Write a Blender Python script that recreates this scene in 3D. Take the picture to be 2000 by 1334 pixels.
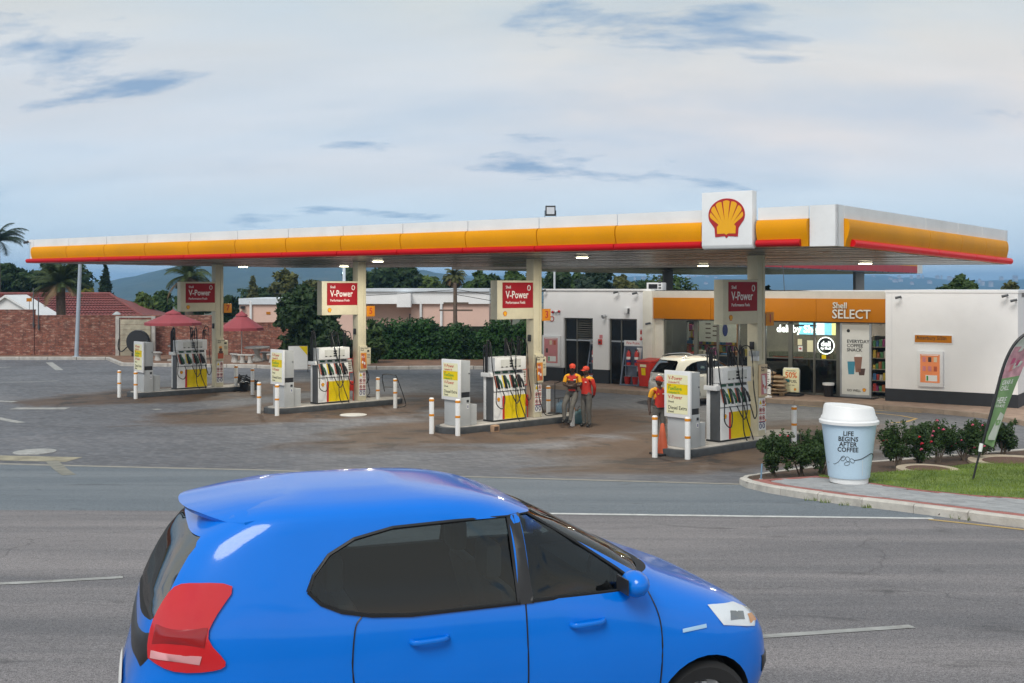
import bpy, bmesh, math, random
import numpy as np
from mathutils import Vector, Matrix
from mathutils.geometry import delaunay_2d_cdt
R = math.radians
random.seed(7)
for o in list(bpy.data.objects): bpy.data.objects.remove(o)
scene = bpy.context.scene
COL = scene.collection

# ------------------------------------------------------------------ camera, sky, sun, exposure
F, HOR, HC = 2150.0, 559.0, 4.1          # focal length (photo px), horizon row, eye height over the forecourt
cam = bpy.data.objects.new('camera', bpy.data.cameras.new('camera'))
COL.objects.link(cam); scene.camera = cam
cam.location = (0, 0, HC); cam.rotation_euler = (R(90), 0, 0)
cam.data.sensor_width = 36; cam.data.lens = 36 * F / 2000
cam.data.shift_y = (HOR - 667) / 2000
cam.data.clip_start = .1; cam.data.clip_end = 20000

SUN_EL, SUN_AZ = 50, 202                  # azimuth clockwise from +Y (the view direction)
world = bpy.data.worlds.new('World'); scene.world = world; world.use_nodes = True
wn, wl = world.node_tree.nodes, world.node_tree.links
wn.clear()
def wnode(t, **kw):
    n = wn.new(t)
    for k, v in kw.items(): setattr(n, k, v)
    return n
w_out = wnode('ShaderNodeOutputWorld'); w_bg = wnode('ShaderNodeBackground')
w_bg.inputs['Strength'].default_value = .098
sky = wnode('ShaderNodeTexSky', sky_type='NISHITA', sun_disc=False)
sky.sun_elevation = R(SUN_EL); sky.sun_rotation = R(SUN_AZ); sky.air_density = 1.3; sky.dust_density = 1.5; sky.ozone_density = 2.0
tc = wnode('ShaderNodeTexCoord'); sep = wnode('ShaderNodeSeparateXYZ')
wl.new(tc.outputs['Generated'], sep.inputs[0])
def wmath(op, a, b=None, clamp=False):
    n = wnode('ShaderNodeMath', operation=op, use_clamp=clamp)
    for i, v in enumerate((a, b)):
        if v is None: continue
        if isinstance(v, (int, float)): n.inputs[i].default_value = v
        else: wl.new(v, n.inputs[i])
    return n.outputs[0]
zz = wmath('MAXIMUM', sep.outputs['Z'], 0.0); zz = wmath('ADD', zz, .30)
cmb = wnode('ShaderNodeCombineXYZ')
wl.new(wmath('DIVIDE', sep.outputs['X'], zz), cmb.inputs[0]); wl.new(wmath('DIVIDE', sep.outputs['Y'], zz), cmb.inputs[1])
def wnoise(scale, detail, loc, rough=.55, dist=0, sx=1, sy=1):
    mp = wnode('ShaderNodeMapping'); mp.inputs['Location'].default_value = loc; mp.inputs['Scale'].default_value = (sx, sy, 1)
    wl.new(cmb.outputs[0], mp.inputs[0])
    n = wnode('ShaderNodeTexNoise'); n.inputs['Scale'].default_value = scale; n.inputs['Detail'].default_value = detail
    n.inputs['Roughness'].default_value = rough; n.inputs['Distortion'].default_value = dist
    wl.new(mp.outputs[0], n.inputs[0]); return n.outputs[0]
def wramp(v, stops):
    n = wnode('ShaderNodeValToRGB'); e = n.color_ramp.elements
    while len(e) < len(stops): e.new(.5)
    for s, (p, c) in zip(e, stops): s.position = p; s.color = (*c, 1) if len(c) == 3 else c
    wl.new(v, n.inputs[0]); return n.outputs[0]
def wmix(f, a, b, mode='MIX'):
    n = wnode('ShaderNodeMix', data_type='RGBA', blend_type=mode)
    for i, v in ((0, f), (6, a), (7, b)):
        if isinstance(v, (int, float)): n.inputs[i].default_value = v
        elif isinstance(v, tuple): n.inputs[i].default_value = (*v, 1)
        else: wl.new(v, n.inputs[i])
    return n.outputs[2]
# a creamy veil with blue showing through low down, and small blue-grey clouds under it
veil = wramp(wnoise(.9, 5, (3.1, 1.7, 0), .5, .3, .55, 1), [(.25, (.35,)*3), (.60, (1,)*3)])
low = wramp(sep.outputs['Z'], [(.0, (.10,)*3), (.06, (.35,)*3), (.13, (.95,)*3), (.2, (1,)*3)])
scud = wramp(wnoise(3.4, 7, (6.1, 0.4, 0), .57, .15, .5, 1.0), [(.585, (0,)*3), (.66, (1,)*3)])
scud2 = wramp(wnoise(1.5, 6, (9.5, -0.5, 0), .55, .2, .5, 1.0), [(.55, (0,)*3), (.68, (1,)*3)])
wisp = wramp(wnoise(5, 6, (1.2, 6.1, 0), .55, .3, .3, 1.0), [(.35, (.965,)*3), (.65, (1.03,)*3)])
veil_c = wramp(sep.outputs['Z'], [(.0, (5.2, 5.9, 6.6)), (.05, (4.8, 5.1, 5.5)), (.10, (5.9, 5.1, 4.7)), (.17, (5.6, 5.0, 4.45)), (.26, (4.5, 4.5, 4.05)), (.6, (3.2, 3.5, 3.5))])
base = wmix(.75, sky.outputs[0], wramp(sep.outputs['Z'], [(.0, (4.4, 5.9, 7.4)), (.05, (3.7, 5.0, 6.4)), (.14, (2.9, 4.1, 5.4))]))
vf = wmath('MULTIPLY', veil, low)
c1 = wmix(vf, base, veil_c)
c1 = wmix(1.0, c1, wisp, 'MULTIPLY')
c2 = wmix(wmath('MULTIPLY', scud2, .40), c1, (2.2, 3.3, 4.6))
c2 = wmix(wmath('MULTIPLY', scud, .75), c2, (1.1, 2.1, 3.5))
wl.new(c2, w_bg.inputs['Color']); wl.new(w_bg.outputs[0], w_out.inputs[0])

sl = bpy.data.lights.new('sun', 'SUN'); sl.energy = 1.5; sl.angle = R(30); sl.color = (1, .95, .88)
sun = bpy.data.objects.new('sun', sl); COL.objects.link(sun)
sdir = Vector((math.sin(R(SUN_AZ)) * math.cos(R(SUN_EL)), math.cos(R(SUN_AZ)) * math.cos(R(SUN_EL)), math.sin(R(SUN_EL))))
sun.rotation_euler = sdir.to_track_quat('Z', 'Y').to_euler()
scene.view_settings.view_transform = 'Standard'; scene.view_settings.look = 'None'
scene.view_settings.exposure = 0.75; scene.view_settings.gamma = 1
scene.render.engine = 'CYCLES'

# ------------------------------------------------------------------ helpers
def g(d):                                 # the road lies higher than the forecourt and falls towards it
    def h(q): return 1.52 * min(1, max(0, (25 - q) / 19.5))
    return (h(d - 1.2) + h(d - .6) + h(d) + h(d + .6) + h(d + 1.2)) / 5
def G(px, py, off=0.0):                   # photo pixel -> point on the ground (off = height over it)
    lo, hi = 2.0, 3000.0
    for _ in range(60):
        m = (lo + hi) / 2
        if (HC - g(m) - off) / m * F > py - HOR: lo = m
        else: hi = m
    return Vector(((px - 1000) / F * lo, lo, g(lo) + off))
def at(px, py, d): return Vector(((px - 1000) / F * d, d, HC - (py - HOR) * d / F))
def zat(py, d): return HC - (py - HOR) * d / F
def lat(px, d): return (px - 1000) / F * d

class MB:
    def __init__(s): s.v, s.f, s.m = [], [], []
    def add(s, vs, fs, m=0):
        b = len(s.v); s.v += [tuple(p) for p in vs]; s.f += [tuple(b + i for i in f) for f in fs]; s.m += [m] * len(fs); return s
    def hexa(s, p, m=0): return s.add(p, [(0,3,2,1),(4,5,6,7),(0,1,5,4),(1,2,6,5),(2,3,7,6),(3,0,4,7)], m)
    def box(s, x0, x1, y0, y1, z0, z1, m=0):
        return s.hexa([(x0,y0,z0),(x1,y0,z0),(x1,y1,z0),(x0,y1,z0),(x0,y0,z1),(x1,y0,z1),(x1,y1,z1),(x0,y1,z1)], m)
    def prism(s, poly, a, b, fn, m=0):    # poly in 2D, extruded from a to b, fn(p, q, t) -> 3D
        n = len(poly)
        vs = [fn(p, q, a) for p, q in poly] + [fn(p, q, b) for p, q in poly]
        fs = [tuple(range(n))[::-1], tuple(range(n, 2 * n))] + [(i, (i + 1) % n, n + (i + 1) % n, n + i) for i in range(n)]
        return s.add(vs, fs, m)
    def tube(s, pts, r, n=6, m=0, cap=True):
        pts = [Vector(p) for p in pts]; k = len(pts)
        rs = r if isinstance(r, (list, tuple)) else [r] * k
        up = Vector((0, 0, 1)); vs = []
        for i, p in enumerate(pts):
            t = (pts[min(i + 1, k - 1)] - pts[max(i - 1, 0)]).normalized()
            a = t.cross(up)
            if a.length < .05: a = t.cross(Vector((0, 1, 0)))
            a.normalize(); b = a.cross(t).normalized()
            for j in range(n):
                w = 2 * math.pi * j / n
                vs.append(p + (a * math.cos(w) + b * math.sin(w)) * rs[i])
        fs = [(i * n + j, i * n + (j + 1) % n, (i + 1) * n + (j + 1) % n, (i + 1) * n + j) for i in range(k - 1) for j in range(n)]
        if cap: fs += [tuple(range(n))[::-1], tuple((k - 1) * n + j for j in range(n))]
        return s.add(vs, fs, m)
    def cyl(s, x, y, z0, z1, r, r1=None, n=16, m=0): return s.tube([(x, y, z0), (x, y, z1)], [r, r if r1 is None else r1], n, m)
    def lathe(s, prof, n=24, m=0, c=(0, 0, 0)):
        vs = [(c[0] + r * math.cos(2 * math.pi * j / n), c[1] + r * math.sin(2 * math.pi * j / n), c[2] + z) for r, z in prof for j in range(n)]
        k = len(prof)
        fs = [(i * n + j, i * n + (j + 1) % n, (i + 1) * n + (j + 1) % n, (i + 1) * n + j) for i in range(k - 1) for j in range(n)]
        fs += [tuple(range(n))[::-1], tuple((k - 1) * n + j for j in range(n))]
        return s.add(vs, fs, m)
    def grid(s, fn, nu, nv, m=0):
        vs = [fn(i / nu, j / nv) for j in range(nv + 1) for i in range(nu + 1)]
        fs = [(j * (nu + 1) + i, j * (nu + 1) + i + 1, (j + 1) * (nu + 1) + i + 1, (j + 1) * (nu + 1) + i) for j in range(nv) for i in range(nu)]
        return s.add(vs, fs, m)
    def ball(s, c, r, n=8, k=6, m=0):
        rx, ry, rz = (r, r, r) if isinstance(r, (int, float)) else r
        vs = [(c[0] + rx * math.sin(math.pi * i / k) * math.cos(2 * math.pi * j / n), c[1] + ry * math.sin(math.pi * i / k) * math.sin(2 * math.pi * j / n), c[2] - rz * math.cos(math.pi * i / k)) for i in range(k + 1) for j in range(n)]
        fs = [(i * n + j, i * n + (j + 1) % n, (i + 1) * n + (j + 1) % n, (i + 1) * n + j) for i in range(k) for j in range(n)]
        return s.add(vs, fs, m)
    def mesh(s, name, mats, smooth=None, bevel=0):
        me = bpy.data.meshes.new(name); me.from_pydata(s.v, [], s.f)
        for m in (mats if isinstance(mats, (list, tuple)) else [mats]): me.materials.append(m)
        if len(set(s.m)) > 1: me.polygons.foreach_set('material_index', s.m)
        if bevel:
            bm = bmesh.new(); bm.from_mesh(me); bmesh.ops.remove_doubles(bm, verts=bm.verts, dist=1e-5)
            bm.normal_update()
            es = [e for e in bm.edges if len(e.link_faces) == 2 and e.calc_face_angle(0) > .4]
            bmesh.ops.bevel(bm, geom=es, offset=bevel, segments=2, affect='EDGES', clamp_overlap=True, profile=.6)
            bm.to_mesh(me); bm.free(); smooth = smooth or 40
        if smooth:
            me.polygons.foreach_set('use_smooth', [True] * len(me.polygons)); me.set_sharp_from_angle(angle=R(smooth))
        me.update(); return me
    def build(s, name, mats, parent=None, smooth=None, bevel=0):
        return link(name, s.mesh(name, mats, smooth, bevel), parent)
def link(name, me, parent=None):
    o = bpy.data.objects.new(name, me); COL.objects.link(o)
    if parent: o.parent = parent
    return o
def tag(o, label=None, cat=None, group=None, kind=None):
    if label: o['label'] = label
    if cat: o['category'] = cat
    if group: o['group'] = group
    if kind: o['kind'] = kind
    return o
def thing(name, label, cat, loc=(0, 0, 0), rz=0, group=None):
    o = bpy.data.objects.new(name, None); COL.objects.link(o); o.empty_display_size = .1
    o.location = loc; o.rotation_euler = (0, 0, rz); return tag(o, label, cat, group)
def box(name, mat, parent, x0, x1, y0, y1, z0, z1, bevel=0): return MB().box(x0, x1, y0, y1, z0, z1).build(name, mat, parent, bevel=bevel)
def copy_tree(o, parent=None):
    c = o.copy(); COL.objects.link(c); c.parent = parent
    for ch in list(o.children): copy_tree(ch, c)
    return c
def spline(pts, n=6):                     # Catmull-Rom through points
    P = [Vector(p) for p in pts]; P = [P[0] * 2 - P[1]] + P + [P[-1] * 2 - P[-2]]; out = []
    for i in range(1, len(P) - 2):
        for k in range(n):
            t = k / n; a, b, c, d = P[i - 1:i + 3]
            out.append(.5 * ((2 * b) + (c - a) * t + (2 * a - 5 * b + 4 * c - d) * t * t + (3 * b - a - 3 * c + d) * t ** 3))
    return out + [P[-2]]

def text_mesh(txt, size, bold=0.0, extrude=.004, align='CENTER', sx=1.0, shear=0):
    cu = bpy.data.curves.new('t', 'FONT'); cu.body = txt; cu.size = size; cu.offset = bold * size * .45; cu.extrude = extrude
    cu.align_x = align; cu.align_y = 'CENTER'; cu.resolution_u = 2; cu.shear = shear; cu.space_line = .92
    o = bpy.data.objects.new('t', cu); COL.objects.link(o)
    me = bpy.data.meshes.new_from_object(o.evaluated_get(bpy.context.evaluated_depsgraph_get()))
    bpy.data.objects.remove(o); bpy.data.curves.remove(cu)
    if sx != 1: me.transform(Matrix.Diagonal((sx, 1, 1, 1)))
    return me
def lettering(txt, mat, parent, loc, size, bold=.02, extrude=.003, align='CENTER', sx=1.0, face='-y', name='lettering'):
    me = text_mesh(txt, size, bold, extrude, align, sx); me.materials.clear(); me.materials.append(mat)
    rot = {'-y': Matrix.Rotation(R(90), 4, 'X'), '-x': Matrix.Rotation(R(-90), 4, 'Z') @ Matrix.Rotation(R(90), 4, 'X'), 'up': Matrix.Identity(4)}[face]
    me.transform(Matrix.Translation(loc) @ rot)
    return link(name, me, parent)

# ------------------------------------------------------------------ materials
MT = {}
def mat(name, rgb, rough=.6, metal=0, var=.08, vs=3.0, bump=0, bs=40, emit=None, es=1, spec=.5, dirt=0, dscale=2.0, coat=0, cior=1.5):
    if name in MT: return MT[name]
    m = bpy.data.materials.new(name); m.use_nodes = True; nt = m.node_tree; n, l = nt.nodes, nt.links
    b = n['Principled BSDF']; b.inputs['Roughness'].default_value = rough; b.inputs['Metallic'].default_value = metal
    b.inputs['Specular IOR Level'].default_value = spec; b.inputs['Coat Weight'].default_value = coat; b.inputs['Coat IOR'].default_value = cior; b.inputs['Coat Roughness'].default_value = .08
    t = n.new('ShaderNodeTexCoord')
    nz = n.new('ShaderNodeTexNoise'); nz.inputs['Scale'].default_value = vs; nz.inputs['Detail'].default_value = 6; l.new(t.outputs['Object'], nz.inputs[0])
    rp = n.new('ShaderNodeValToRGB'); e = rp.color_ramp.elements
    e[0].position, e[1].position = .3, .7
    e[0].color = (*[c * (1 - var) for c in rgb], 1); e[1].color = (*[min(1, c * (1 + var)) for c in rgb], 1)
    l.new(nz.outputs[0], rp.inputs[0]); out = rp.outputs[0]
    if dirt:
        d = n.new('ShaderNodeTexNoise'); d.inputs['Scale'].default_value = dscale; d.inputs['Detail'].default_value = 8; d.inputs['Roughness'].default_value = .7; l.new(t.outputs['Object'], d.inputs[0])
        dr = n.new('ShaderNodeValToRGB'); dr.color_ramp.elements[0].position = .5; dr.color_ramp.elements[1].position = .72
        dr.color_ramp.elements[0].color = (0,0,0,1); dr.color_ramp.elements[1].color = (dirt,)*3 + (1,)
        l.new(d.outputs[0], dr.inputs[0])
        mx = n.new('ShaderNodeMix'); mx.data_type = 'RGBA'; mx.inputs[7].default_value = (.10, .08, .065, 1)
        l.new(dr.outputs[0], mx.inputs[0]); l.new(out, mx.inputs[6]); out = mx.outputs[2]
    l.new(out, b.inputs['Base Color'])
    rr = n.new('ShaderNodeMapRange'); rr.inputs[3].default_value = max(.02, rough - .08); rr.inputs[4].default_value = min(1, rough + .08)
    l.new(nz.outputs[0], rr.inputs[0]); l.new(rr.outputs[0], b.inputs['Roughness'])
    if bump:
        bn = n.new('ShaderNodeTexNoise'); bn.inputs['Scale'].default_value = bs; bn.inputs['Detail'].default_value = 4; l.new(t.outputs['Object'], bn.inputs[0])
        bp = n.new('ShaderNodeBump'); bp.inputs['Strength'].default_value = bump; bp.inputs['Distance'].default_value = .02
        l.new(bn.outputs[0], bp.inputs['Height']); l.new(bp.outputs[0], b.inputs['Normal'])
    if emit: b.inputs['Emission Color'].default_value = (*emit, 1); b.inputs['Emission Strength'].default_value = es
    MT[name] = m; return m
def glass(name, tint, amount, rough=.02, refl=1.2):  # a pane: part see-through tint, part mirror by angle
    m = bpy.data.materials.new(name); m.use_nodes = True; n, l = m.node_tree.nodes, m.node_tree.links; n.clear()
    o = n.new('ShaderNodeOutputMaterial'); tr = n.new('ShaderNodeBsdfTransparent'); gl = n.new('ShaderNodeBsdfGlossy'); mx = n.new('ShaderNodeMixShader'); fr = n.new('ShaderNodeFresnel')
    fr.inputs[0].default_value = 1.5; tr.inputs[0].default_value = (*tint, 1); gl.inputs['Roughness'].default_value = rough
    ad = n.new('ShaderNodeMath'); ad.operation = 'MULTIPLY_ADD'; ad.use_clamp = True; ad.inputs[1].default_value = refl; ad.inputs[2].default_value = amount; l.new(fr.outputs[0], ad.inputs[0])
    l.new(ad.outputs[0], mx.inputs[0]); l.new(tr.outputs[0], mx.inputs[1]); l.new(gl.outputs[0], mx.inputs[2]); l.new(mx.outputs[0], o.inputs[0])
    MT[name] = m; return m
def leafmat(name, rgb, var=.45, vs=.9, rough=.55):
    m = bpy.data.materials.new(name); m.use_nodes = True; nt = m.node_tree; n, l = nt.nodes, nt.links
    b = n['Principled BSDF']; b.inputs['Roughness'].default_value = rough; b.inputs['Specular IOR Level'].default_value = .3
    t = n.new('ShaderNodeTexCoord'); nz = n.new('ShaderNodeTexNoise'); nz.inputs['Scale'].default_value = vs; nz.inputs['Detail'].default_value = 5; nz.inputs['Roughness'].default_value = .75; l.new(t.outputs['Object'], nz.inputs[0])
    rp = n.new('ShaderNodeValToRGB'); e = rp.color_ramp.elements; e[0].position, e[1].position = .34, .68
    e[0].color = (*[c * (1 - var) for c in rgb], 1); e[1].color = (rgb[0] * (1 + var * 1.4), rgb[1] * (1 + var), rgb[2] * (1 + var * .5), 1)
    l.new(nz.outputs[0], rp.inputs[0]); l.new(rp.outputs[0], b.inputs['Base Color'])
    tl = n.new('ShaderNodeBsdfTranslucent'); l.new(rp.outputs[0], tl.inputs[0]); mx = n.new('ShaderNodeMixShader'); mx.inputs[0].default_value = .25
    l.new(b.outputs[0], mx.inputs[1]); l.new(tl.outputs[0], mx.inputs[2]); l.new(mx.outputs[0], n['Material Output'].inputs[0])
    MT[name] = m; return m

WHITE = mat('white_paint', (.78, .79, .80), .5, var=.05, vs=1.5, bump=.05, bs=60, dirt=.10, dscale=1.3)
WALLW = mat('white_wall', (.84, .845, .85), .75, var=.04, vs=.6, bump=.15, bs=25, dirt=.06, dscale=.9)
PWHITE = mat('pump_white', (.80, .81, .81), .4, var=.05, dirt=.22, dscale=3)
CREAM = mat('cream_paint', (.66, .61, .45), .45, var=.05, dirt=.15, dscale=2)
GREY = mat('cabinet_grey', (.42, .44, .45), .45, var=.05, dirt=.12, dscale=3)
DGREY = mat('dark_grey_panel', (.075, .08, .085), .5, var=.1)
BLACK = mat('black_rubber', (.012, .012, .013), .45, var=.2)
BLACKP = mat('black_plastic', (.02, .02, .022), .4, var=.1)
YEL = mat('fascia_yellow', (.76, .31, .0), .5, var=.07, vs=.8, spec=.2, dirt=.07, dscale=1.5)
YELP = mat('pump_yellow', (.80, .60, .004), .45, spec=.25, var=.03, dirt=.1, dscale=5)
RED = mat('fascia_red', (.50, .008, .014), .4, var=.06, spec=.25)
REDP = mat('pump_red', (.55, .03, .02), .4, var=.05)
SIGNRED = mat('sign_red', (.33, .008, .015), .45, var=.05, spec=.25)
ORANGE = mat('orange_band', (.75, .27, .005), .45, var=.08, dirt=.15, dscale=9)
FASCIA_O = mat('shop_fascia_orange', (.47, .16, .001), .5, var=.04, spec=.25)
LOGO_Y = mat('logo_yellow', (.85, .41, .003), .45, var=.01)
LOGO_R = mat('logo_red', (.42, .012, .015), .4, var=.01)
INK = mat('black_ink', (.012, .012, .014), .5, var=.05)
INKR = mat('red_ink', (.50, .03, .02), .5, var=.05)
INKG = mat('green_ink', (.03, .30, .05), .5, var=.05)
INKW = mat('white_ink', (.82, .82, .80), .5, var=.02)
INKB = mat('navy_ink', (.02, .03, .16), .5, var=.05)
PALEY = mat('pale_yellow_sheet', (.80, .78, .52), .5, var=.03)
KERBD = mat('dark_kerb', (.055, .06, .065), .7, var=.25, vs=5, bump=.2, bs=60)
CONC = mat('concrete', (.42, .40, .37), .85, var=.18, vs=4, bump=.4, bs=30, dirt=.3, dscale=3)
CONCL = mat('concrete_pale', (.55, .52, .47), .85, var=.14, vs=5, bump=.35, bs=35, dirt=.35, dscale=3)
BROWNK = mat('brown_kerb', (.30, .235, .185), .85, var=.18, vs=4, bump=.35, bs=35, dirt=.25)
STEEL = mat('steel', (.42, .44, .46), .35, metal=.8, var=.1)
POLEG = mat('pole_paint', (.36, .42, .49), .45, var=.06)
FRAME = mat('shopfront_frame', (.10, .10, .085), .45, var=.08)
BARK = mat('bark', (.10, .075, .055), .9, var=.35, vs=8, bump=.6, bs=20)
SKIN = mat('skin', (.06, .032, .021), .5, var=.08)
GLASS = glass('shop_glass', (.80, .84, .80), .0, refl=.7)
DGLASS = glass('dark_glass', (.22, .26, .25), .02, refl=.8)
CGLASS = glass('car_glass', (.38, .46, .48), .03, refl=1.0)
TGLASS = glass('tinted_rear_glass', (.05, .06, .065), .01, refl=.35)
# ------------------------------------------------------------------ ground materials
def nmat(name):
    m = bpy.data.materials.new(name); m.use_nodes = True; MT[name] = m
    n, l = m.node_tree.nodes, m.node_tree.links; b = n['Principled BSDF']
    t = n.new('ShaderNodeTexCoord')
    def noise(scale, detail=4, rough=.6, dist=0, vec=None, sc=None):
        q = n.new('ShaderNodeTexNoise'); q.inputs['Scale'].default_value = scale; q.inputs['Detail'].default_value = detail; q.inputs['Roughness'].default_value = rough; q.inputs['Distortion'].default_value = dist
        v = vec or t.outputs['Object']
        if sc:
            mp = n.new('ShaderNodeMapping'); mp.inputs['Scale'].default_value = sc; l.new(v, mp.inputs[0]); v = mp.outputs[0]
        l.new(v, q.inputs[0]); return q.outputs[0]
    def ramp(v, stops):
        q = n.new('ShaderNodeValToRGB'); e = q.color_ramp.elements
        while len(e) < len(stops): e.new(.5)
        for s, (p, c) in zip(e, stops): s.position = p; s.color = (*(c if isinstance(c, tuple) else (c,) * 3), 1)
        l.new(v, q.inputs[0]); return q.outputs[0]
    def mix(f, a, c, mode='MIX'):
        q = n.new('ShaderNodeMix'); q.data_type = 'RGBA'; q.blend_type = mode
        for i, v in ((0, f), (6, a), (7, c)):
            if isinstance(v, (int, float)): q.inputs[i].default_value = v
            elif isinstance(v, tuple): q.inputs[i].default_value = (*v, 1)
            else: l.new(v, q.inputs[i])
        return q.outputs[2]
    def bump(h, s, d=.01, prev=None):
        q = n.new('ShaderNodeBump'); q.inputs['Strength'].default_value = s; q.inputs['Distance'].default_value = d
        l.new(h, q.inputs['Height'])
        if prev: l.new(prev, q.inputs['Normal'])
        return q.outputs[0]
    return m, n, l, b, t, noise, ramp, mix, bump
def asphalt(name, dark, light, tintlo, tinthi, crack=True):
    m, n, l, b, t, noise, ramp, mix, bump = nmat(name)
    sp = noise(38, 3, .85); sp2 = noise(110, 2, .8)
    c = ramp(sp, [(.36, dark), (.5, tuple((a + q) / 2 for a, q in zip(dark, light))), (.66, light)])
    c = mix(.55, c, ramp(sp2, [(.38, tuple(q * .55 for q in dark)), (.62, tuple(q * 1.25 for q in light))]))
    big = noise(.8, 6, .65, .4, sc=(.10, 1, 1))
    c = mix(.8, c, ramp(big, [(.35, tintlo), (.65, tinthi)]), 'MULTIPLY')
    c = mix(ramp(noise(1.6, 5, .7, .8, sc=(.45, 1, 1)), [(.60, 0.0), (.72, .55)]), c, tuple(q * .45 for q in dark))
    if crack:
        vo = n.new('ShaderNodeTexVoronoi'); vo.feature = 'DISTANCE_TO_EDGE'; vo.inputs['Scale'].default_value = .16
        w = n.new('ShaderNodeMixRGB'); w.blend_type = 'ADD'; w.inputs[0].default_value = 1.1
        l.new(t.outputs['Object'], w.inputs[1]); q = n.new('ShaderNodeTexNoise'); q.inputs['Scale'].default_value = 1.3; q.inputs['Detail'].default_value = 7; l.new(t.outputs['Object'], q.inputs[0]); l.new(q.outputs['Color'], w.inputs[2])
        l.new(w.outputs[0], vo.inputs[0])
        cr = ramp(vo.outputs['Distance'], [(.0, .6), (.0012, 1.0)])
        gate = ramp(noise(.5, 2), [(.44, 1.0), (.56, 0.0)])
        mx = n.new('ShaderNodeMath'); mx.operation = 'MAXIMUM'; l.new(cr, mx.inputs[0]); l.new(gate, mx.inputs[1])
        c = mix(mx.outputs[0], tuple(q * .35 for q in dark), c)
    l.new(c, b.inputs['Base Color']); b.inputs['Roughness'].default_value = .8; b.inputs['Specular IOR Level'].default_value = .35
    l.new(bump(sp, .7, .012, bump(sp2, .5, .006)), b.inputs['Normal']); return m
ROAD = asphalt('road_asphalt', (.065, .064, .068), (.385, .37, .375), (.52, .52, .545), (1.06, 1.0, .98))
APRON = asphalt('apron_tar', (.065, .077, .09), (.29, .32, .345), (.72, .76, .8), (1.05, 1.05, 1.05), False)

# forecourt: small interlocking pavers, grey at large and rust-brown with oil stains round the islands; canopy shade also painted into that brown
m, n, l, b, t, noise, ramp, mix, bump = nmat('forecourt_pavers'); PAVE = m
mp = n.new('ShaderNodeMapping'); mp.inputs['Rotation'].default_value = (0, 0, R(35)); l.new(t.outputs['Object'], mp.inputs[0])
br = n.new('ShaderNodeTexBrick'); br.inputs['Scale'].default_value = 1; br.inputs['Brick Width'].default_value = .23; br.inputs['Row Height'].default_value = .115; br.inputs['Mortar Size'].default_value = .006
br.inputs['Color1'].default_value = (.112, .117, .13, 1); br.inputs['Color2'].default_value = (.175, .178, .19, 1); br.inputs['Mortar'].default_value = (.09, .09, .095, 1); br.inputs['Bias'].default_value = 0
l.new(mp.outputs[0], br.inputs[0])
c = mix(.75, br.outputs['Color'], ramp(noise(.28, 6, .65, .6, sc=(.5, 1, 1)), [(.3, (.62, .60, .60)), (.5, (.95, .95, .97)), (.7, (1.25, 1.2, 1.18))]), 'MULTIPLY')
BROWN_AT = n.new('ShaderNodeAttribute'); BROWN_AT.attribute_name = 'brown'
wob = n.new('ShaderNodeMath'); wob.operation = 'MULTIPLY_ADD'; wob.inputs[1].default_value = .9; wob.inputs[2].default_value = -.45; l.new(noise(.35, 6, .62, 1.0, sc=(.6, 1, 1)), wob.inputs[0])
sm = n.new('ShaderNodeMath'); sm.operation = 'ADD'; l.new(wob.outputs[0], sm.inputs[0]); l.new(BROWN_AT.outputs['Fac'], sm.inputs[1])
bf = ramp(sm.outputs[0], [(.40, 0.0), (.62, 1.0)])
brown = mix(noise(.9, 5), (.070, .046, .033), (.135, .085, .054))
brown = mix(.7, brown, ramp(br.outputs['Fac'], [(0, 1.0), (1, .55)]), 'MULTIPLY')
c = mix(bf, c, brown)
oil = ramp(noise(.55, 7, .7, 1.2), [(.53, 0.0), (.58, .8)])
oilf = n.new('ShaderNodeMath'); oilf.operation = 'MULTIPLY'; l.new(oil, oilf.inputs[0]); l.new(bf, oilf.inputs[1])
c = mix(oilf.outputs[0], c, (.035, .030, .027))
l.new(c, b.inputs['Base Color']); l.new(ramp(noise(.7, 5, .7), [(.3, .55), (.7, .85)]), b.inputs['Roughness'])
l.new(bump(br.outputs['Fac'], -.5, .006, bump(noise(70, 3), .3, .004)), b.inputs['Normal'])

m, n, l, b, t, noise, ramp, mix, bump = nmat('field_earth'); EARTH = m
l.new(mix(noise(.05, 6), (.055, .07, .03), (.12, .105, .06)), b.inputs['Base Color']); b.inputs['Roughness'].default_value = .95
m, n, l, b, t, noise, ramp, mix, bump = nmat('lawn_green'); LAWN = m
l.new(mix(ramp(noise(1.4, 6, .7), [(.35, 0.0), (.65, 1.0)]), (.085, .15, .028), (.21, .27, .06)), b.inputs['Base Color']); b.inputs['Roughness'].default_value = .9
l.new(bump(noise(60, 4), .8, .02), b.inputs['Normal'])
SOIL = mat('soil', (.085, .052, .035), .95, var=.35, vs=9, bump=.8, bs=30)
PAVG = mat('grey_paver', (.36, .365, .37), .85, var=.14, vs=4, bump=.3, bs=50, dirt=.15, dscale=2)
PAVG2 = mat('grey_paver_dark', (.305, .31, .318), .85, var=.14, vs=5, bump=.3, bs=50, dirt=.2, dscale=2)
PAVR = mat('red_paver', (.36, .135, .115), .85, var=.2, vs=5, bump=.35, bs=50, dirt=.2, dscale=3)
PAINT = mat('road_paint_white', (.62, .62, .60), .7, var=.15, vs=6, dirt=.45, dscale=7)
PAINTO = mat('road_paint_worn', (.36, .36, .345), .75, var=.25, vs=4, dirt=.6, dscale=5)
PAINTY = mat('road_paint_yellow', (.50, .34, .12), .75, var=.2, vs=6, dirt=.5, dscale=6)
STRIP = mat('concrete_edge_strip', (.30, .285, .25), .85, var=.25, vs=3, bump=.3, dirt=.4, dscale=3)

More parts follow.
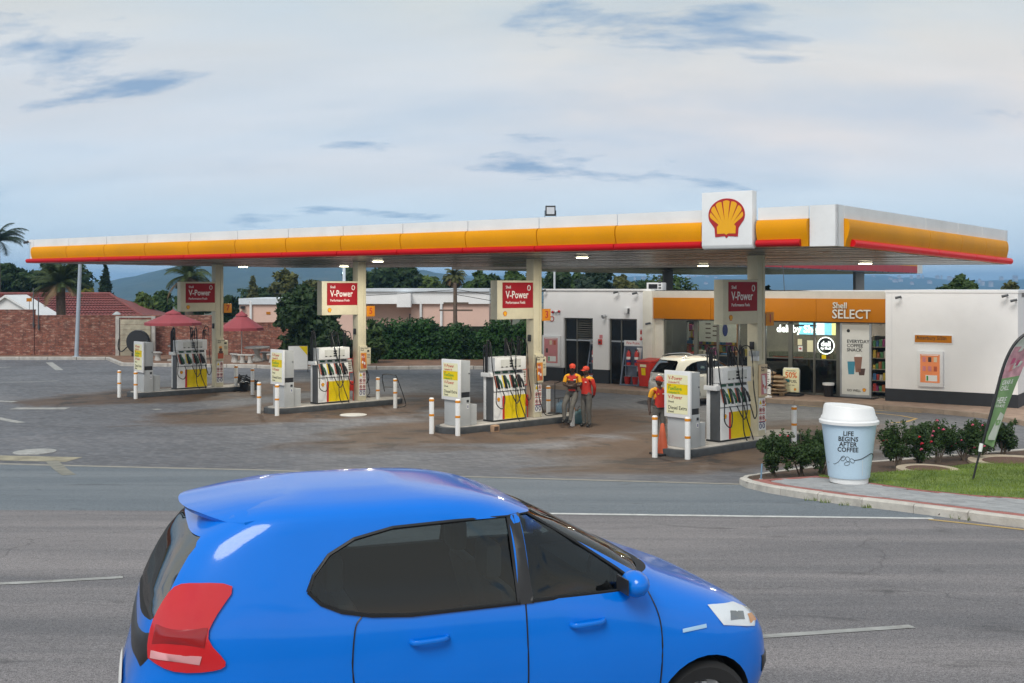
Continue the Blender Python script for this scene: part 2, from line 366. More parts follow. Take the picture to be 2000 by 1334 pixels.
# ------------------------------------------------------------------ road, apron, forecourt, ground
def line_d(pts, L, off=0):                # depth of a boundary polyline (photo px) at lateral L
    P = [G(x, y) for x, y in pts]
    if L <= P[0].x: a, c = P[0], P[1]
    elif L >= P[-1].x: a, c = P[-2], P[-1]
    else:
        for a, c in zip(P, P[1:]):
            if a.x <= L <= c.x: break
    return a.y + (c.y - a.y) * (L - a.x) / (c.x - a.x) + off
B1 = [(0, 996), (600, 999), (1075, 1003), (1820, 1012)]
B2 = [(0, 905), (500, 917), (900, 930), (1440, 945)]
LATS = [-70 + 1.25 * i for i in range(113)]
def strip_sheet(name, matl, near, far, nd, off=0.0, attr=None):
    mb = MB(); nl = len(LATS)
    for L in LATS:
        a, c = near(L), far(L)
        for k in range(nd + 1):
            d = a + (c - a) * k / nd; mb.v.append((L, d, g(d) + off))
    for i in range(nl - 1):
        for k in range(nd): q = i * (nd + 1) + k; mb.f.append((q, q + nd + 1, q + nd + 2, q + 1)); mb.m.append(0)
    o = mb.build(name, matl); tag(o, kind='structure')
    if attr:
        at_ = o.data.attributes.new('brown', 'FLOAT', 'POINT'); at_.data.foreach_set('value', [attr(v.co) for v in o.data.vertices])
    return o
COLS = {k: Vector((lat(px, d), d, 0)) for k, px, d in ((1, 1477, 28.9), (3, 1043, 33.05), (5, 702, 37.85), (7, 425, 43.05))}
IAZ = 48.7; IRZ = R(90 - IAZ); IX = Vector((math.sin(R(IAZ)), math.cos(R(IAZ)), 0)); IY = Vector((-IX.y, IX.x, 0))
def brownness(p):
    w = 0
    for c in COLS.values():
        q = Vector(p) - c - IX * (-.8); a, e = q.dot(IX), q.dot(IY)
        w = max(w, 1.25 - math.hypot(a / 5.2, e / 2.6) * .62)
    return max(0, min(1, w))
strip_sheet('road', ROAD, lambda L: 2.0, lambda L: line_d(B1, L), 24)
strip_sheet('apron', APRON, lambda L: line_d(B1, L), lambda L: line_d(B2, L), 8)
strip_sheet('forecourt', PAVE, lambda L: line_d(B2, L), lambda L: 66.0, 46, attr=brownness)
gm = MB()
ds = [-40, 0, 5, 10, 15, 20, 24, 26, 30, 40, 50, 60, 65, 67, 75, 90, 120, 200, 400, 800, 1500, 3000, 5000]
xs = [-4200, -2500, -1200, -600, -300, -150, -80, -60, -40, -20, 0, 20, 40, 60, 80, 150, 300, 600, 1200, 2500, 4200]
def gz(d): return g(d) - .04 - (1.2 * min(1, (d - 67) / 10) if d > 67 else 0) - (min(30, (d - 120) * .012) if d > 120 else 0)
gm.v = [(x, d, gz(d)) for d in ds for x in xs]
gm.f = [(j * len(xs) + i, j * len(xs) + i + 1, (j + 1) * len(xs) + i + 1, (j + 1) * len(xs) + i) for j in range(len(ds) - 1) for i in range(len(xs) - 1)]; gm.m = [0] * len(gm.f)
tag(gm.build('ground', EARTH), kind='structure')

def ribbon(pts, width, off, fn=None):     # flat painted band following the ground
    P = [Vector(p) for p in pts]; fine = []
    for a, c in zip(P, P[1:]):
        k = max(1, int((c - a).length / .6))
        fine += [a + (c - a) * i / k for i in range(k)]
    fine.append(P[-1]); mb = MB()
    for i, p in enumerate(fine):
        t_ = (fine[min(i + 1, len(fine) - 1)] - fine[max(i - 1, 0)]); t_.z = 0; t_.normalize(); nrm = Vector((-t_.y, t_.x, 0)) * width / 2
        for s in (-1, 1): q = p + nrm * s; mb.v.append((q.x, q.y, g(q.y) + off))
    mb.f = [(2 * i, 2 * i + 2, 2 * i + 3, 2 * i + 1) for i in range(len(fine) - 1)]; mb.m = [0] * len(mb.f)
    return mb
def marking(name, pts, width, matl, off=.005): return tag(ribbon([G(*p) if len(p) == 2 else p for p in pts], width, off).build(name, matl), kind='structure')
marking('edge_line', [(560, 996), (1075, 1003.5), (1450, 1008.5), (1822, 1013)], .16, PAINT)
marking('lane_dash', [(1400, 1250), (1782, 1224)], .11, PAINTO)
marking('lane_dash', [(-60, 1143), (60, 1138), (240, 1128)], .13, PAINTO)
marking('yellow_line', [(1815, 1015), (1900, 1024), (2000, 1035), (2150, 1052)], .11, PAINTY)
marking('edge_strip', [(-400, 897), (0, 906), (500, 918), (900, 931), (1444, 946)], .22, STRIP)
marking('yellow_patch', [(-80, 893), (100, 897), (145, 898)], .75, mat('worn_yellow_patch', (.32, .29, .21), .85, var=.3, vs=2, dirt=.7, dscale=2.5))
marking('yellow_tick', [(95, 893), (135, 928)], .28, mat('worn_yellow_tick', (.24, .235, .20), .85, var=.3, vs=3, dirt=.6, dscale=3))
marking('arrow_shaft', [(25, 798), (132, 798)], .55, PAINTO)
marking('bay_line', [(-30, 812), (42, 826)], .28, PAINTO)
marking('bay_line', [(-60, 781), (30, 785)], .35, PAINTO)
marking('bay_line', [(96, 708), (116, 723)], .35, PAINTO)
marking('bay_line', [(-20, 719), (20, 717)], .25, PAINTO)
marking('bay_line', [(0, 747), (60, 746), (115, 744)], .14, PAINTO)
marking('bay_line', [(300, 800), (312, 799)], .3, PAINTO)
for yy in (724, 737, 751):
    marking('bay_line', [(900, yy), (1180, yy + 9)], .10, PAINTO)
marking('lane_curve', [(1700, 806), (1760, 812), (1790, 818), (1770, 824), (1740, 826)], .10, PAINTY)
marking('lane_curve', [(1560, 792), (1660, 799), (1740, 803), (1800, 806)], .10, PAINTY)
p = G(690, 811); tag(MB().lathe([(.43, 0), (.43, .02), (.40, .026), (.05, .028)], 24, c=p).build('manhole_cover', mat('cover_pale', (.5, .5, .48), .7, var=.15, dirt=.2), smooth=30), 'round white manhole cover set in the paving beside pump number 5', 'manhole cover')
p = G(68, 883); tag(MB().lathe([(.5, 0), (.5, .016), (.46, .022), (.05, .023)], 24, c=p).build('manhole_cover', PAINTO, smooth=30), 'worn round manhole cover in the yellow painted patch', 'manhole cover')

# ------------------------------------------------------------------ corner pavement with kerb stones, red border, pavers, lawn and flower bed
KH = .14
road_side = [G(*p) for p in [(1444, 946), (1458, 953), (1500, 963), (1560, 973), (1650, 986), (1750, 998), (1850, 1011), (2000, 1031), (2200, 1058)]]
fore_side = [G(*p) for p in [(1444, 946), (1452, 940), (1480, 935), (1540, 926), (1640, 914), (1760, 905), (1990, 886), (2200, 870)]]
ring = [Vector((p.x, p.y, 0)) for p in road_side] + [Vector((p.x, p.y, 0)) for p in fore_side[:0:-1]]
def resample(P, step):
    out = [P[0].copy()]; acc = 0
    for a, c in zip(P, P[1:]):
        Ls = (c - a).length; t0 = step - acc
        while t0 <= Ls: out.append(a + (c - a) * t0 / Ls); t0 += step
        acc = Ls - (t0 - step)
    return out
def inside(p, poly):
    r = False; j = len(poly) - 1
    for i in range(len(poly)):
        a, c = poly[i], poly[j]
        if (a.y > p.y) != (c.y > p.y) and p.x < (c.x - a.x) * (p.y - a.y) / (c.y - a.y) + a.x: r = not r
        j = i
    return r
def flat(P): return [Vector((p.x, p.y, 0)) for p in P]
def fill_sheet(poly, step, zf):           # triangulated sheet over a plan polygon that follows the ground
    xs_ = [p.x for p in poly]; ys_ = [p.y for p in poly]; pts = [Vector((p.x, p.y)) for p in poly]; nb = len(pts)
    x = min(xs_) + step / 2
    while x < max(xs_):
        y = min(ys_) + step / 2
        while y < max(ys_):
            if inside(Vector((x, y, 0)), poly): pts.append(Vector((x, y)))
            y += step
        x += step
    vs, es, fs, *_ = delaunay_2d_cdt(pts, [(i, (i + 1) % nb) for i in range(nb)], [list(range(nb))], 1, 1e-4)
    mb = MB(); mb.add([(v.x, v.y, zf(v.x, v.y)) for v in vs], [tuple(f) for f in fs]); return mb
corner = tag(fill_sheet(ring, .6, lambda x, y: g(y) + KH - .045).build('corner_pavement', SOIL), kind='structure')
def kerbs(P, sgn, length, w, h, matl, parent, gap=.012, top=None):
    Q = resample(flat(P), .05); per = int(round(length / .05)); i = 0
    while i < len(Q) - 2:
        seg = Q[i:min(i + per + 1, len(Q))]; i += per
        if len(seg) < 3: break
        seg = seg[::3] + ([seg[-1]] if (len(seg) - 1) % 3 else []); mb = MB(); dz = random.uniform(-.006, .006)
        k = len(seg)
        for j, p in enumerate(seg):
            t_ = (seg[min(j + 1, k - 1)] - seg[max(j - 1, 0)]).normalized(); nr = Vector((-t_.y, t_.x, 0)) * sgn
            e = (gap / 2 if j == 0 else -gap / 2 if j == k - 1 else 0); pp = p + t_ * e
            z = g(pp.y)
            for s, zz_ in ((0, -.1), (.0, h - .03), (.03, h), (w, h), (w, -.1)):
                q = pp + nr * s; mb.v.append((q.x, q.y, z + zz_ + dz))
        for j in range(k - 1):
            for e in range(4): a = j * 5 + e; mb.f.append((a, a + 5, a + 6, a + 1)); mb.m.append(0)
        mb.f += [(0, 1, 2, 3, 4), tuple((k - 1) * 5 + e for e in (4, 3, 2, 1, 0))]; mb.m += [0, 0]
        mb.build('kerb_stone', matl, parent)
kerbs(road_side, 1, .95, .13, KH, CONCL, corner)
kerbs(fore_side, -1, .95, .12, KH - .02, CONCL, corner)
# zones (plan polygons)
lawn_edge = [G(*p, KH) for p in [(1600, 931), (1700, 943), (1800, 957), (1900, 967), (2000, 973), (2200, 985)]]
bed_edge = [G(*p, KH) for p in [(1466, 937.5), (1530, 934), (1600, 929), (1720, 923), (1850, 912), (1990, 893), (2200, 874)]]
lawn_poly = flat(lawn_edge) + flat(bed_edge)[:1:-1]
pave_poly = flat(road_side) + flat(lawn_edge)[::-1] + flat(bed_edge)[1::-1]
tag(fill_sheet(lawn_poly, .35, lambda x, y: g(y) + KH + .005).build('lawn', LAWN), kind='structure')
# grass blades
gb = MB(); xs_ = [p.x for p in lawn_poly]; ys_ = [p.y for p in lawn_poly]; rg = random.Random(3); cnt = 0
while cnt < 26000:
    q = Vector((rg.uniform(min(xs_), max(xs_)), rg.uniform(min(ys_), max(ys_)), 0))
    if not inside(q, lawn_poly): cnt += .2; continue
    cnt += 1; a = rg.uniform(0, 6.28); h = rg.uniform(.025, .06); w = .006; z = g(q.y) + KH
    dx, dy = math.cos(a), math.sin(a); lx, ly = rg.uniform(-.03, .03), rg.uniform(-.03, .03)
    gb.add([(q.x - dx * w, q.y - dy * w, z), (q.x + dx * w, q.y + dy * w, z), (q.x + lx, q.y + ly, z + h)], [(0, 1, 2)])
tag(gb.build('grass', leafmat('grass_blade', (.16, .25, .045), .6, .9)), 'short green grass of the lawn beside the flower bed', 'grass', kind='stuff')
# red border row of bricks and the grey pavers
def paver(name, P, T, N, L, Wd, matl, dz):
    mb = MB(); a, c = L / 2 - .003, Wd / 2 - .003; pts = []
    for zo, ins in ((-.05, 0), (0, 0), (.004, .004)):
        for sx_, sy_ in ((-1, -1), (1, -1), (1, 1), (-1, 1)):
            q = P + T * sx_ * (a - ins) + N * sy_ * (c - ins); pts.append((q.x, q.y, g(q.y) + KH - .004 + zo + dz))
    mb.add(pts, [(0,1,5,4),(1,2,6,5),(2,3,7,6),(3,0,4,7),(4,5,9,8),(5,6,10,9),(6,7,11,10),(7,4,8,11),(8,9,10,11)])
    return mb
border = resample(flat(road_side), .115); rows = []
for i in range(2, len(border) - 2):
    t_ = (border[i + 1] - border[i - 1]).normalized(); nr = Vector((-t_.y, t_.x, 0)); P0 = border[i] + nr * (.13 + .115)
    if inside(P0, pave_poly): paver('red_border_brick', P0, t_, nr, .115, .22, PAVR, random.uniform(-.002, .002)).build('red_border_brick', PAVR, corner)
lb = resample(flat(lawn_edge), .23)
for i in range(1, len(lb) - 1):
    t_ = (lb[i + 1] - lb[i - 1]).normalized(); nr = Vector((t_.y, -t_.x, 0))
    paver('', lb[i] + nr * .055, t_, nr, .23, .105, PAVR, .003).build('red_border_brick', PAVR, corner)
bb = resample(flat(bed_edge[:3]), .115)
for i in range(1, len(bb) - 1):
    t_ = (bb[i + 1] - bb[i - 1]).normalized(); nr = Vector((t_.y, -t_.x, 0))
    paver('', bb[i] + nr * .11, t_, nr, .115, .22, PAVR, .002).build('red_border_brick', PAVR, corner)
grey = []
axis = (road_side[6] - road_side[3]); axis.z = 0; axis.normalize(); nrm = Vector((-axis.y, axis.x, 0)); o0 = flat(road_side)[3]
inner = [p for p in pave_poly]
def edge_dist(p, L):
    return min((p - (a + (c - a) * max(0, min(1, (p - a).dot(c - a) / (c - a).length_squared)))).length for a, c in zip(L, L[1:]))
RS, LE, BE = flat(road_side), flat(lawn_edge), flat(bed_edge)
for r_ in range(-8, 24):
    for k in range(-14, 46):
        P0 = o0 + axis * (k * .24 + (.12 if r_ % 2 else 0)) + nrm * (r_ * .12)
        if inside(P0, pave_poly) and edge_dist(P0, RS) > .40 and edge_dist(P0, LE) > .13 and edge_dist(P0, BE) > .2: grey.append((P0, r_, k))
grey.sort(key=lambda q: q[0].length); st = MB()
for i, (P0, r_, k) in enumerate(grey):
    dz = random.uniform(-.003, .003); mm = PAVG if random.random() < .6 else PAVG2
    mb = paver('', P0, axis, nrm, .24, .12, mm, dz)
    if i < 280: mb.build('paver', mm, corner)
    else: st.add(mb.v, mb.f)
tag(st.build('paver_field', PAVG, corner), kind='stuff')
tag(fill_sheet(pave_poly, .6, lambda x, y: g(y) + KH - .03).build('paver_bedding', SOIL, corner), kind='stuff')

# round stone surrounds in the lawn
for (px, py, rx, lab) in ((1812, 917, .62, 'brown gravel disc with a sandstone rim in the lawn beside the coffee cup'), (1985, 903, 1.0, 'wide brown gravel disc with a sandstone rim beside the feather flag')):
    c = G(px, py, KH); tr_ = thing('gravel_disc', lab, 'gravel disc', c)
    MB().lathe([(rx * 1.0, -.04), (rx * 1.0, .022), (rx * .72, .026), (rx * .70, .01)], 32).build('stone_rim', mat('sandstone', (.46, .38, .28), .9, var=.15, bump=.3), tr_)
    MB().lathe([(rx * .70, -.02), (rx * .70, .02), (rx * .35, .03), (.02, .032)], 24).build('gravel', mat('brown_gravel', (.15, .085, .06), .95, var=.5, vs=40, bump=1, bs=50), tr_)

# ------------------------------------------------------------------ hills far away and haze
m, n, l, b, t, noise, ramp, mix, bump = nmat('hill_bush'); HILL = m
c = ramp(noise(.022, 8, .75), [(.35, (.022, .040, .018)), (.55, (.05, .075, .03)), (.72, (.14, .12, .08))])
l.new(c, b.inputs['Base Color']); b.inputs['Roughness'].default_value = .95; l.new(bump(noise(.04, 7, .8), 1, 8), b.inputs['Normal'])
def hnoise(x, y, s, seed):
    from mathutils import noise as N_
    return N_.fractal(Vector((x * s, y * s, seed)), 1.0, 2.0, 6)
def hill(name, x0, x1, d0, d1, ridge, seed, nx=150, ny=26, rough=1.0):
    mb = MB()
    def fn(u, v):
        d = d0 + (d1 - d0) * v; px = x0 + (x1 - x0) * u; X = (px - 1000) / F * (d0 + d1) / 2
        top = (HOR - ridge(px)) * d1 / F + HC
        z = -35 + (top + 35) * (math.sin(v * math.pi / 2) ** 1.1)
        z += rough * hnoise(X, d, .010, seed) * (4 + 8 * v) * (.5 if v > .95 else .8)
        return (X * (d / ((d0 + d1) / 2)), d, z)
    mb.grid(fn, nx, ny); mb.grid(lambda u, v: Vector(fn(u, 1)) + Vector((0, v * 800, -v * 80)), nx, 3)
    return tag(mb.build(name, HILL, smooth=60), kind='structure')
def interp(tab): return lambda x: float(np.interp(x, [a for a, _ in tab], [c for _, c in tab]))
hill('hill', -700, 1100, 1100, 2100, interp([(-700, 552), (60, 556), (210, 553), (270, 542), (330, 526), (420, 516), (520, 513), (640, 517), (740, 526), (820, 535), (950, 545), (1100, 552)]), 1.3, nx=200)
hill('hill_range', 700, 2700, 2100, 4000, interp([(700, 545), (850, 540), (1150, 543), (1400, 541), (1560, 537), (1640, 536), (1760, 543), (1900, 549), (2000, 546), (2300, 540), (2700, 545)]), 5.1, nx=220)
rg = random.Random(5)
hw = mat('far_house_wall', (.55, .47, .42), .8); hr = mat('far_house_roof', (.33, .17, .12), .8)
for i in range(46):
    px = rg.uniform(1230, 1990); v = rg.uniform(.45, .92); d = 2100 + 1900 * v
    ridge = 541 + (559 - 541) * 0; top = (HOR - ridge) * 4000 / F + HC; z = -35 + (top + 35) * math.sin(v * math.pi / 2) ** 1.1
    w = rg.uniform(2.5, 6); hh = rg.uniform(1.5, 3); X = (px - 1000) / F * d
    th = thing('hillside_house', 'tiny pale house among trees on the far hill range', 'house', (X, d - 14, z), rg.uniform(-.6, .6), 'houses on the far hill range')
    MB().box(-w, w, -5, 5, -9, hh).build('wall', hw, th)
    MB().prism([(-w - .3, hh), (w + .3, hh), (0, hh + 3)], -6, 6, lambda p, q, t_: (p, t_, q)).build('roof', hr, th)
hz = MB().box(-4300, 4300, -60, 5100, -80, 62).build('haze', mat('unused', (.5, .5, .5)))
hm = bpy.data.materials.new('haze'); hm.use_nodes = True; hm.node_tree.nodes.clear()
ho = hm.node_tree.nodes.new('ShaderNodeOutputMaterial'); hv = hm.node_tree.nodes.new('ShaderNodeVolumePrincipled')
hv.inputs['Color'].default_value = (.30, .60, 1.0, 1); hv.inputs['Density'].default_value = .00036; hv.inputs['Anisotropy'].default_value = 0.0
hm.node_tree.links.new(hv.outputs[0], ho.inputs['Volume']); hz.data.materials.clear(); hz.data.materials.append(hm)
tag(hz, 'pale blue evening haze hanging over the valley', 'haze', kind='stuff')
# ------------------------------------------------------------------ main canopy
FR = Vector((6.92, 23.4, 0)); UU = Vector((-.814, .581, 0)); CL = 30.7
VV = Vector((.628, .778, 0)); CW = 13.0
def zs(u, v):                             # soffit height: falls a little to the back right corner
    return 4.96 - .20 * (v / CW) * (1 - u / CL)
def zt(u, v): return 5.84 - .05 * (v / CW) * (1 - u / CL)
def Cn(u, v, z): q = FR + UU * u + VV * v; return Vector((q.x - FR.x, q.y - FR.y, z))
canopy = thing('station_canopy', 'long flat petrol station canopy with white, yellow and red fascia', 'canopy', FR)
SOFF = mat('soffit_grey', (.095, .088, .078), .28, var=.2, vs=1.2, dirt=.4, dscale=1.0)
SOFFS = [SOFF, mat('soffit_grey_dark', (.065, .06, .054), .24, var=.2, vs=1.5, dirt=.4, dscale=1.0), mat('soffit_grey_pale', (.13, .122, .108), .3, var=.2, vs=1.0, dirt=.4, dscale=1.0)]
# soffit planks run along the length
nk = 44
for i in range(nk):
    v0, v1 = CW * i / nk + .012, CW * (i + 1) / nk - .012; dz = random.uniform(-.008, .008); ua, ub = .06, CL - .06
    if i == 0: v0 = .10
    if i == nk - 1: v1 = CW - .10
    P = [Cn(ua, v0, zs(ua, v0) + dz), Cn(ub, v0, zs(ub, v0) + dz), Cn(ub, v1, zs(ub, v1) + dz), Cn(ua, v1, zs(ua, v1) + dz)]
    MB().hexa(P + [p + Vector((0, 0, .03)) for p in P]).build('soffit_plank', SOFFS[(i * 7 + i // 3) % 3], canopy)
def roofp(u, v, t_): return Cn(u, v, t_ + zs(u, v))
MB().prism([(.12, .12), (CL - .12, .12), (CL - .12, CW - .12), (.12, CW - .12)], .06, .62, roofp).build('roof_deck', GREY, canopy)
def fascia(side, a, b_):
    """cross-section swept from a to b: returns function(mb, profile[(out, z)])"""
    def pt(s, out, zrel):
        if side == 'front': u, v = s, -out
        elif side == 'right': u, v = -out, s
        elif side == 'back': u, v = s, CW + out
        else: u, v = CL + out, s
        f = (zrel - 4.96) / .88; uu, vv = max(0, min(CL, u)), max(0, min(CW, v))
        z = zs(uu, vv) + f * (zt(uu, vv) - zs(uu, vv)); return Cn(u, v, z)
    def sweep(mb, prof, a=a, b_=b_, k=3):
        n_ = len(prof)
        for i in range(k + 1):
            s = a + (b_ - a) * i / k
            for o_, z_ in prof: mb.v.append(tuple(pt(s, o_, z_)))
        for i in range(k):
            for j in range(n_): mb.f.append((i * n_ + j, (i + 1) * n_ + j, (i + 1) * n_ + (j + 1) % n_, i * n_ + (j + 1) % n_)); mb.m.append(0)
        mb.f += [tuple(range(n_)), tuple(k * n_ + j for j in range(n_))[::-1]]; mb.m += [0, 0]
        return mb
    return pt, sweep
PW = [(-.03, 5.565), (.0, 5.565), (.0, 5.84), (-.03, 5.84)]
PY = [(-.06, 4.965), (.02, 4.965), (.035, 5.06), (.085, 5.20), (.115, 5.34), (.11, 5.47), (.07, 5.545), (.01, 5.562), (-.06, 5.562)]
PR = [(.06 + .085 * math.cos(a), 5.045 + .08 * math.sin(a)) for a in [2 * math.pi * i / 12 for i in range(12)]]
REDL = mat('lit_red_bar', (.46, .005, .010), .4, var=.06, emit=(.9, .01, .01), es=.03, spec=.2)
REDR = mat('lit_red_bar_bright', (.52, .005, .010), .4, var=.05, emit=(.9, .01, .01), es=.10, spec=.2)
def run(side, cuts, gap=.013, redcuts=None, redmat=RED):
    for a, b_ in zip(cuts, cuts[1:]):
        pt, sw = fascia(side, a + gap, b_ - gap)
        sw(MB(), PW).build('white_fascia_panel', WHITE, canopy)
        sw(MB(), PY).build('yellow_fascia_panel', YEL, canopy, smooth=35)
    for a, b_ in zip(redcuts or cuts, (redcuts or cuts)[1:]):
        pt, sw = fascia(side, a + gap, b_ - gap); mb = sw(MB(), PR)
        mb.build('red_bar', redmat, canopy, smooth=40)
LB = (1.83, 3.05)
fc = [3.10 + (CL - .25 - 3.10) * i / 12 for i in range(13)]
run('front', fc, redcuts=[3.10 + (CL + .05 - 3.10) * i / 12 for i in range(13)], redmat=REDL)
run('front', [.62, LB[0] - .03], redcuts=[.62 + .15, LB[0] - .03])
run('right', [.35, 5.6, 8.2, 10.4, CW - .3], redcuts=[.62, 6.2, 9.4, 11.3, CW + .1], redmat=REDR)
run('back', [.3 + (CL - .6) * i / 8 for i in range(9)]); run('left', [.3, 4.5, 8.8, CW - .3])
# white corner covers
PC = [(-.05, 4.96), (.0, 4.96), (.0, 5.842), (-.05, 5.842)]
for side, a, b_ in (('front', -.0, .61), ('right', .0, .34), ('right', CW - .29, CW), ('front', CL - .24, CL), ('left', 0, .29), ('left', CW - .29, CW), ('back', 0, .29), ('back', CL - .29, CL)):
    fascia(side, a, b_)[1](MB(), PC, k=1).build('corner_cover', WHITE, canopy)
# parapet capping strip of the front, thin dark joint line
# box behind the logo
pt, sw = fascia('front', *LB)
lb_prof = [(-.02, 4.98), (.10, 4.93), (.17, 4.95), (.20, 5.02), (.20, 6.22), (-.02, 6.22)]
mb = MB()
def sweepz(mb, prof, a, b_):
    n_ = len(prof)
    for s in (a, b_):
        for o_, z_ in prof: q = Cn(s, -o_, z_); mb.v.append(tuple(q))
    mb.f += [(j, n_ + j, n_ + (j + 1) % n_, (j + 1) % n_) for j in range(n_)] + [tuple(range(n_)), tuple(n_ + j for j in range(n_))[::-1]]; mb.m += [0] * (n_ + 2); return mb
logo = thing('logo_box', 'white box with a red and yellow scallop shell emblem on the canopy front', 'sign', FR)
sweepz(MB(), lb_prof, *LB).build('box', WHITE, logo, bevel=.012)
# scallop shell emblem: outline drawn in the unit square, x right, z up
def shell_outline():
    pts = []
    for i in range(25):
        a = R(200 - 220 * i / 24); pts.append((.5 * math.cos(a) * 1.0, .10 + .42 * math.sin(a)))
    # right flank down to the hinge
    pts += [(.33, -.23), (.31, -.46), (.05, -.44), (0, -.49), (-.05, -.44), (-.31, -.46), (-.33, -.23)]
    return pts
def emblem(parent, fn, w, name='emblem'):  # fn(x, z, out) -> 3D; w = width in metres
    out = [(x * w, z * w) for x, z in shell_outline()]
    MB().prism(out, .0, .012, lambda p, q, t_: fn(p, q, t_)).build(name, LOGO_R, parent)
    ribs = MB(); N_ = 7
    hinge = (0, -.33)
    for i in range(N_):
        a0 = R(195 - 210 * (i + .10) / N_); a1 = R(195 - 210 * (i + .90) / N_)
        tip = []
        for k in range(5):
            a = a0 + (a1 - a0) * k / 4; bulge = .0 + .02 * math.sin(math.pi * k / 4)
            tip.append(((.44 + bulge) * math.cos(a), .10 + (.35 + bulge) * math.sin(a)))
        hx = -.16 + .32 * (i + .5) / N_; poly = tip + [(hx + .028, -.18), (hx - .028, -.18)]
        ribs.prism([(x * w, z * w) for x, z in poly], .012, .018, lambda p, q, t_: fn(p, q, t_))
    basep = [(-.19, -.12), (.19, -.12), (.26, -.20), (.25, -.38), (.05, -.375), (0, -.41), (-.05, -.375), (-.25, -.38), (-.26, -.20)]
    ribs.prism([(x * w, z * w) for x, z in basep], .012, .0195, lambda p, q, t_: fn(p, q, t_))
    ribs.build('shell_ribs', LOGO_Y, parent)
um = (LB[0] + LB[1]) / 2
emblem(logo, lambda p, q, o_: Cn(um - p, -.20 - o_, 5.61 + q), .88)
# floodlight on the roof, camera at the far end, ceiling lights
c = Cn(0, 0, 0); q = at(1075, 411, 28.5); d_ = 28.5
fl = thing('floodlight', 'small black floodlight standing on the canopy roof edge', 'floodlight', (q.x, q.y, 5.80))
MB().box(-.13, .13, -.10, .06, .12, .38).build('housing', BLACKP, fl, bevel=.01); MB().box(-.10, .10, -.108, -.100, .16, .34).build('glass_front', mat('lamp_glass', (.6, .62, .66), .2), fl)
MB().box(-.15, -.135, -.03, .03, .0, .26).box(.135, .15, -.03, .03, 0, .26).box(-.15, .15, -.03, .03, -.02, .0).build('bracket', BLACKP, fl)
q = Cn(CL, -.02, 5.72) + FR; sc_ = thing('security_camera', 'small black and white camera fixed to the far canopy corner', 'camera', q)
MB().tube([(0, 0, .05), (-.18, -.08, 0)], .045, 8).build('barrel', BLACKP, sc_); MB().box(-.02, .1, -.04, .04, .02, .1).build('mount', WHITE, sc_)
LAMP = mat('lamp_glow', (.9, .9, .8), .4, emit=(1, .93, .62), es=6)
def soffit_uv(px, py):                    # photo pixel -> place on the soffit
    d = (4.93 - HC) * F / (HOR - py); w_ = Vector((lat(px, d), d, 0)) - FR; det = UU.x * VV.y - UU.y * VV.x
    return (w_.x * VV.y - w_.y * VV.x) / det, (UU.x * w_.y - UU.y * w_.x) / det
for (u, v) in [soffit_uv(1137, 500), soffit_uv(1373, 511.5), soffit_uv(1690, 505), soffit_uv(475, 520.5), soffit_uv(738, 508.5), soffit_uv(672, 518)]:
    q = Cn(u, v, zs(u, v)); 
    MB().box(q.x - .22, q.x + .22, q.y - .22, q.y + .22, q.z - .035, q.z - .006).build('light_housing', WHITE, canopy, bevel=.008)
    MB().box(q.x - .15, q.x + .15, q.y - .15, q.y + .15, q.z - .06, q.z - .037).build('light_lens', LAMP, canopy)
    sp_ = bpy.data.lights.new('canopy_lamp', 'AREA'); sp_.energy = 115; sp_.size = .35; sp_.color = (1, .93, .78)
    so = bpy.data.objects.new('canopy_lamp', sp_); COL.objects.link(so); so.parent = canopy; so.location = (q.x, q.y, q.z - .08)

# ------------------------------------------------------------------ rear canopy behind the shop
a, e = at(1440, 516.5, 43.5), at(1790, 533, 68)
rc = thing('rear_canopy', 'second canopy standing behind the shop roof, red and yellow edge', 'canopy', (e.x, e.y, 0))
VR = Vector((a.x - e.x, a.y - e.y, 0)); VL = VR.length; VR.normalize(); UL = Vector((-VR.y, VR.x, 0)) * -1
if UL.x > 0: UL = -UL
def rcp(v, u, z): q = VR * v + UL * u; return (q.x, q.y, z)
zr = 4.92
for i in range(8):
    v0, v1 = VL * i / 8 + .01, VL * (i + 1) / 8 - .01
    for (z0, z1, mm, nm, o_) in ((zr, zr + .40, RED, 'red_fascia_panel', .0), (zr + .405, zr + .95, YEL, 'yellow_fascia_panel', .0)):
        MB().hexa([rcp(v0, -.05, z0), rcp(v1, -.05, z0), rcp(v1, 0, z0), rcp(v0, 0, z0), rcp(v0, -.05, z1), rcp(v1, -.05, z1), rcp(v1, 0, z1), rcp(v0, 0, z1)]).build(nm, mm, rc)
W2 = 14
MB().hexa([rcp(-.1, .02, zr - .05), rcp(VL, .02, zr - .05), rcp(VL, W2, zr - .05), rcp(-.1, W2, zr - .05), rcp(-.1, .02, zr + .9), rcp(VL, .02, zr + .9), rcp(VL, W2, zr + .9), rcp(-.1, W2, zr + .9)]).build('roof_slab', SOFF, rc)
MB().hexa([rcp(-1.2, -.08, zr - .02), rcp(-.12, -.08, zr - .02), rcp(-.12, W2, zr - .02), rcp(-1.2, W2, zr - .02), rcp(-1.2, -.08, zr + .95), rcp(-.12, -.08, zr + .95), rcp(-.12, W2, zr + .95), rcp(-1.2, W2, zr + .95)]).build('white_end_fascia', WHITE, rc)
PSTG = mat('post_grey', (.30, .29, .27), .6)
for px, d, w, lab in ((1677, 60, .24, 'grey post of the rear canopy rising behind the shop sign'), (1304, 56, .24, 'grey post of the rear canopy beside the roof air conditioner')):
    X = lat(px, d); tag(MB().box(X - w, X + w, d - w, d + w, -.6, zr - .052).build('canopy_post', PSTG, bevel=.02), lab, 'post')

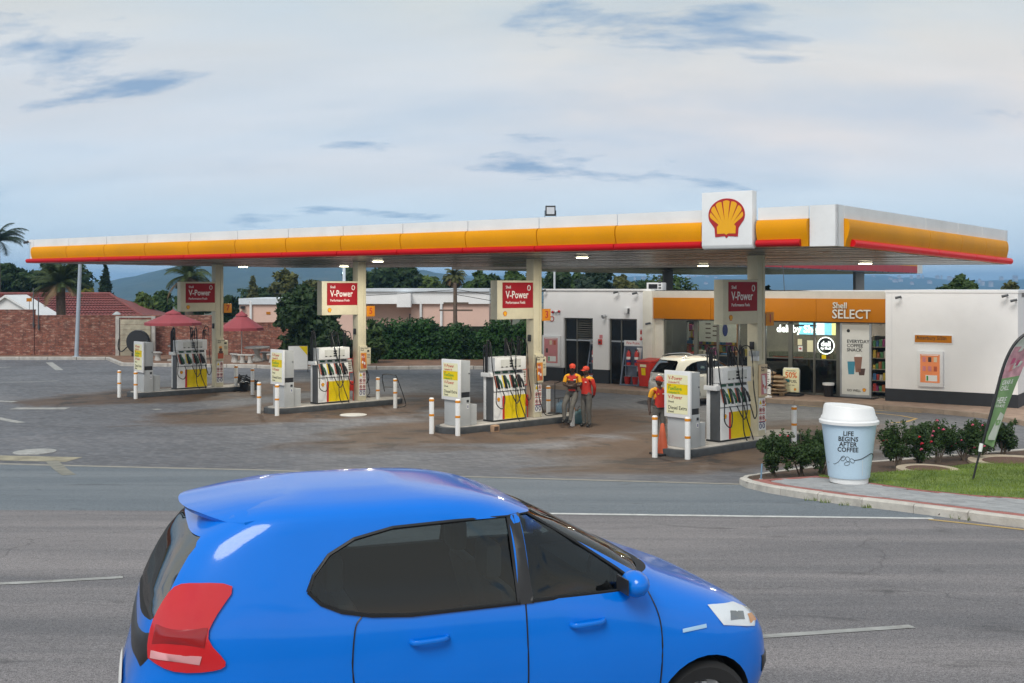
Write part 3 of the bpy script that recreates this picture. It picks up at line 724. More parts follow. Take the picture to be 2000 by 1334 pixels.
# ------------------------------------------------------------------ islands, columns, pumps
ITOP = .18
WHERE = {1: 'beside the parked white car', 3: 'beside the two attendants', 5: 'beside the red extinguisher stand', 7: 'in front of the parasols and the brick wall'}
WSIGN = {1: 'brightly lit, beside the plate with figure 1', 3: 'beside the plate with figure 3', 5: 'beside the plate with figure 5', 7: 'beside the plate with figure 7'}
WBOL = {1: 'beside the traffic cone', 3: 'pump with two attendants', 5: 'pump with the red stand', 7: 'pump before the parasols'}
WCAB = {1: 'next to the traffic cone', 3: 'at the island with two attendants', 5: 'at the island with the red extinguisher stand', 7: 'in front of the tyre-like hose reel'}
isl_outline = []
for i in range(13): a = R(90 + 180 * i / 12); isl_outline.append((-3.05 + .52 * math.cos(a), .58 * math.sin(a)))
for i in range(13): a = R(-90 + 180 * i / 12); isl_outline.append((1.15 + .52 * math.cos(a), .58 * math.sin(a)))
def capsule_island(n_):
    r = thing('pump_island', 'dark kerbed concrete island ' + WHERE[n_], 'pump island', COLS[n_], IRZ, 'pump islands')
    MB().prism(isl_outline, -.05, ITOP - .01, lambda p, q, t_: (p, q, t_)).build('kerb', KERBD, r, bevel=.02)
    MB().prism([(x * .965, y * .86) for x, y in isl_outline], ITOP - .04, ITOP, lambda p, q, t_: (p, q, t_)).build('top_slab', CONC, r)
    return r
def catline(*p): return spline(p, 5)
def make_column(n_):
    r = thing('canopy_column', 'square cream steel canopy column ' + WHERE[n_], 'column', COLS[n_] , IRZ, 'canopy columns')
    h = .165; base_ = FR
    MB().box(-h, h, -h, h, ITOP + .002, 4.95).build('shaft', CREAM, r, bevel=.012)
    MB().box(.05, .08, -h - .02, -h - .001, ITOP + 2.0, 4.94).build('cable_duct', CREAM, r)
    MB().box(-h - .05, -h - .001, -.06, .06, 2.45, 2.65).build('junction_box', BLACKP, r, bevel=.01)
    return r
def make_sign(n_):
    r = thing('fuel_sign', 'white box sign with a red panel ' + WSIGN[n_], 'sign', COLS[n_], IRZ, 'fuel signs on the columns')
    x0, x1, z0, z1, y0, y1 = -1.60, -.17, 3.13, 4.27, -.17, .13
    MB().box(x0, x1, y0, y1, z0, z1).build('box', CREAM, r, bevel=.015)
    MB().box(x0 + .20, x1 - .03, y0 - .008, y0 - .001, z0 + .33, z1 - .06).build('red_panel', SIGNRED, r)
    yy = y0 - .010; xl = x0 + .32
    lettering('Shell', INKW, r, (xl, yy, z1 - .20), .12, .015, .002, 'LEFT', .9)
    lettering('V-Power', INKW, r, (xl, yy, z1 - .43), .31, .028, .002, 'LEFT', .80)
    lettering('Performance Fuels', INKW, r, (xl, yy, z1 - .65), .115, .02, .002, 'LEFT', .88)
    ringm = MB(); cx, cz = x1 - .20, z1 - .22
    ringm.tube([(cx + .055 * math.cos(a), yy, cz + .075 * math.sin(a)) for a in [2 * math.pi * i / 14 for i in range(15)]], .014, 5); ringm.build('oval_mark', INKW, r)
    emblem(r, lambda p, q, o_: (x0 + .30 + p, y0 - .002 - o_ * .5, z0 + .165 + q), .15)
    return r
def make_number(n_):
    r = thing('number_sign', f'small orange plate with the red figure {n_} on a column', 'sign', COLS[n_], IRZ, 'pump number plates')
    MB().box(.17, .50, -.20, -.17, 3.06, 3.42).build('plate', ORANGE, r, bevel=.004)
    MB().box(.167, .19, -.169, .05, 3.1, 3.38).build('bracket', GREY, r)
    lettering(str(n_), INKR, r, (.335, -.203, 3.24), .30, .03, .002)
    return r
PHOTO = [mat('poster_red', (.48, .10, .045), .4), mat('poster_pink', (.62, .22, .24), .4), mat('poster_cream', (.70, .60, .42), .4), mat('poster_dark', (.09, .05, .04), .4), mat('poster_orange', (.70, .27, .03), .4)]
POSTB = {1: mat('poster_board_faded', (.72, .56, .36), .5), 3: CREAM, 5: CREAM, 7: CREAM}
def make_poster(n_):
    r = thing('poster_board', {1: 'faded cream poster board with a pale pink picture on a column', 3: 'cream poster board with an orange and red picture beside two attendants', 5: 'cream poster board with an orange drinks picture above warning pictograms', 7: 'cream poster board with a picture of a capped person on red'}[n_], 'poster', COLS[n_], IRZ)
    y0, y1 = -.24, -.168
    MB().box(-.14, .16, y0, y1, 1.22, 2.06).build('board', POSTB[n_], r, bevel=.01)
    lettering('New from\nShell', INK, r, (-.12, y0 - .002, 1.945), .075, .02, .001, 'LEFT')
    a, c2_ = {1: (PHOTO[1], INKW), 3: (PHOTO[4], PHOTO[0]), 5: (PHOTO[4], PHOTO[0]), 7: (PHOTO[2], PHOTO[0])}[n_]
    MB().box(-.11, .13, y0 - .005, y0 - .001, 1.28, 1.82).build('picture', a, r)
    mb = MB(); yq = y0 - .007
    if n_ == 7:
        mb.box(-.11, .13, yq, y0 - .006, 1.28, 1.50); mb.build('picture_red_block', PHOTO[0], r)
        MB().ball((.01, yq, 1.64), (.06, .003, .07), 12, 6).box(-.07, .10, yq - .001, y0 - .006, 1.48, 1.58).build('picture_figure', PHOTO[3], r)
        MB().ball((-.0, yq - .001, 1.72), (.065, .003, .045), 12, 6).build('picture_cap', PHOTO[4], r)
    else:
        mb.prism([(-.08, 1.78), (.03, 1.78), (.12, 1.30), (.0, 1.30)], yq, y0 - .006, lambda p, q, t_: (p, t_, q)); mb.build('picture_block', c2_, r)
        MB().ball((-.03, yq - .001, 1.50), (.035, .003, .05), 10, 6).ball((.05, yq - .001, 1.46), (.03, .003, .05), 10, 6).build('picture_cups', INKW if n_ != 1 else PHOTO[0], r)
        lettering('RO', INKW, r, (-.01, yq - .001, 1.68), .10, .02, .001)
    s = tag(MB().box(-.13, .14, -.180, -.168, .34, 1.18).build('pictogram_sheet', INKW), None); s.parent = r
    tri = MB().prism([(-.115, 1.02), (-.015, 1.02), (-.065, 1.13)], -.186, -.181, lambda p, q, t_: (p, t_, q)); tri.build('warning_triangle', YELP, s)
    rings = MB(); blk = MB()
    for k, (cx, cz) in enumerate([(.07, 1.075), (-.065, .87), (.07, .87), (-.065, .66), (.07, .66)]):
        rings.tube([(cx + .045 * math.cos(w), -.184, cz + .055 * math.sin(w)) for w in [2 * math.pi * i / 12 for i in range(13)]], .008, 4)
        rings.tube([(cx - .03, -.184, cz + .035), (cx + .03, -.184, cz - .035)], .006, 4)
        blk.ball((cx, -.183, cz), (.022, .003, .032), 6, 4)
        rings.box(cx - .055, cx + .055, -.185, -.181, cz - .105, cz - .085)
    rings.build('prohibition_ring', INKR, s); blk.build('pictogram', INK, s)
    bl = MB()
    for cx in (-.065, .07): bl.tube([(cx + .04 * math.cos(w), -.184, .45 + .06 * math.sin(w)) for w in [2 * math.pi * i / 12 for i in range(13)]], .012, 4)
    bl.box(-.12, .13, -.185, -.181, .535, .56); bl.build('mandatory_ring', INKB, s)
    return r
def make_cabinet(n_):
    c = COLS[n_] + IX * -2.95
    r = thing('price_cabinet', 'grey cabinet with a white price panel ' + WCAB[n_], 'price cabinet', (c.x, c.y, ITOP), IRZ, 'price cabinets')
    MB().box(-.17, .19, -.36, .36, .002, .80).build('lower_cabinet', GREY, r, bevel=.008)
    MB().box(-.17, .19, -.36, .36, .95, 1.83).build('upper_cabinet', GREY, r, bevel=.008)
    MB().box(-.15, .17, -.34, .34, .801, .949).build('slot', BLACKP, r)
    MB().box(.21, .48, -.30, .22, .002, .58).build('step_box', GREY, r, bevel=.008)
    MB().box(-.235, -.171, -.41, .41, .72, 1.86).build('price_panel', WHITE, r, bevel=.012)
    for z0, z1, mm in ((1.54, 1.76, PALEY), (1.29, 1.535, YELP), (1.045, 1.285, PALEY), (.815, 1.04, PALEY)):
        MB().box(-.239, -.236, -.33, .33, z0, z1).build('price_strip', mm, r)
    # local -x face: text reads along -y
    def tx(s, mm, y, z, size, bold=.02): lettering(s, mm, r, (-.2405, y, z), size, bold, .001, 'LEFT', .95, face='-x')
    for s, mm, z, size in (('V-Power', INKR, 1.675, .13), ('Unleaded 95', INKR, 1.575, .075), ('Shell', INKR, 1.50, .05), ('FuelSave', INKG, 1.425, .13), ('Unleaded 95', INKG, 1.325, .075), ('V-Power', INKR, 1.21, .13), ('Diesel', INK, 1.10, .075), ('Diesel Extra', INK, .955, .125), ('Diesel', INK, .86, .075)):
        tx(s, mm, .28, z, size)
    MB().box(.06, .14, -.366, -.361, .66, .73).build('lock', BLACKP, r, bevel=.01); MB().box(.07, .13, -.364, -.361, .48, .60).build('sticker', INKW, r); MB().box(.085, .115, -.366, -.3645, .50, .58).build('sticker_figure', INKB, r)
    MB().box(.13, .16, -.372, -.361, 1.45, 1.48).build('keyhole', BLACKP, r)
    return r
GREENN = mat('nozzle_green', (.012, .10, .05), .4)
def make_pump(n_):
    c = COLS[n_] + IX * -1.17
    r = thing('fuel_pump', 'white and yellow four-nozzle fuel pump ' + WHERE[n_], 'fuel pump', (c.x, c.y, ITOP), IRZ, 'fuel pumps')
    w = .63; fy = -.22
    MB().box(-w, w, fy + .03, .22, .005, .05).build('base_plinth', BLACKP, r)
    MB().box(-w + .04, w - .01, fy, .22, .05, .86).build('lower_cabinet', PWHITE, r, bevel=.01)
    MB().box(-w - .004, -w + .038, fy + .02, .09, .05, 1.30).build('side_panel', DGREY, r, bevel=.01); MB().box(-w + .0, -w + .038, .092, .21, .05, 1.30).build('side_post', PWHITE, r, bevel=.01)
    MB().box(-w + .36, -w + .44, fy - .006, fy - .001, .06, .74).build('red_stripe', REDP, r)
    MB().box(-w + .441, w - .012, fy - .006, fy - .001, .06, .74).build('yellow_panel', YELP, r)
    MB().box(-w + .03, w - .005, fy - .008, fy + .02, .862, .874).build('seam', BLACKP, r)
    emblem(r, lambda p, q, o_: (-w + .21 + p, fy - .001 - o_ * .5, .64 + q), .12)
    # slanted nozzle bay
    prof = [(fy, .876), (.22, .876), (.22, 1.46), (fy + .10, 1.46), (fy + .07, 1.36), (fy + .02, .95)]
    MB().prism(prof, -w + .045, w - .012, lambda p, q, t_: (t_, p, q)).build('nozzle_bay', PWHITE, r, bevel=.006)
    MB().box(-w - .06, w + .01, fy + .01, .24, 1.30, 1.385).build('side_bracket', PWHITE, r, bevel=.01) if False else MB().box(-w - .10, -w + .04, fy + .03, .22, 1.30, 1.42).build('side_bracket', PWHITE, r, bevel=.012)
    d = MB().box(-w + .04, w - .02, fy - .04, .22, 1.475, 1.86).build('display_box', PWHITE, r, bevel=.014)
    MB().box(-w + .26, w - .22, fy - .046, fy - .041, 1.56, 1.79).build('display_glass', mat('display_face', (.62, .63, .60), .25), d)
    for k in range(3): MB().box(-.03, .10, fy - .05, fy - .047, 1.72 - k * .075, 1.765 - k * .075).build('display_digits', INK, d)
    for k in range(5): MB().box(-w + .28 + k * .17, -w + .345 + k * .17, fy - .05, fy - .047, 1.565, 1.592).build('key_label', INK, d)
    slots = [-.42, -.13, .16, .42]
    for i, sx_ in enumerate(slots):
        MB().prism([(fy + .018, .94), (fy + .068, 1.33), (fy + .072, 1.33), (fy + .022, .94)], sx_ - .045, sx_ + .06, lambda p, q, t_: (t_ + (q - 1.13) * -.18, p - .006, q)).build('nozzle_slot', BLACKP, r)
        MB().prism([(fy + .016, .98), (fy + .066, 1.33), (fy + .070, 1.33), (fy + .02, .98)], sx_ - .09, sx_ - .055, lambda p, q, t_: (t_ + (q - 1.13) * -.18, p - .006, q)).build('grade_stripe', YELP if i == 1 else PHOTO[0], r)
        MB().box(sx_ - .06, sx_ + .12, fy + .06, fy + .098, 1.385, 1.445).build('grade_badge', GREENN if i < 3 else DGREY, r)
        nm = GREENN if i < 3 else BLACKP
        nz = MB().tube(spline([(sx_ - .02, fy + .02, 1.31), (sx_ + .01, fy - .03, 1.20), (sx_ + .05, fy - .07, 1.08), (sx_ + .085, fy - .06, .97)], 4), [.016] * 4 + [.034] * 5 + [.028] * 4, 7)
        nz.tube(spline([(sx_ + .0, fy - .03, 1.15), (sx_ + .0, fy - .12, 1.08), (sx_ + .06, fy - .11, .99)], 4), .012, 5)
        nz.build('nozzle', nm, r, smooth=50)
        MB().tube([(sx_ + .083, fy - .062, .985), (sx_ + .10, fy - .06, .90)], [.022, .016], 7).build('nozzle_collar', INKW, r)
    rg = random.Random(n_)
    for i, sx_ in enumerate(slots):
        a = (sx_ + .10, fy - .06, .90); j = rg.uniform(-.06, .06)
        if i == 0: pts = [a, (sx_ + .16, fy - .10, .66), (sx_ + .02, fy - .16, .42 + j), (sx_ - .20, fy - .14, .55), (-w + .02, fy - .12, 1.0), (-w - .06, fy - .05, 1.55), (-w - .05, fy + .06, 2.28), (-w - .04, .02, 2.22), (-w - .04, .04, 1.4)]
        elif i == 1: pts = [a, (sx_ + .16, fy - .12, .72), (sx_ + .30, fy - .15, .50 + j), (sx_ + .46, fy - .12, .8), (sx_ + .36, fy - .08, 1.2), (sx_ + .20, fy - .07, 1.6), (sx_ + .12, fy - .05, 1.95), (sx_ + .14, -.02, 2.38), (sx_ + .22, .05, 2.2), (sx_ + .24, .08, 1.86)]
        elif i == 2: pts = [a, (sx_ + .16, fy - .13, .5), (sx_ + .32, fy - .2, .08 - .1), (sx_ + .16, fy - .22, -.10), (sx_ - .04, fy - .18, .2), (sx_ - .02, fy - .12, .9), (sx_ + .02, fy - .08, 1.6), (sx_ + .03, fy - .05, 2.0), (sx_ + .10, -.02, 2.38), (sx_ + .16, .05, 2.1), (sx_ + .16, .08, 1.86)]
        else: pts = [a, (sx_ + .13, fy - .10, .74), (sx_ + .22, fy - .12, .55 + j), (sx_ + .34, fy - .1, .7), (w + .07, fy - .05, 1.3), (w + .06, fy + .02, 2.25), (w + .04, .05, 2.36), (w + .0, .1, 2.1), (w - .02, .1, 1.8)]
        MB().tube(spline(pts, 6), .0155, 6).build('hose', BLACK, r, smooth=60)
    for k, (mx, my) in enumerate(((-w - .05, -.02), (-w - .05, .06), (-w - .05, .14), (.10, .10), (.18, .12), (.26, .10), (w - .02, .12), (w + .03, .06))):
        h = 2.20 + rg.uniform(0, .22); y0 = 1.42 if k < 3 else 1.86
        MB().tube(spline([(mx, my, y0), (mx, my, h - .1), (mx + .03, my, h), (mx + .10, my + .02, h - .05), (mx + .12, my + .04, y0 + .15)], 5), .018, 6).build('hose_mast', BLACK, r, smooth=60)
    return r
for k in (1, 3, 5, 7):
    capsule_island(k); make_column(k); make_sign(k); make_number(k); make_poster(k); make_cabinet(k); make_pump(k)

# bollards
BAND = ORANGE
def bollard_mesh():
    body = MB().lathe([(.068, 0), (.068, .955), (.062, .985), (.045, 1.0), (.001, 1.003)], 16).mesh('post', [PWHITE], smooth=40)
    band = MB().lathe([(.0695, .90), (.0708, .905), (.0708, .96), (.0695, .965)], 16).mesh('band', [BAND], smooth=40)
    band2 = MB().lathe([(.0695, .49), (.0708, .495), (.0708, .545), (.0695, .55)], 16).mesh('band', [BAND], smooth=40)
    return body, band, band2
BM = bollard_mesh()
def bollard(px, py, label, h=1.0, p=None):
    q = p or G(px, py); r = thing('bollard', label, 'bollard', (q.x, q.y, q.z), random.uniform(0, 6), 'orange banded bollards')
    r.scale = (1, 1, h)
    for nm, me in zip(('post', 'band', 'band'), BM): link(nm, me, r)
    return r
for n_, ps in {7: [(233, 773), (265, 776)], 5: [(506, 804), (541, 809)], 3: [(843, 844), (894, 848)], 1: [(1279, 890), (1343, 894)]}.items():
    for (px, py), wh in zip(ps, ('far', 'near')): bollard(px, py + 3, f'orange banded bollard at the {wh} cabinet corner, ' + WBOL[n_])
q = G(461, 762); bollard(0, 0, 'white bollard with orange bands behind the black crate', .98, p=Vector((q.x, q.y, 0)))
bollard(493, 771, 'white bollard with orange bands beside the black crate')
bollard(738, 790, 'white bollard with orange bands standing on the rounded end of an island', .95)
bollard(772, 797, 'white bollard with orange bands inside a black wire hoop')
bollard(1071, 812, 'white bollard with orange bands between the poster column and the blue can', .95)
bollard(1118, 832, 'white bollard with orange bands under the attendant with folded arms')
bollard(1491, 858, 'white bollard with orange bands half hidden behind the column of pump 1')
bollard(1551, 868, 'white bollard with orange bands standing alone behind the rose bushes')
# ------------------------------------------------------------------ shop building
SRZ = R(-34.4)                            # facade runs from back left to front right
SO = Vector((13.0, 38.5, 0)); SX = Vector((math.cos(SRZ), math.sin(SRZ), 0)); SY = Vector((-SX.y, SX.x, 0))
def sx(px, y=0.0):                        # photo column -> shop x on the plane y
    t_ = (px - 1000) / F; o_ = SO + SY * y
    return (t_ * o_.y - o_.x) / (SX.x - t_ * SX.y)
def sd(x, y=0.0): return (SO + SX * x + SY * y).y
def sz(px, py, y=0.0): x = sx(px, y); return HC - (py - HOR) * sd(x, y) / F
FL = .15                                  # floor over forecourt
shop = thing('shop_building', 'low white shop building with an orange sign band and dark glass front', 'building', SO, SRZ)
xL, xP, xR = sx(1063), sx(1262), sx(1735)  # left end, pilaster, right end of the recessed front
xE = sx(1988, -.35); TOP = 3.92
PLINTH = mat('dark_plinth', (.02, .023, .028), .6, var=.15)
# recessed glazed part is at y=0.. ; white wings stand at y=-.05 (left) and y=-.35 (right)
dA, dB = (sx(1102), sx(1159)), (sx(1190), sx(1245))
dtop = sz(1130, 621)
def wallbox(x0, x1, y0, y1, z0, z1, nm='wall', mm=WALLW, bevel=0): return MB().box(x0, x1, y0, y1, z0, z1).build(nm, mm, shop, bevel=bevel)
for x0, x1 in ((xL, dA[0]), (dA[1], dB[0]), (dB[1], xP)): wallbox(x0, x1, -.05, .25, FL + .55, dtop); wallbox(x0, x1, -.055, .25, FL - .1, FL + .548, 'plinth', PLINTH)
wallbox(xL, xP, -.05, .25, dtop + .001, TOP)
wallbox(xL - .02, xP + .25, -.10, .30, TOP + .001, TOP + .07, 'coping')
wallbox(xP, xP + .42, -.30, .25, FL - .05, TOP - .0, 'pilaster', mat('cream_wall', (.72, .70, .62), .7, var=.04), .01)
wallbox(xR, xE, -.35, 6, FL + .42, TOP - .04, 'wall', WALLW); wallbox(xR - .01, xE + .01, -.36, 6, FL - .14, FL + .418, 'plinth', PLINTH)
wallbox(xR - .02, xE + .02, -.37, 6.02, TOP - .039, TOP + .05, 'coping')
wallbox(xR + .18, xR + .24, -.352, -.34, FL + .42, TOP - .05, 'wall_joint', WHITE)
wallbox(xL, xL + .25, .25, 11, FL - .1, TOP, 'side_wall'); wallbox(xL + .25, xE - .2, 10.8, 11, -.1, TOP, 'back_wall')
# door and window frames in the left wing
for (x0, x1), nm in ((dA, 'door'), (dB, 'side_window')):
    r_ = MB().box(x0 + .005, x0 + .06, .06, .14, FL, dtop).build(nm + '_frame', FRAME, shop)
    for a, c_ in ((x1 - .06, x1 - .005), ((x0 + x1) / 2 - .14, (x0 + x1) / 2 - .09)): MB().box(a, c_, .06, .14, FL, dtop).build('jamb', FRAME, r_)
    zt_ = dtop - .92
    for z0, z1 in ((dtop - .05, dtop), (zt_ - .03, zt_ + .03)): MB().box(x0 + .06, x1 - .06, .065, .135, z0, z1).build('rail', STEEL if z1 < dtop else FRAME, r_)
    if nm == 'door':
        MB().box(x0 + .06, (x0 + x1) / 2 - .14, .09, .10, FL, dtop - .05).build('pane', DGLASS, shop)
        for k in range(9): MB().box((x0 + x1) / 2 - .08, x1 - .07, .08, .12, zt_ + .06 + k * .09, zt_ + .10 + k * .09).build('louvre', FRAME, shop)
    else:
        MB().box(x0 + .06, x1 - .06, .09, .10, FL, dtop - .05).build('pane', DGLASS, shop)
DARKIN = mat('dark_interior', (.05, .05, .048), .8); LIGHTIN = mat('interior_wall', (.27, .25, .22), .7, var=.1)
wallbox(xL + .3, xP, 3.4, 3.5, FL, TOP - .1, 'inner_wall', DARKIN); wallbox(xP - .0, xP + .1, .3, 3.5, FL, TOP - .1, 'inner_wall', DARKIN)
# main glazed front
gL, gR = xP + .42, xR
fz0, fz1 = sz(1725, 630), sz(1725, 584)
wallbox(gL, gR, -.10, .30, fz1 + .001, TOP, 'parapet', mat('parapet_grey', (.55, .53, .47), .7, var=.06))
cuts = [gL, gL + (gR - gL) * .27, sx(1598), gR]
for a, c_ in zip(cuts, cuts[1:]): MB().box(a + .005, c_ - .005, -.22, .05, fz0, fz1).build('orange_sign_band', FASCIA_O, shop, bevel=.006)
wallbox(gL, sx(1296), -.05, .25, FL - .05, fz0 - .001, 'wall', mat('cream_wall', (.72, .70, .62), .7))
w0 = sx(1296); wx = [w0, sx(1352), sx(1364), sx(1400), sx(1440), sx(1492), sx(1538), sx(1546), sx(1588), sx(1636), sx(1646)]
mull = [w0, sx(1356), sx(1399), sx(1440), sx(1492), sx(1541), sx(1588), sx(1635)]
wide = {1, 5, 7}
for i, x in enumerate(mull):
    h = .10 if i in wide else .04
    MB().box(x - h / 2, x + h, .06, .18, FL, fz0 - .002).build('mullion', FRAME, shop, bevel=.005)
trz = FL + 1.30
for a, c_ in zip(mull, mull[1:]):
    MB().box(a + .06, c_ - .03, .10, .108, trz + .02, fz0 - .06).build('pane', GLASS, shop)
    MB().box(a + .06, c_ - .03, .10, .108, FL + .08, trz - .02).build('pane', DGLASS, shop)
    MB().box(a + .06, c_ - .03, .08, .14, trz - .02, trz + .02).build('transom', FRAME, shop)
    MB().box(a + .06, c_ - .03, .08, .16, FL, FL + .08).build('bottom_rail', FRAME, shop)
    MB().box(a + .06, c_ - .03, .08, .16, fz0 - .06, fz0 - .002).build('top_rail', FRAME, shop)
# sliding door leaf with poster, open gap beside it
dl0, dl1 = sx(1644), sx(1698)
MB().box(dl0, dl1, .0, .04, FL + .10, fz0 - .10).build('door_leaf', mat('door_banner_ground', (.66, .67, .64), .5, var=.05), shop)
for a, c_ in ((dl0 - .06, dl0), (dl1, dl1 + .07)): MB().box(a, c_, -.01, .05, FL + .02, fz0 - .05).build('door_stile', STEEL, shop)
MB().box(dl0, dl1, -.01, .05, FL + .02, FL + .098).build('door_rail', STEEL, shop); MB().box(mull[-1] + .10, gR, -.0, .2, fz0 - .05, fz0 - .002).build('door_header', FRAME, shop)
MB().box(gR - .10, gR - .01, .0, .2, FL, fz0 - .052).build('mullion', FRAME, shop)
# banner on the door leaf
def shop_text(s, mm, px, py, size, y=-.004, bold=.025, align='LEFT', sxx=1.0, parent=shop, ex=.003): return lettering(s, mm, parent, (sx(px, y), y, sz(px, py, y)), size, bold, ex, align, sxx)
shop_text('EVERYDAY\nCOFFEE\nSNACK', INK, 1654, 675, .165, bold=.03)
shop_text('GO WELL', INK, 1654, 762, .115)
def art(nm, poly, mm, y=-.004, parent=shop): return MB().prism([(sx(px, y), sz(px, py, y)) for px, py in poly], y, y + .003, lambda p, q, t_: (p, t_, q)).build(nm, mm, parent)
art('banner_cup', [(1655, 706), (1670, 706), (1668, 731), (1657, 731)], mat('cup_blue', (.05, .25, .36), .4))
art('banner_shake', [(1668, 697), (1684, 697), (1681, 727), (1671, 727)], mat('shake_brown', (.26, .13, .09), .4)); art('banner_cream', [(1669, 697), (1672, 692), (1680, 692), (1683, 697)], INKW)
art('banner_muffin', [(1676, 720), (1690, 720), (1688, 733), (1678, 733)], PHOTO[3])
emblem(shop, lambda p, q, o_: (sx(1688) + p, -.003 - o_ * .3, sz(1688, 762) + q), .13)
MB().ball((sx(1657), -.003, sz(1657, 646)), (.06, .003, .06), 12, 6).build('banner_dot', INK, shop)
# raised letters on the sign band
LETT = mat('raised_letter', (.72, .70, .62), .4, var=.02)
for s, px, py, size in (('Shell', 1626, 597, .30), ('SELECT', 1625, 614, .45)):
    bk = shop_text(s, INK, px, py, size, y=-.235, bold=.045, ex=.012, sxx=.93); bk.name = 'letter_backing'
    shop_text(s, LETT, px, py, size, y=-.262, bold=.022, ex=.016, sxx=.93)
# ---- interior
wallbox(gL, xE - .2, 6.8, 6.9, FL, TOP - .1, 'inner_wall', LIGHTIN); wallbox(xL + .3, xE - .2, .31, 10.7, FL - .05, FL - .002, 'floor', mat('shop_floor', (.16, .15, .13), .35))
wallbox(xL + .3, xE - .2, .31, 10.7, TOP - .35, TOP - .2, 'ceiling', mat('shop_ceiling', (.25, .24, .22), .8)); wallbox(xR + .0, xR + .12, .22, 6.8, FL, TOP - .36, 'inner_wall', LIGHTIN)
wallbox(xL, xE, .31, 11, TOP - .19, TOP - .05, 'roof', mat('roof_grey', (.3, .3, .3), .8))
TUBE = mat('ceiling_tube', (.9, .9, .9), .5, emit=(1, .93, .8), es=17)
for x in np.linspace(gL + 1, gR - .5, 5):
    for y in (2.0, 4.6): MB().box(x - .6, x + .6, y - .12, y + .12, TOP - .39, TOP - .36).build('ceiling_light', TUBE, shop)
SCREEN = [mat('screen_blue', (.1, .3, .4), .4, emit=(.22, .55, .75), es=1.1), mat('screen_pale', (.4, .4, .4), .4, emit=(.75, .85, .95), es=1.0), mat('screen_yellow', (.4, .4, .2), .4, emit=(.85, .80, .35), es=.9)]
GLOWW = mat('lit_letter', (.9, .9, .9), .4, emit=(1, .98, 1), es=2.6)
yS = 2.6
mbz0, mbz1 = sz(1600, 654, yS), sz(1600, 631, yS)
mn = thing('menu_screen', 'row of lit blue and white menu screens over the deli counter', 'screen', SO, SRZ)
ed = [sx(q_, yS) for q_ in (1560, 1594, 1610, 1624, 1632)]
for k in range(4): MB().box(ed[k] + .01, ed[k + 1] - .01, yS, yS + .06, mbz0, mbz1).build('screen', SCREEN[(0, 1, 0, 2)[k]], mn)
for k in range(4): MB().box(ed[k] + .008, ed[k + 1] - .008, yS + .061, yS + .10, mbz0 - .02, mbz1 + .02).build('screen_back', BLACKP, mn)
ds_ = thing('deli_sign', 'glowing white deli by Shell lettering behind the shop window', 'sign', SO, SRZ)
lettering('deli by Shell', GLOWW, ds_, (sx(1560, 2.2), 2.2, sz(1560, 643, 2.2)), .40, .03, .01, 'CENTER', .93); MB().box(sx(1528, 2.2), sx(1594, 2.2), 2.22, 2.24, sz(1560, 637, 2.2), sz(1560, 634, 2.2)).build('rail', BLACKP, ds_)
rd = thing('round_deli_sign', 'round black deli sign with a glowing white ring in the window', 'sign', (SO + SX * sx(1613, .3) + SY * .3) + Vector((0, 0, sz(1613, 675, .3))), SRZ)
MB().prism([(.30 * math.cos(a), .30 * math.sin(a)) for a in [2 * math.pi * i / 28 for i in range(28)]], 0, .04, lambda p, q, t_: (p, t_, q)).build('disc', BLACKP, rd)
MB().tube([(.30 * math.cos(a), 0, .30 * math.sin(a)) for a in [2 * math.pi * i / 28 for i in range(29)]], .018, 5).build('ring', GLOWW, rd)
lettering('deli', GLOWW, rd, (0, -.005, .06), .26, .04, .003); lettering('by Shell', GLOWW, rd, (0, -.005, -.10), .12, .03, .003)
# shelving with goods
GOODS = [mat('goods_%d' % i, c_, .45) for i, c_ in enumerate([(.45, .05, .04), (.55, .40, .05), (.05, .15, .32), (.50, .47, .42), (.08, .25, .10), (.40, .14, .05), (.30, .05, .18)])]
SHELFM = mat('shelf_metal', (.30, .28, .22), .5)
def shelf_unit(label, px0, px1, y, zs_, depth=.4, back=None, seed=0, w=.085, parentmat=SHELFM):
    x0, x1 = sx(px0, y), sx(px1, y); r = thing('shelf_unit', label, 'shelf', SO + SX * x0 + SY * y + Vector((0, 0, FL)), SRZ); L_ = x1 - x0; rg = random.Random(seed)
    MB().box(0, L_, depth, depth + .03, 0, zs_[-1] + .4).build('back_panel', back or DARKIN, r)
    for xx in (0, L_ - .03): MB().box(xx, xx + .03, 0, depth, 0, zs_[-1] + .4).build('upright', parentmat, r)
    for z in zs_:
        s = MB().box(.031, L_ - .031, 0, depth, z, z + .03).build('shelf', parentmat, r); x = .06
        while x < L_ - .12:
            h = rg.uniform(.14, .27); ww = w * rg.uniform(.8, 1.3); k = rg.choice(GOODS)
            MB().box(x, x + ww, .04, .25, z + .031, z + .031 + h).build('product', k, s); x += ww + rg.uniform(.008, .03)
    return r
shelf_unit('tall lit shelf of drinks and snacks beside the shop door', 1701, 1733, .9, [.15, .55, .95, 1.35, 1.75], seed=2)
shelf_unit('wide cigarette shelf with a yellow frame behind the till', 1316, 1440, 4.2, [1.15, 1.45, 1.75, 2.05], .3, seed=3, w=.11, parentmat=FASCIA_O)
shelf_unit('narrow snack stand in front of the deli counter', 1600, 1622, 1.2, [.25, .6, .95, 1.2], .3, seed=4)
ct = thing('shop_counter', 'low dark counter with a till behind the shop window', 'counter', SO + SX * sx(1330, 2.0) + SY * 2.0 + Vector((0, 0, FL)), SRZ)
cw = sx(1450, 2) - sx(1330, 2); MB().box(0, cw, 0, .6, .002, 1.05).build('body', PLINTH, ct, bevel=.01); MB().box(-.03, cw + .03, -.03, .63, 1.051, 1.10).build('top', LIGHTIN, ct, bevel=.01)
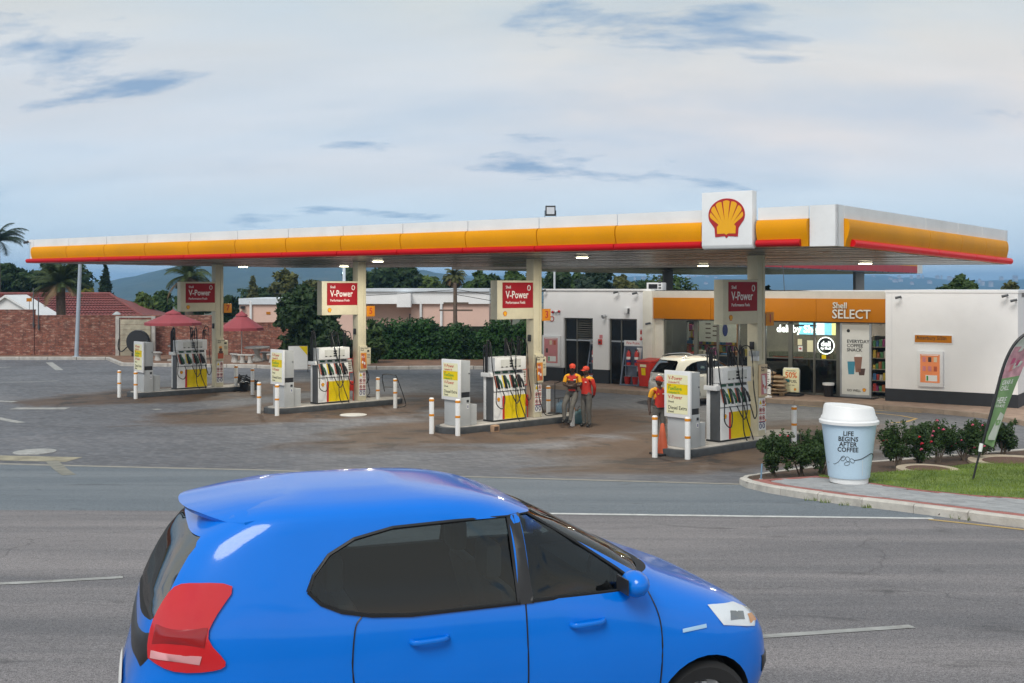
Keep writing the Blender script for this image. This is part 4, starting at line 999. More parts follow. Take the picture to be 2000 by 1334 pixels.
for k in range(6): MB().box(.2 + k * .5, .42 + k * .5, .1, .4, 1.101, 1.25 + .1 * (k % 3)).build('counter_goods', GOODS[(k * 3) % 7], ct)
dc = thing('deli_counter', 'long dark deli counter with a white price card', 'counter', SO + SX * sx(1500, 1.8) + SY * 1.8 + Vector((0, 0, FL)), SRZ)
cw = sx(1635, 1.8) - sx(1500, 1.8); MB().box(0, cw, 0, .7, .002, 1.0).build('body', DARKIN, dc, bevel=.01); MB().box(0, cw, .1, .7, 1.001, 1.4).build('glass_case', GLASS, dc)
MB().box(.2, 1.4, -.012, -.002, 1.02, 1.25).build('red_white_garland', PHOTO[0], dc)
wp = MB().box(sx(1310, 3.9), sx(1345, 3.9), 3.9, 3.93, sz(1320, 664, 3.9), sz(1320, 629, 3.9)).build('wall_poster', mat('poster_grey', (.42, .43, .42), .6), shop)
for (a, c_, y0, y1, nm, mm) in ((1365, 1438, 627, 668, 'picture_wall', mat('picture_wall', (.50, .50, .48), .6)),):
    MB().box(sx(a, 3.6), sx(c_, 3.6), 3.6, 3.63, sz(1400, y1, 3.6), sz(1400, y0, 3.6)).build(nm, mm, shop)
    for k in range(7): MB().box(sx(1378 + k % 2 * 14, 3.59), sx(1388 + k % 2 * 14, 3.59), 3.585, 3.598, sz(1390, 634 + k * 4.5, 3.59), sz(1390, 631.5 + k * 4.5, 3.59)).build('picture_line', PHOTO[3], shop)
    MB().ball((sx(1416, 3.58), 3.59, sz(1416, 645, 3.58)), (.12, .01, .26), 12, 8).build('picture_oval', INKB, shop)
emblem(shop, lambda p, q, o_: (sx(1327, 3.88) + p, 3.89 - o_, sz(1327, 644, 3.88) + q), .2)
for px, py, w_, h_, mm, s in ((1563, 681, .16, .2, INKW, 'arrow'), (1582, 676, .22, .42, PALEY, ''), (1562, 668, .16, .22, PALEY, ''), (1609, 697, .16, .14, YELP, '')):
    x = sx(px, .08); MB().box(x - w_ / 2, x + w_ / 2, .085, .098, sz(px, py, .08) - h_ / 2, sz(px, py, .08) + h_ / 2).build('window_notice', mm, shop)
    if s: MB().prism([(x - .05, -.02), (x + .0, -.02), (x + .0, -.05), (x + .06, 0), (x + .0, .05), (x + .0, .02), (x - .05, .02)], .080, .084, lambda p, q, t_: (p, t_, q + sz(px, py, .08))).build('notice_arrow', INKR, shop)
# ---- raised walk in front of the shop with kerb stones
walk_px = [(1040, 757), (1150, 765), (1270, 773), (1480, 786), (1600, 793), (1740, 801), (1850, 810), (1920, 817), (1960, 824), (2040, 840), (2200, 862)]
WK = [G(*p) for p in walk_px]
wring = flat(WK) + [SO + SX * (xE + 9) + SY * 8, SO + SX * (xL - 1.2) + SY * 8]
SWALK = mat('shop_walk_paving', (.34, .235, .175), .8, var=.2, vs=3, bump=.25, bs=30, dirt=.2)
walk = tag(fill_sheet(wring, 1.2, lambda x, y: FL - .012).build('shop_walk', SWALK), kind='structure')
kerbs(WK, 1, .98, .15, FL, BROWNK, walk)

# ---- things on and before the facade
def on_shop(name, label, cat, px, y, z0, group=None): return thing(name, label, cat, SO + SX * sx(px, y) + SY * y + Vector((0, 0, z0)), SRZ, group)
yL, yR = -.05, -.35
z0 = sz(1820, 669, yR); sg = on_shop('name_sign', 'narrow orange name sign with black letters on the white wall', 'sign', 1823, yR, z0)
w_ = (sx(1859, yR) - sx(1787, yR)) / 2; h_ = sz(1823, 655, yR) - z0
MB().box(-w_ - .03, w_ + .03, -.03, -.002, -.03, h_ + .03).build('plate', WHITE, sg, bevel=.004); MB().box(-w_, w_, -.036, -.031, 0, h_).build('orange_face', FASCIA_O, sg)
lettering('Atterbury S/Stn', INK, sg, (-w_ + .05, -.038, h_ * .62), .18, .015, .002, 'LEFT', .86)
def poster_case(label, px0, px1, py0, py1, y, warm):
    pxc = (px0 + px1) / 2; z0, z1 = sz(pxc, py1, y), sz(pxc, py0, y); hw_ = (sx(px1, y) - sx(px0, y)) / 2
    r = on_shop('poster_case', label, 'poster', pxc, y, z0); H_ = z1 - z0
    MB().box(-hw_, hw_, -.12, -.001, 0, H_).build('frame', WHITE, r, bevel=.015)
    a = MB().box(-hw_ + .10, hw_ - .10, -.126, -.121, .14, H_ - .10).build('poster', mat('poster_face_warm', (.62, .20, .08), .4, var=.25, vs=1.2, emit=(.9, .26, .06), es=.13) if warm else mat('poster_face_pink', (.60, .23, .23), .4, var=.1), r)
    iw = hw_ - .14; rg = random.Random(px0)
    for row in range(2):
        for k in range(3): xx = -iw + (k + .2) * iw * .66; MB().box(xx, xx + iw * .38, -.130, -.127, H_ * (.70 - .26 * row), H_ * (.84 - .26 * row)).build('picture', rg.choice([PHOTO[1], PHOTO[2], PHOTO[0], GREY, PHOTO[3]]), a)
    MB().box(-iw * .5, iw * .85, -.130, -.127, H_ * .16, H_ * .33).build('white_panel', INKW, a); MB().box(-iw * .4, -iw * .2, -.134, -.131, H_ * .17, H_ * .31).build('bottle_picture', INKG, a)
    MB().box(-iw, iw, -.130, -.127, H_ * .885, H_ * .905).build('headline', INKW, a)
poster_case('white framed glowing orange poster case on the bare white wall', 1793, 1843, 686, 755, yR, True)
poster_case('white framed pink poster case beside the dark doorway', 1062, 1096, 655, 715, yL, False)
def wall_cam(px, py, y, label):
    r = on_shop('security_camera', label, 'camera', px, y, sz(px, py, y))
    MB().box(-.03, .03, -.02, -.002, -.04, .04).build('mount', WHITE, r); MB().tube([(0, -.02, 0), (0, -.14, .02)], .012, 6).build('arm', GREY, r)
    MB().tube([(.05, -.16, .03), (-.14, -.22, -.02)], [.04, .045], 10).build('barrel', DGREY, r, smooth=40)
wall_cam(1209, 571, yL, 'small camera under the coping above the shop doorway'); wall_cam(1246, 573, yL, 'dark camera at the top beside the cream pilaster'); wall_cam(1760, 581, yR, 'small camera at the top edge of the white wall beside the sign band')
wall_cam(1968, 578, yR, 'black camera at the far top end of the white wall'); wall_cam(1068, 568, yL, 'small camera on the end of the shop roof edge'); wall_cam(1272, 632, -.3, 'small dark camera under the orange sign band'); wall_cam(1985, 587, yR, 'small pale camera under the far coping of the white wall')
r = on_shop('alarm_lamps', 'three small red and white alarm lamps on the white wall', 'alarm', 1087, yL, sz(1087, 609, yL))
for k, mm in ((-.16, RED), (0, WHITE), (.16, RED)): MB().ball((k, -.06, .0 + k * .1), .055, 10, 6).build('lamp', mm, r, smooth=60)
MB().box(-.2, .2, -.03, -.002, -.015, .015).build('bar', DGREY, r)
r = on_shop('wall_lamp', 'white box lamp on the wall above the side window', 'lamp', 1226, yL, sz(1226, 612, yL)); MB().box(-.09, .07, -.16, -.002, 0, .22).build('housing', WHITE, r, bevel=.02); MB().box(.071, .09, -.15, -.01, -.02, .2).build('shade', DGREY, r)
r = on_shop('spot_lamp', 'round grey spot lamp above the dark doorway', 'lamp', 1184, yL, sz(1184, 617, yL)); MB().tube([(0, -.002, 0), (0, -.06, 0)], .03, 8).build('arm', GREY, r); MB().tube([(0, -.06, .02), (-.06, -.2, -.04)], [.05, .085], 12).build('shade', GREY, r, smooth=40)
def plate(px0, px1, py0, py1, y, label, mm, kind):
    pxc = (px0 + px1) / 2; z0, z1 = sz(pxc, py1, y), sz(pxc, py0, y); hw_ = (sx(px1, y) - sx(px0, y)) / 2
    r = on_shop('safety_sign', label, 'sign', pxc, y, z0); MB().box(-hw_, hw_, -.015, -.002, 0, z1 - z0).build('plate', mm, r); return r, hw_, z1 - z0
r, hw_, H_ = plate(1247, 1258, 642, 668, -.05, 'white fire extinguisher sign with a red arrow beside the pilaster', INKW, '')
MB().box(-hw_ * .3, hw_ * .3, -.02, -.016, H_ * .58, H_ * .86).box(-hw_ * .15, hw_ * .15, -.02, -.016, H_ * .861, H_ * .94).build('extinguisher_mark', INKR, r)
MB().prism([(-hw_ * .2, H_ * .40), (hw_ * .2, H_ * .40), (hw_ * .2, H_ * .25), (hw_ * .6, H_ * .25), (0, H_ * .08), (-hw_ * .6, H_ * .25), (-hw_ * .2, H_ * .25)], -.02, -.016, lambda p, q, t_: (p, t_, q)).build('arrow_mark', INKR, r)
r, hw_, H_ = plate(1066, 1083, 617, 628, yL, 'white safety plate with a red arrow and a hose reel mark', INKW, '')
MB().prism([(-hw_ * .9, H_ * .5), (-hw_ * .4, H_ * .85), (-hw_ * .4, H_ * .15)], -.02, -.016, lambda p, q, t_: (p, t_, q)).build('arrow_mark', INKR, r); MB().tube([(hw_ * .45 + .1 * math.cos(a), -.018, H_ * .5 + .1 * math.sin(a)) for a in [i * .52 for i in range(13)]], .02, 5).build('reel_mark', INKR, r)
r, hw_, H_ = plate(1171, 1177, 654, 661, yL, 'small pink notice above the red alarm box', PHOTO[1], '')
r = on_shop('alarm_box', 'small dark red alarm call box on the wall between the doorways', 'alarm', 1173, yL, sz(1173, 673, yL)); MB().box(-.08, .08, -.08, -.002, 0, .22).build('box', REDP, r, bevel=.01); MB().box(-.05, .05, -.085, -.081, .06, .14).build('glass_face', BLACKP, r)
# fire point stands
STAND = mat('stand_blue_grey', (.16, .20, .27), .5)
def fire_point(px, py, label, ex_labels, bucket_labels, bucket_kind):
    b0 = G(px, py, FL); r = thing('fire_point_stand', label, 'stand', b0, SRZ); w_ = .40
    for s in (-w_, w_): MB().prism([(-.42, 0), (-.36, 0), (.06, 1.55), (.0, 1.55)], s - .025, s + .025, lambda p, q, t_: (t_, p, q)).build('front_leg', STAND, r); MB().box(s - .025, s + .025, .05, .10, 0, 1.55).build('rear_leg', STAND, r)
    MB().box(-w_, w_, .0, .10, 1.50, 1.55).build('top_rail', STAND, r); MB().box(-w_, w_, -.20, .05, .76, .79).build('shelf', STAND, r); MB().box(-w_, w_, -.40, .05, .0, .05).build('base_board', STAND, r)
    MB().box(-w_, w_, .10, .12, .05, 1.5).build('back_board', STAND, r)
    hd = MB().box(-w_ - .02, w_ - .02, -.03, .0, 1.56, 1.78).build('header_plate', WHITE, r); lettering('Fire Point', INKR, r, (-.02, -.033, 1.67), .15, .01, .002)
    for k, (s, lb_) in enumerate(zip((-.18, .18), ex_labels)):
        q = b0 + Matrix.Rotation(SRZ, 3, 'Z') @ Vector((s, -.10, .79)); e = thing('fire_extinguisher', lb_, 'extinguisher', q, SRZ)
        MB().lathe([(.085, 0), (.092, .02), (.092, .46), (.07, .53), (.03, .56), (.03, .60)], 14).build('cylinder', REDP, e, smooth=40)
        MB().box(-.07, .05, -.02, .02, .60, .64).build('handle', BLACKP, e); MB().lathe([(.0925, .12), (.0935, .122), (.0935, .22), (.0925, .222)], 14).build('blue_label', INKB, e); MB().lathe([(.0925, .24), (.0935, .242), (.0935, .34), (.0925, .342)], 14).build('white_label', INKW, e)
        MB().tube(spline([(.05, 0, .62), (.12, -.03, .5), (.11, -.03, .2)], 4), .012, 5).build('hose', BLACK, e)
        q = b0 + Matrix.Rotation(SRZ, 3, 'Z') @ Vector((s, -.20, .052)); e = thing('fire_bucket', bucket_labels[k], 'bucket', q, SRZ)
        if bucket_kind: MB().lathe([(.10, 0), (.14, .27), (.15, .28), (.135, .275), (.1, .05)], 16).build('pail', REDP, e, smooth=40); MB().tube([(.14 * math.cos(a), -.02, .28 + .05 * math.sin(a)) for a in [i * math.pi / 8 for i in range(9)]], .006, 5).build('handle', STEEL, e)
        else: MB().box(-.16, .16, -.12, .12, 0, .30).build('pail', mat('dark_red', (.22, .02, .02), .5), e, bevel=.02); MB().box(-.10, .10, -.126, -.121, .18, .24).build('label', INKW, e)
fire_point(1170, 746, 'blue-grey fire point stand with dark red boxes between the doorways', ['dark red extinguisher on the fire point stand between the doorways, doorway side', 'dark red extinguisher on the fire point stand between the doorways, window side'], ['dark red sand box on the stand between the doorways, doorway side', 'dark red sand box on the stand between the doorways, window side'], 0)
fire_point(1238, 752, 'blue-grey fire point stand with round red pails beside the wheelie bin', ['bright red extinguisher on the stand beside the wheelie bin, window side', 'dark red extinguisher on the stand next to the wheelie bin lid'], ['round red pail on the stand beside the wheelie bin, window side', 'round red pail on the stand next to the wheelie bin'], 1)
# red wheelie bin
b0 = G(1267, 757, FL); r = thing('wheelie_bin', 'red wheelie bin with a yellow label beside the fire point stand', 'bin', b0, SRZ - .15)
MB().hexa([(-.25, -.27, .06), (.25, -.27, .06), (.25, .25, .06), (-.25, .25, .06), (-.30, -.36, 1.0), (.30, -.36, 1.0), (.30, .36, 1.0), (-.30, .36, 1.0)]).build('body', REDP, r, bevel=.02)
MB().hexa([(-.33, -.40, 1.005), (.33, -.40, 1.005), (.33, .40, 1.005), (-.33, .40, 1.005), (-.30, -.36, 1.07), (.30, -.36, 1.07), (.30, .42, 1.14), (-.30, .42, 1.14)]).build('lid', REDP, r, bevel=.02)
MB().box(-.15, .13, -.365, -.345, .82, .92).build('label', PALEY, r); MB().hexa([(-.10, -.33, .50), (.08, -.33, .50), (.08, -.30, .50), (-.10, -.30, .50), (-.10, -.36, .78), (.08, -.36, .78), (.08, -.3, .78), (-.10, -.3, .78)]).build('warning_label', YELP, r)
for s in (-.26, .26): MB().tube([(s - .03, .25, .10), (s + .03, .25, .10)], .10, 12).build('wheel', BLACK, r)
# sandwich board 50%
b0 = G(1545, 772, FL); r = thing('sandwich_board', 'cream pavement board with large orange 50% lettering', 'board', b0, SRZ)
prof = [(-.30, .12), (.30, .12), (.30, .92), (.26, .98), (-.26, .98), (-.30, .92)]
MB().prism(prof, -.03, .03, lambda p, q, t_: (p, t_ + q * .04, q)).build('panel', PALEY, r, bevel=.004); MB().tube([(p * 1.04, q * .04 - .0, q) for p, q in prof[1:] + prof[:1]], .018, 6).build('frame', STEEL, r)
MB().box(-.40, .40, -.28, .28, 0, .06).build('base', BLACKP, r, bevel=.01)
lettering('50%', mat('orange_ink', (.70, .14, .01), .5), r, (0, -.006, .72), .30, .035, .002, sx=.9); lettering('FUEL', INK, r, (.08, -.012, .50), .14, .02, .002); MB().box(-.2, -.06, -.02, -.014, .47, .58).build('teal_card', mat('teal', (.02, .2, .25), .5), r)
lettering('when you buy', INK, r, (0, -.004, .89), .06, .01, .002); lettering('every day', INK, r, (0, -.017, .37), .07, .01, .002); emblem(r, lambda p, q, o_: (.16 + p, -.026 - o_ * .3, .22 + q), .09)
# stacked bags of firewood on a pallet
b0 = G(1511, 771, FL); pl = thing('pallet', 'low wooden pallet under the stacked bags', 'pallet', b0, SRZ); WOOD = mat('raw_wood', (.24, .17, .10), .8, var=.25, vs=6)
for k in range(5): MB().box(-.5, .5, -.35 + k * .16, -.25 + k * .16, .09, .12).build('plank', WOOD, pl)
for k in (-.4, 0, .4): MB().box(k - .05, k + .05, -.35, .38, 0, .088).build('bearer', WOOD, pl)
BAG = mat('brown_bag', (.36, .26, .16), .7, var=.35, vs=9, bump=.6, bs=14); rg = random.Random(8)
for k in range(9):
    lay, c_ = k // 2, k % 2; q = b0 + Matrix.Rotation(SRZ, 3, 'Z') @ Vector((-.22 + .42 * c_ + rg.uniform(-.04, .04), rg.uniform(-.06, .06), .122 + lay * .15))
    e = thing('firewood_bag', 'brown paper bag of wood in the stack on the pallet', 'bag', q, SRZ + rg.uniform(-.3, .3), 'bags stacked on the pallet')
    mb = MB()
    for i in range(7):
        for j in range(10):
            a = 2 * math.pi * j / 10; s_ = math.sin(math.pi * (i + .35) / 6.7); mb.v.append((-.26 + .52 * i / 6 + rg.uniform(-.01, .01), .23 * s_ ** .5 * math.cos(a) * rg.uniform(.9, 1.05), .075 + .078 * s_ ** .5 * math.sin(a)))
    mb.f = [(i * 10 + j, i * 10 + (j + 1) % 10, i * 10 + 10 + (j + 1) % 10, i * 10 + 10 + j) for i in range(6) for j in range(10)] + [tuple(range(10))[::-1], tuple(60 + j for j in range(10))]; mb.m = [0] * len(mb.f)
    mb.build('sack', BAG, e, smooth=50); MB().box(-.10, .10, -.06, .06, .152, .156).build('label', PHOTO[rg.choice([0, 2, 4])], e)
# small black bin with white liner, chrome bar
b0 = G(1618, 774, FL); r = thing('litter_bin', 'small black litter bin with a white liner before the glass front', 'bin', b0, SRZ)
MB().lathe([(.15, 0), (.19, .46), (.20, .47), (.175, .45), (.13, .02)], 16).build('tub', BLACKP, r, smooth=40); MB().lathe([(.202, .40), (.206, .48), (.18, .47)], 16).build('liner', WHITE, r)
b0 = G(1592, 771, FL); r = thing('guard_rail', 'low chrome guard rail in front of the shop window', 'rail', b0, SRZ)
MB().tube(spline([(0, 0, 0), (0, 0, .5), (.08, 0, .58), (.8, 0, .58), (.88, 0, .5), (.88, 0, 0)], 5), .02, 8).build('hoop', STEEL, r, smooth=50); MB().lathe([(.05, 0), (.05, .012), (.02, .014)], 12).build('foot_plate', STEEL, r)
b0 = G(1670, 776, FL); tag(MB().box(-.75, .75, -.3, .3, .0, .015).build('door_mat', BLACK), 'flat black door mat at the shop entrance', 'mat'); bpy.data.objects['door_mat'].location = b0; bpy.data.objects['door_mat'].rotation_euler = (0, 0, SRZ)
# boards standing behind column 1
b0 = G(1497, 776, FL); r = thing('notice_board', 'upright white notice board behind the column of pump 1', 'board', b0, SRZ); MB().box(-.16, .16, -.02, .02, .12, 1.0).build('panel', WHITE, r, bevel=.004); MB().lathe([(.2, 0), (.2, .05), (.03, .08), (.02, .12)], 14).build('base', WHITE, r)
for k in range(8): MB().box(-.12, .12 - .02 * (k % 3), -.026, -.021, .88 - k * .08, .90 - k * .08).build('text_line', INK, r)
# air conditioner and conduit on the roof
r = on_shop('air_conditioner', 'white air conditioner unit standing on the shop roof', 'air conditioner', 1282, 1.6, TOP - .045)
zt2 = sz(1282, 552, 1.6) - (TOP - .045)
MB().box(-.36, .36, -.18, .18, .06, zt2).build('casing', WHITE, r, bevel=.015); MB().box(-.26, .14, -.19, -.181, .12, zt2 - .06).build('dark_grille', BLACKP, r)
for k in range(5): MB().box(.19, .31, -.19, -.182, .12 + k * .12, .19 + k * .12).build('side_slot', DGREY, r)
for s in (-.28, .28): MB().box(s - .03, s + .03, -.18, .18, 0, .06).build('foot', DGREY, r)
for px, py, lab in ((1532, 540, 'thin bent whip aerial on the shop roof'), ):
    b0 = on_shop('roof_aerial', lab, 'aerial', px, 2.0, TOP - .045); MB().tube([(0, 0, 0), (-.04, 0, .7), (-.12, 0, 1.5)], .014, 5).build('whip', DGREY, b0); MB().box(-.06, .06, -.06, .06, 0, .03).build('base', DGREY, b0)
# ------------------------------------------------------------------ verge and far kerb
kerb_px = [(-300, 703), (208, 703), (236, 715), (500, 719), (560, 722), (740, 722), (880, 721), (990, 722), (1075, 724)]
FK = [G(*p) for p in kerb_px]
vring = flat(FK) + [Vector((10, 66.5, 0)), Vector((10, 70, 0)), Vector((-60, 70, 0)), Vector((-60, FK[0].y, 0))]
verge = tag(fill_sheet(vring, 1.5, lambda x, y: .13).build('verge', mat('verge_soil', (.20, .115, .075), .95, var=.3, vs=1.5, bump=.5, bs=12)), kind='structure')
kerbs(FK, 1, 1.6, .16, .17, CONC, verge, gap=.03)
# ------------------------------------------------------------------ brick wall
m, n, l, b, t, noise, ramp, mix, bump = nmat('rough_brick'); BRICK = m
mpz = n.new('ShaderNodeMapping'); mpz.inputs['Rotation'].default_value = (R(90), 0, 0); l.new(t.outputs['Object'], mpz.inputs[0])
br = n.new('ShaderNodeTexBrick'); br.inputs['Scale'].default_value = 1; br.inputs['Brick Width'].default_value = .30; br.inputs['Row Height'].default_value = .095; br.inputs['Mortar Size'].default_value = .012; br.inputs['Bias'].default_value = -.1
br.inputs['Color1'].default_value = (.30, .105, .07, 1); br.inputs['Color2'].default_value = (.17, .055, .04, 1); br.inputs['Mortar'].default_value = (.13, .075, .055, 1); l.new(mpz.outputs[0], br.inputs[0])
pat = ramp(noise(7, 5, .75, sc=(.35, 1, 1)), [(.52, 0.0), (.62, .8)]); c = mix(pat, br.outputs['Color'], (.46, .29, .22))
c = mix(ramp(noise(3, 5, .7), [(.5, 0.0), (.62, .7)]), c, (.085, .045, .035)); l.new(c, b.inputs['Base Color']); b.inputs['Roughness'].default_value = .9
l.new(bump(br.outputs['Fac'], -1, .02, bump(noise(9, 5), .8, .04)), b.inputs['Normal'])
WD = 63.6
def wall_run(label, px0, px1, pytop, d0=WD, d1=WD, step=6.0, side=0):
    X0, X1 = lat(px0, d0), lat(px1, d1); zt_ = zat(pytop, (d0 + d1) / 2)
    r = thing('brick_wall', label, 'wall', (X0, d0, 0), math.atan2(d1 - d0, X1 - X0)); L_ = math.hypot(X1 - X0, d1 - d0); k = max(1, round(L_ / step))
    for i in range(k):
        a, c_ = L_ * i / k, L_ * (i + 1) / k
        MB().box(a + .01, c_ - .01, 0, .22, .0, zt_).build('wall_panel', BRICK, r); MB().box(a + .002, c_ - .002, -.02, .24, zt_ + .001, zt_ + .07).build('brick_coping', BRICK, r)
        if i: MB().box(a - .02, a + .02, -.02, .0, .0, zt_ - .01).build('joint_strip', mat('joint_dark', (.09, .05, .04), .9), r)
wall_run('tall rough brick wall in front of the gabled house end', -320, 67, 607); wall_run('long rough red brick wall behind the parking bays', 67.5, 430, 618); wall_run('rough red brick wall behind the second parasol and the picnic table', 430.5, 640, 632, WD, WD + 1)
# concrete slab gate with black hose reel
r = thing('concrete_panel', 'weathered concrete plank screen in front of the brick wall', 'screen', (lat(265, 63.0), 63.0, .1)); hw_ = lat(300, 63) - lat(265, 63)
for i in range(7): MB().box(-hw_ + .16, hw_ - .16, -.05, .05, .30 * i + .01, .30 * i + .295).build('plank', mat('weathered_slab', (.40, .36, .27), .9, var=.25, vs=2, bump=.4, dirt=.55, dscale=1.2), r)
for s in (-1, 1): MB().box(s * hw_ - .1, s * hw_ + .1, -.09, .09, 0, 2.2).build('post', CONC, r)
MB().box(-hw_ - .1, hw_ + .1, -.08, .08, 2.201, 2.28).build('top_beam', CONC, r)
r = thing('hose_reel', 'big round black hose reel leaning at the concrete screen', 'hose reel', (lat(270, 62.5), 62.5, .1)); MB().tube([(.0, -.12, .85), (0, .12, .85)], .62, 28).build('drum', BLACKP, r, smooth=40)
MB().tube([(.64 * math.cos(a), 0, .85 + .64 * math.sin(a)) for a in [i * .2618 for i in range(25)]], .05, 6).build('rim', BLACK, r); MB().tube(spline([(-.55, -.1, .6), (-.9, -.1, .3), (-1.1, -.1, .5), (-1.1, 0, 1.0)], 5), .035, 6).build('hose', BLACK, r); MB().box(-.3, .3, -.25, .25, 0, .22).build('foot', BLACKP, r)
# lamp pole
r = thing('lamp_pole', 'leaning blue-grey steel pole in front of the brick wall', 'pole', G(141, 702) + Vector((0, .6, .1))); dd = r.location.y
MB().tube([(0, 0, 0), (lat(145, dd) - lat(141, dd), 0, 3.0), (lat(148.5, dd) - lat(141, dd), 0, 5.45)], [.115, .105, .095], 12).build('shaft', POLEG, r, smooth=40); MB().lathe([(.24, 0), (.24, .03), (.16, .05)], 14).build('base_plate', POLEG, r)
r.children[0].name = 'shaft'
# ------------------------------------------------------------------ red tiled house
TILE = mat('roof_tile_red', (.20, .055, .05), .7, var=.3, vs=6, dirt=.3, dscale=.8)
DH = 78.0
r = thing('tiled_house', 'low house with a dark red tiled roof behind the brick wall', 'house', (lat(20, DH), DH, -1.2)); hx0, hx1 = lat(-60, DH) - r.location.x, lat(300, DH) - r.location.x
zr_, ze_ = zat(575, DH + 4) + 1.2, zat(632, DH) + 1.2; ridge0, ridge1 = hx0, lat(213, DH + 4) - r.location.x
rows = 12
for i in range(rows):                     # tile courses step up the slope
    a, c_ = i / rows, (i + 1) / rows
    def pr(t_, e): return (hx1 + (ridge1 - hx1) * t_, -.3 + 4.3 * t_, ze_ + (zr_ - ze_) * t_ + e)
    x1a, x1c = pr(a, 0)[0], pr(c_, 0)[0]
    mb = MB(); k = 46
    for j in range(k):
        xa, xb = hx0 + (x1a - hx0) * j / k, hx0 + (x1a - hx0) * (j + 1) / k; xa2, xb2 = hx0 + (x1c - hx0) * j / k, hx0 + (x1c - hx0) * (j + 1) / k
        y0_, z0_ = pr(a, 0)[1:]; y1_, z1_ = pr(c_, 0)[1:]
        for s0, s1, e0, e1 in ((0, .5, .0, .055), (.5, 1, .055, .0)):
            A = xa + (xb - xa) * s0; B_ = xa + (xb - xa) * s1; A2 = xa2 + (xb2 - xa2) * s0; B2_ = xa2 + (xb2 - xa2) * s1
            mb.add([(A, y0_, z0_ + e0 + .05), (B_, y0_, z0_ + e1 + .05), (B2_, y1_ + .05, z1_ + e1), (A2, y1_ + .05, z1_ + e0)], [(0, 1, 2, 3)])
    tag(mb.build('tile_course', TILE, r), kind='stuff')
MB().tube([pr(0, .1), pr(1, .08)], .11, 6).build('hip_ridge', TILE, r); MB().tube([(hx0, 4.0, zr_ + .06), (ridge1, 4.0, zr_ + .06)], .12, 6).build('ridge', TILE, r)
MB().add([(hx1, -.3, ze_), (hx1, 8.3, ze_), (ridge1, 4, zr_)], [(0, 1, 2)]).add([(hx0, 8.3, ze_), (hx0, 4, zr_), (ridge1, 4, zr_), (hx1, 8.3, ze_)], [(0, 1, 2, 3)]).build('far_roof', TILE, r)
MB().box(hx0, hx1 - .4, .2, 7.8, 0, ze_ - .02).build('wall', WALLW, r)
ga, gb_, gc = lat(-40, 75) - r.location.x, lat(84, 75) - r.location.x, lat(12, 75) - r.location.x; zg0, zg1 = zat(615, 75) + 1.2, zat(576, 75) + 1.2
MB().prism([(ga, 0), (gb_ - .4, 0), (gb_ - .4, zg0 - .1), (gc, zg1 - .12), (ga, zg0 - .1)], -3, .1, lambda p, q, t_: (p, t_, q)).build('gable_wall', WALLW, r)
for p0, p1 in (((gc, zg1), (gb_, zg0 - .15)), ((gc, zg1), (ga - .4, zg0 - .15))): MB().prism([(p0[0], p0[1] - .16), (p0[0], p0[1]), (p1[0], p1[1]), (p1[0], p1[1] - .16)], -3.2, .2, lambda p, q, t_: (p, t_, q)).build('bargeboard', WHITE, r)
MB().lathe([(.14, 0), (.14, .4), (.34, .42), (.10, .62), (.02, .64)], 14, c=(lat(238, 80) - r.location.x, 1.0, zat(617, 80) + .9)).build('roof_cowl', GREY, r, smooth=40)
# ------------------------------------------------------------------ pink building
PINK = mat('pink_plaster', (.72, .50, .42), .85, var=.06, vs=.5, dirt=.1, dscale=.6); PARA = mat('parapet_blue_white', (.62, .67, .72), .7, var=.05)
DP = 74.0
def pk(px, d=DP): return lat(px, d)
r = thing('pink_building', 'long flat-roofed pink building with a white parapet behind the hedge', 'building', (pk(700), DP, -.8)); ox = r.location.x
def pb(nm, mm, px0, px1, py0, py1, y0, y1, par=None): return MB().box(pk(px0, DP + y0) - ox, pk(px1, DP + y0) - ox, y0, y1, zat(py1, DP + y0) + .8, zat(py0, DP + y0) + .8).build(nm, mm, par or r)
pb('wall', PINK, 468, 700, 595, 720, 0, 8); pb('parapet', PARA, 466, 700, 583, 594.5, -.15, 8.1)
pb('wall', PINK, 700.5, 860, 594, 720, 1.0, 9); pb('wall', PINK, 825, 955, 592, 720, 0, 9); pb('parapet', WALLW, 700.5, 956, 570, 593.5, -.2, 9.1); pb('roof_edge', PARA, 700.5, 956, 563.5, 569.5, -.35, 9.2)
pb('porch_box', WALLW, 775, 802, 572, 600, -1.0, -.21); pb('wall_pier', PINK, 802.5, 824.5, 594, 720, .2, 1.0)
wn_ = pb('window', FRAME, 799, 820, 613, 642, .9, .99); pb('pane', mat('pane_pale', (.45, .44, .42), .25), 801, 809, 615, 640, .86, .895, wn_); pb('pane', mat('pane_pale', (.45, .44, .42), .25), 810.5, 818, 615, 640, .86, .895, wn_)
for px in (490, 862, 822): MB().tube([(pk(px, DP - .1) - ox, -.12, 0), (pk(px, DP - .1) - ox, -.12, zat(590, DP) + .8), (pk(px, DP) - ox - .05, -.12, zat(588, DP) + .8)], .09, 8).build('downpipe', WHITE, r)
pb('warning_plate', FASCIA_O, 520, 528, 609, 614, -.03, -.005); pb('alarm_box', BLACKP, 469, 477, 598, 603, -.3, -.02)
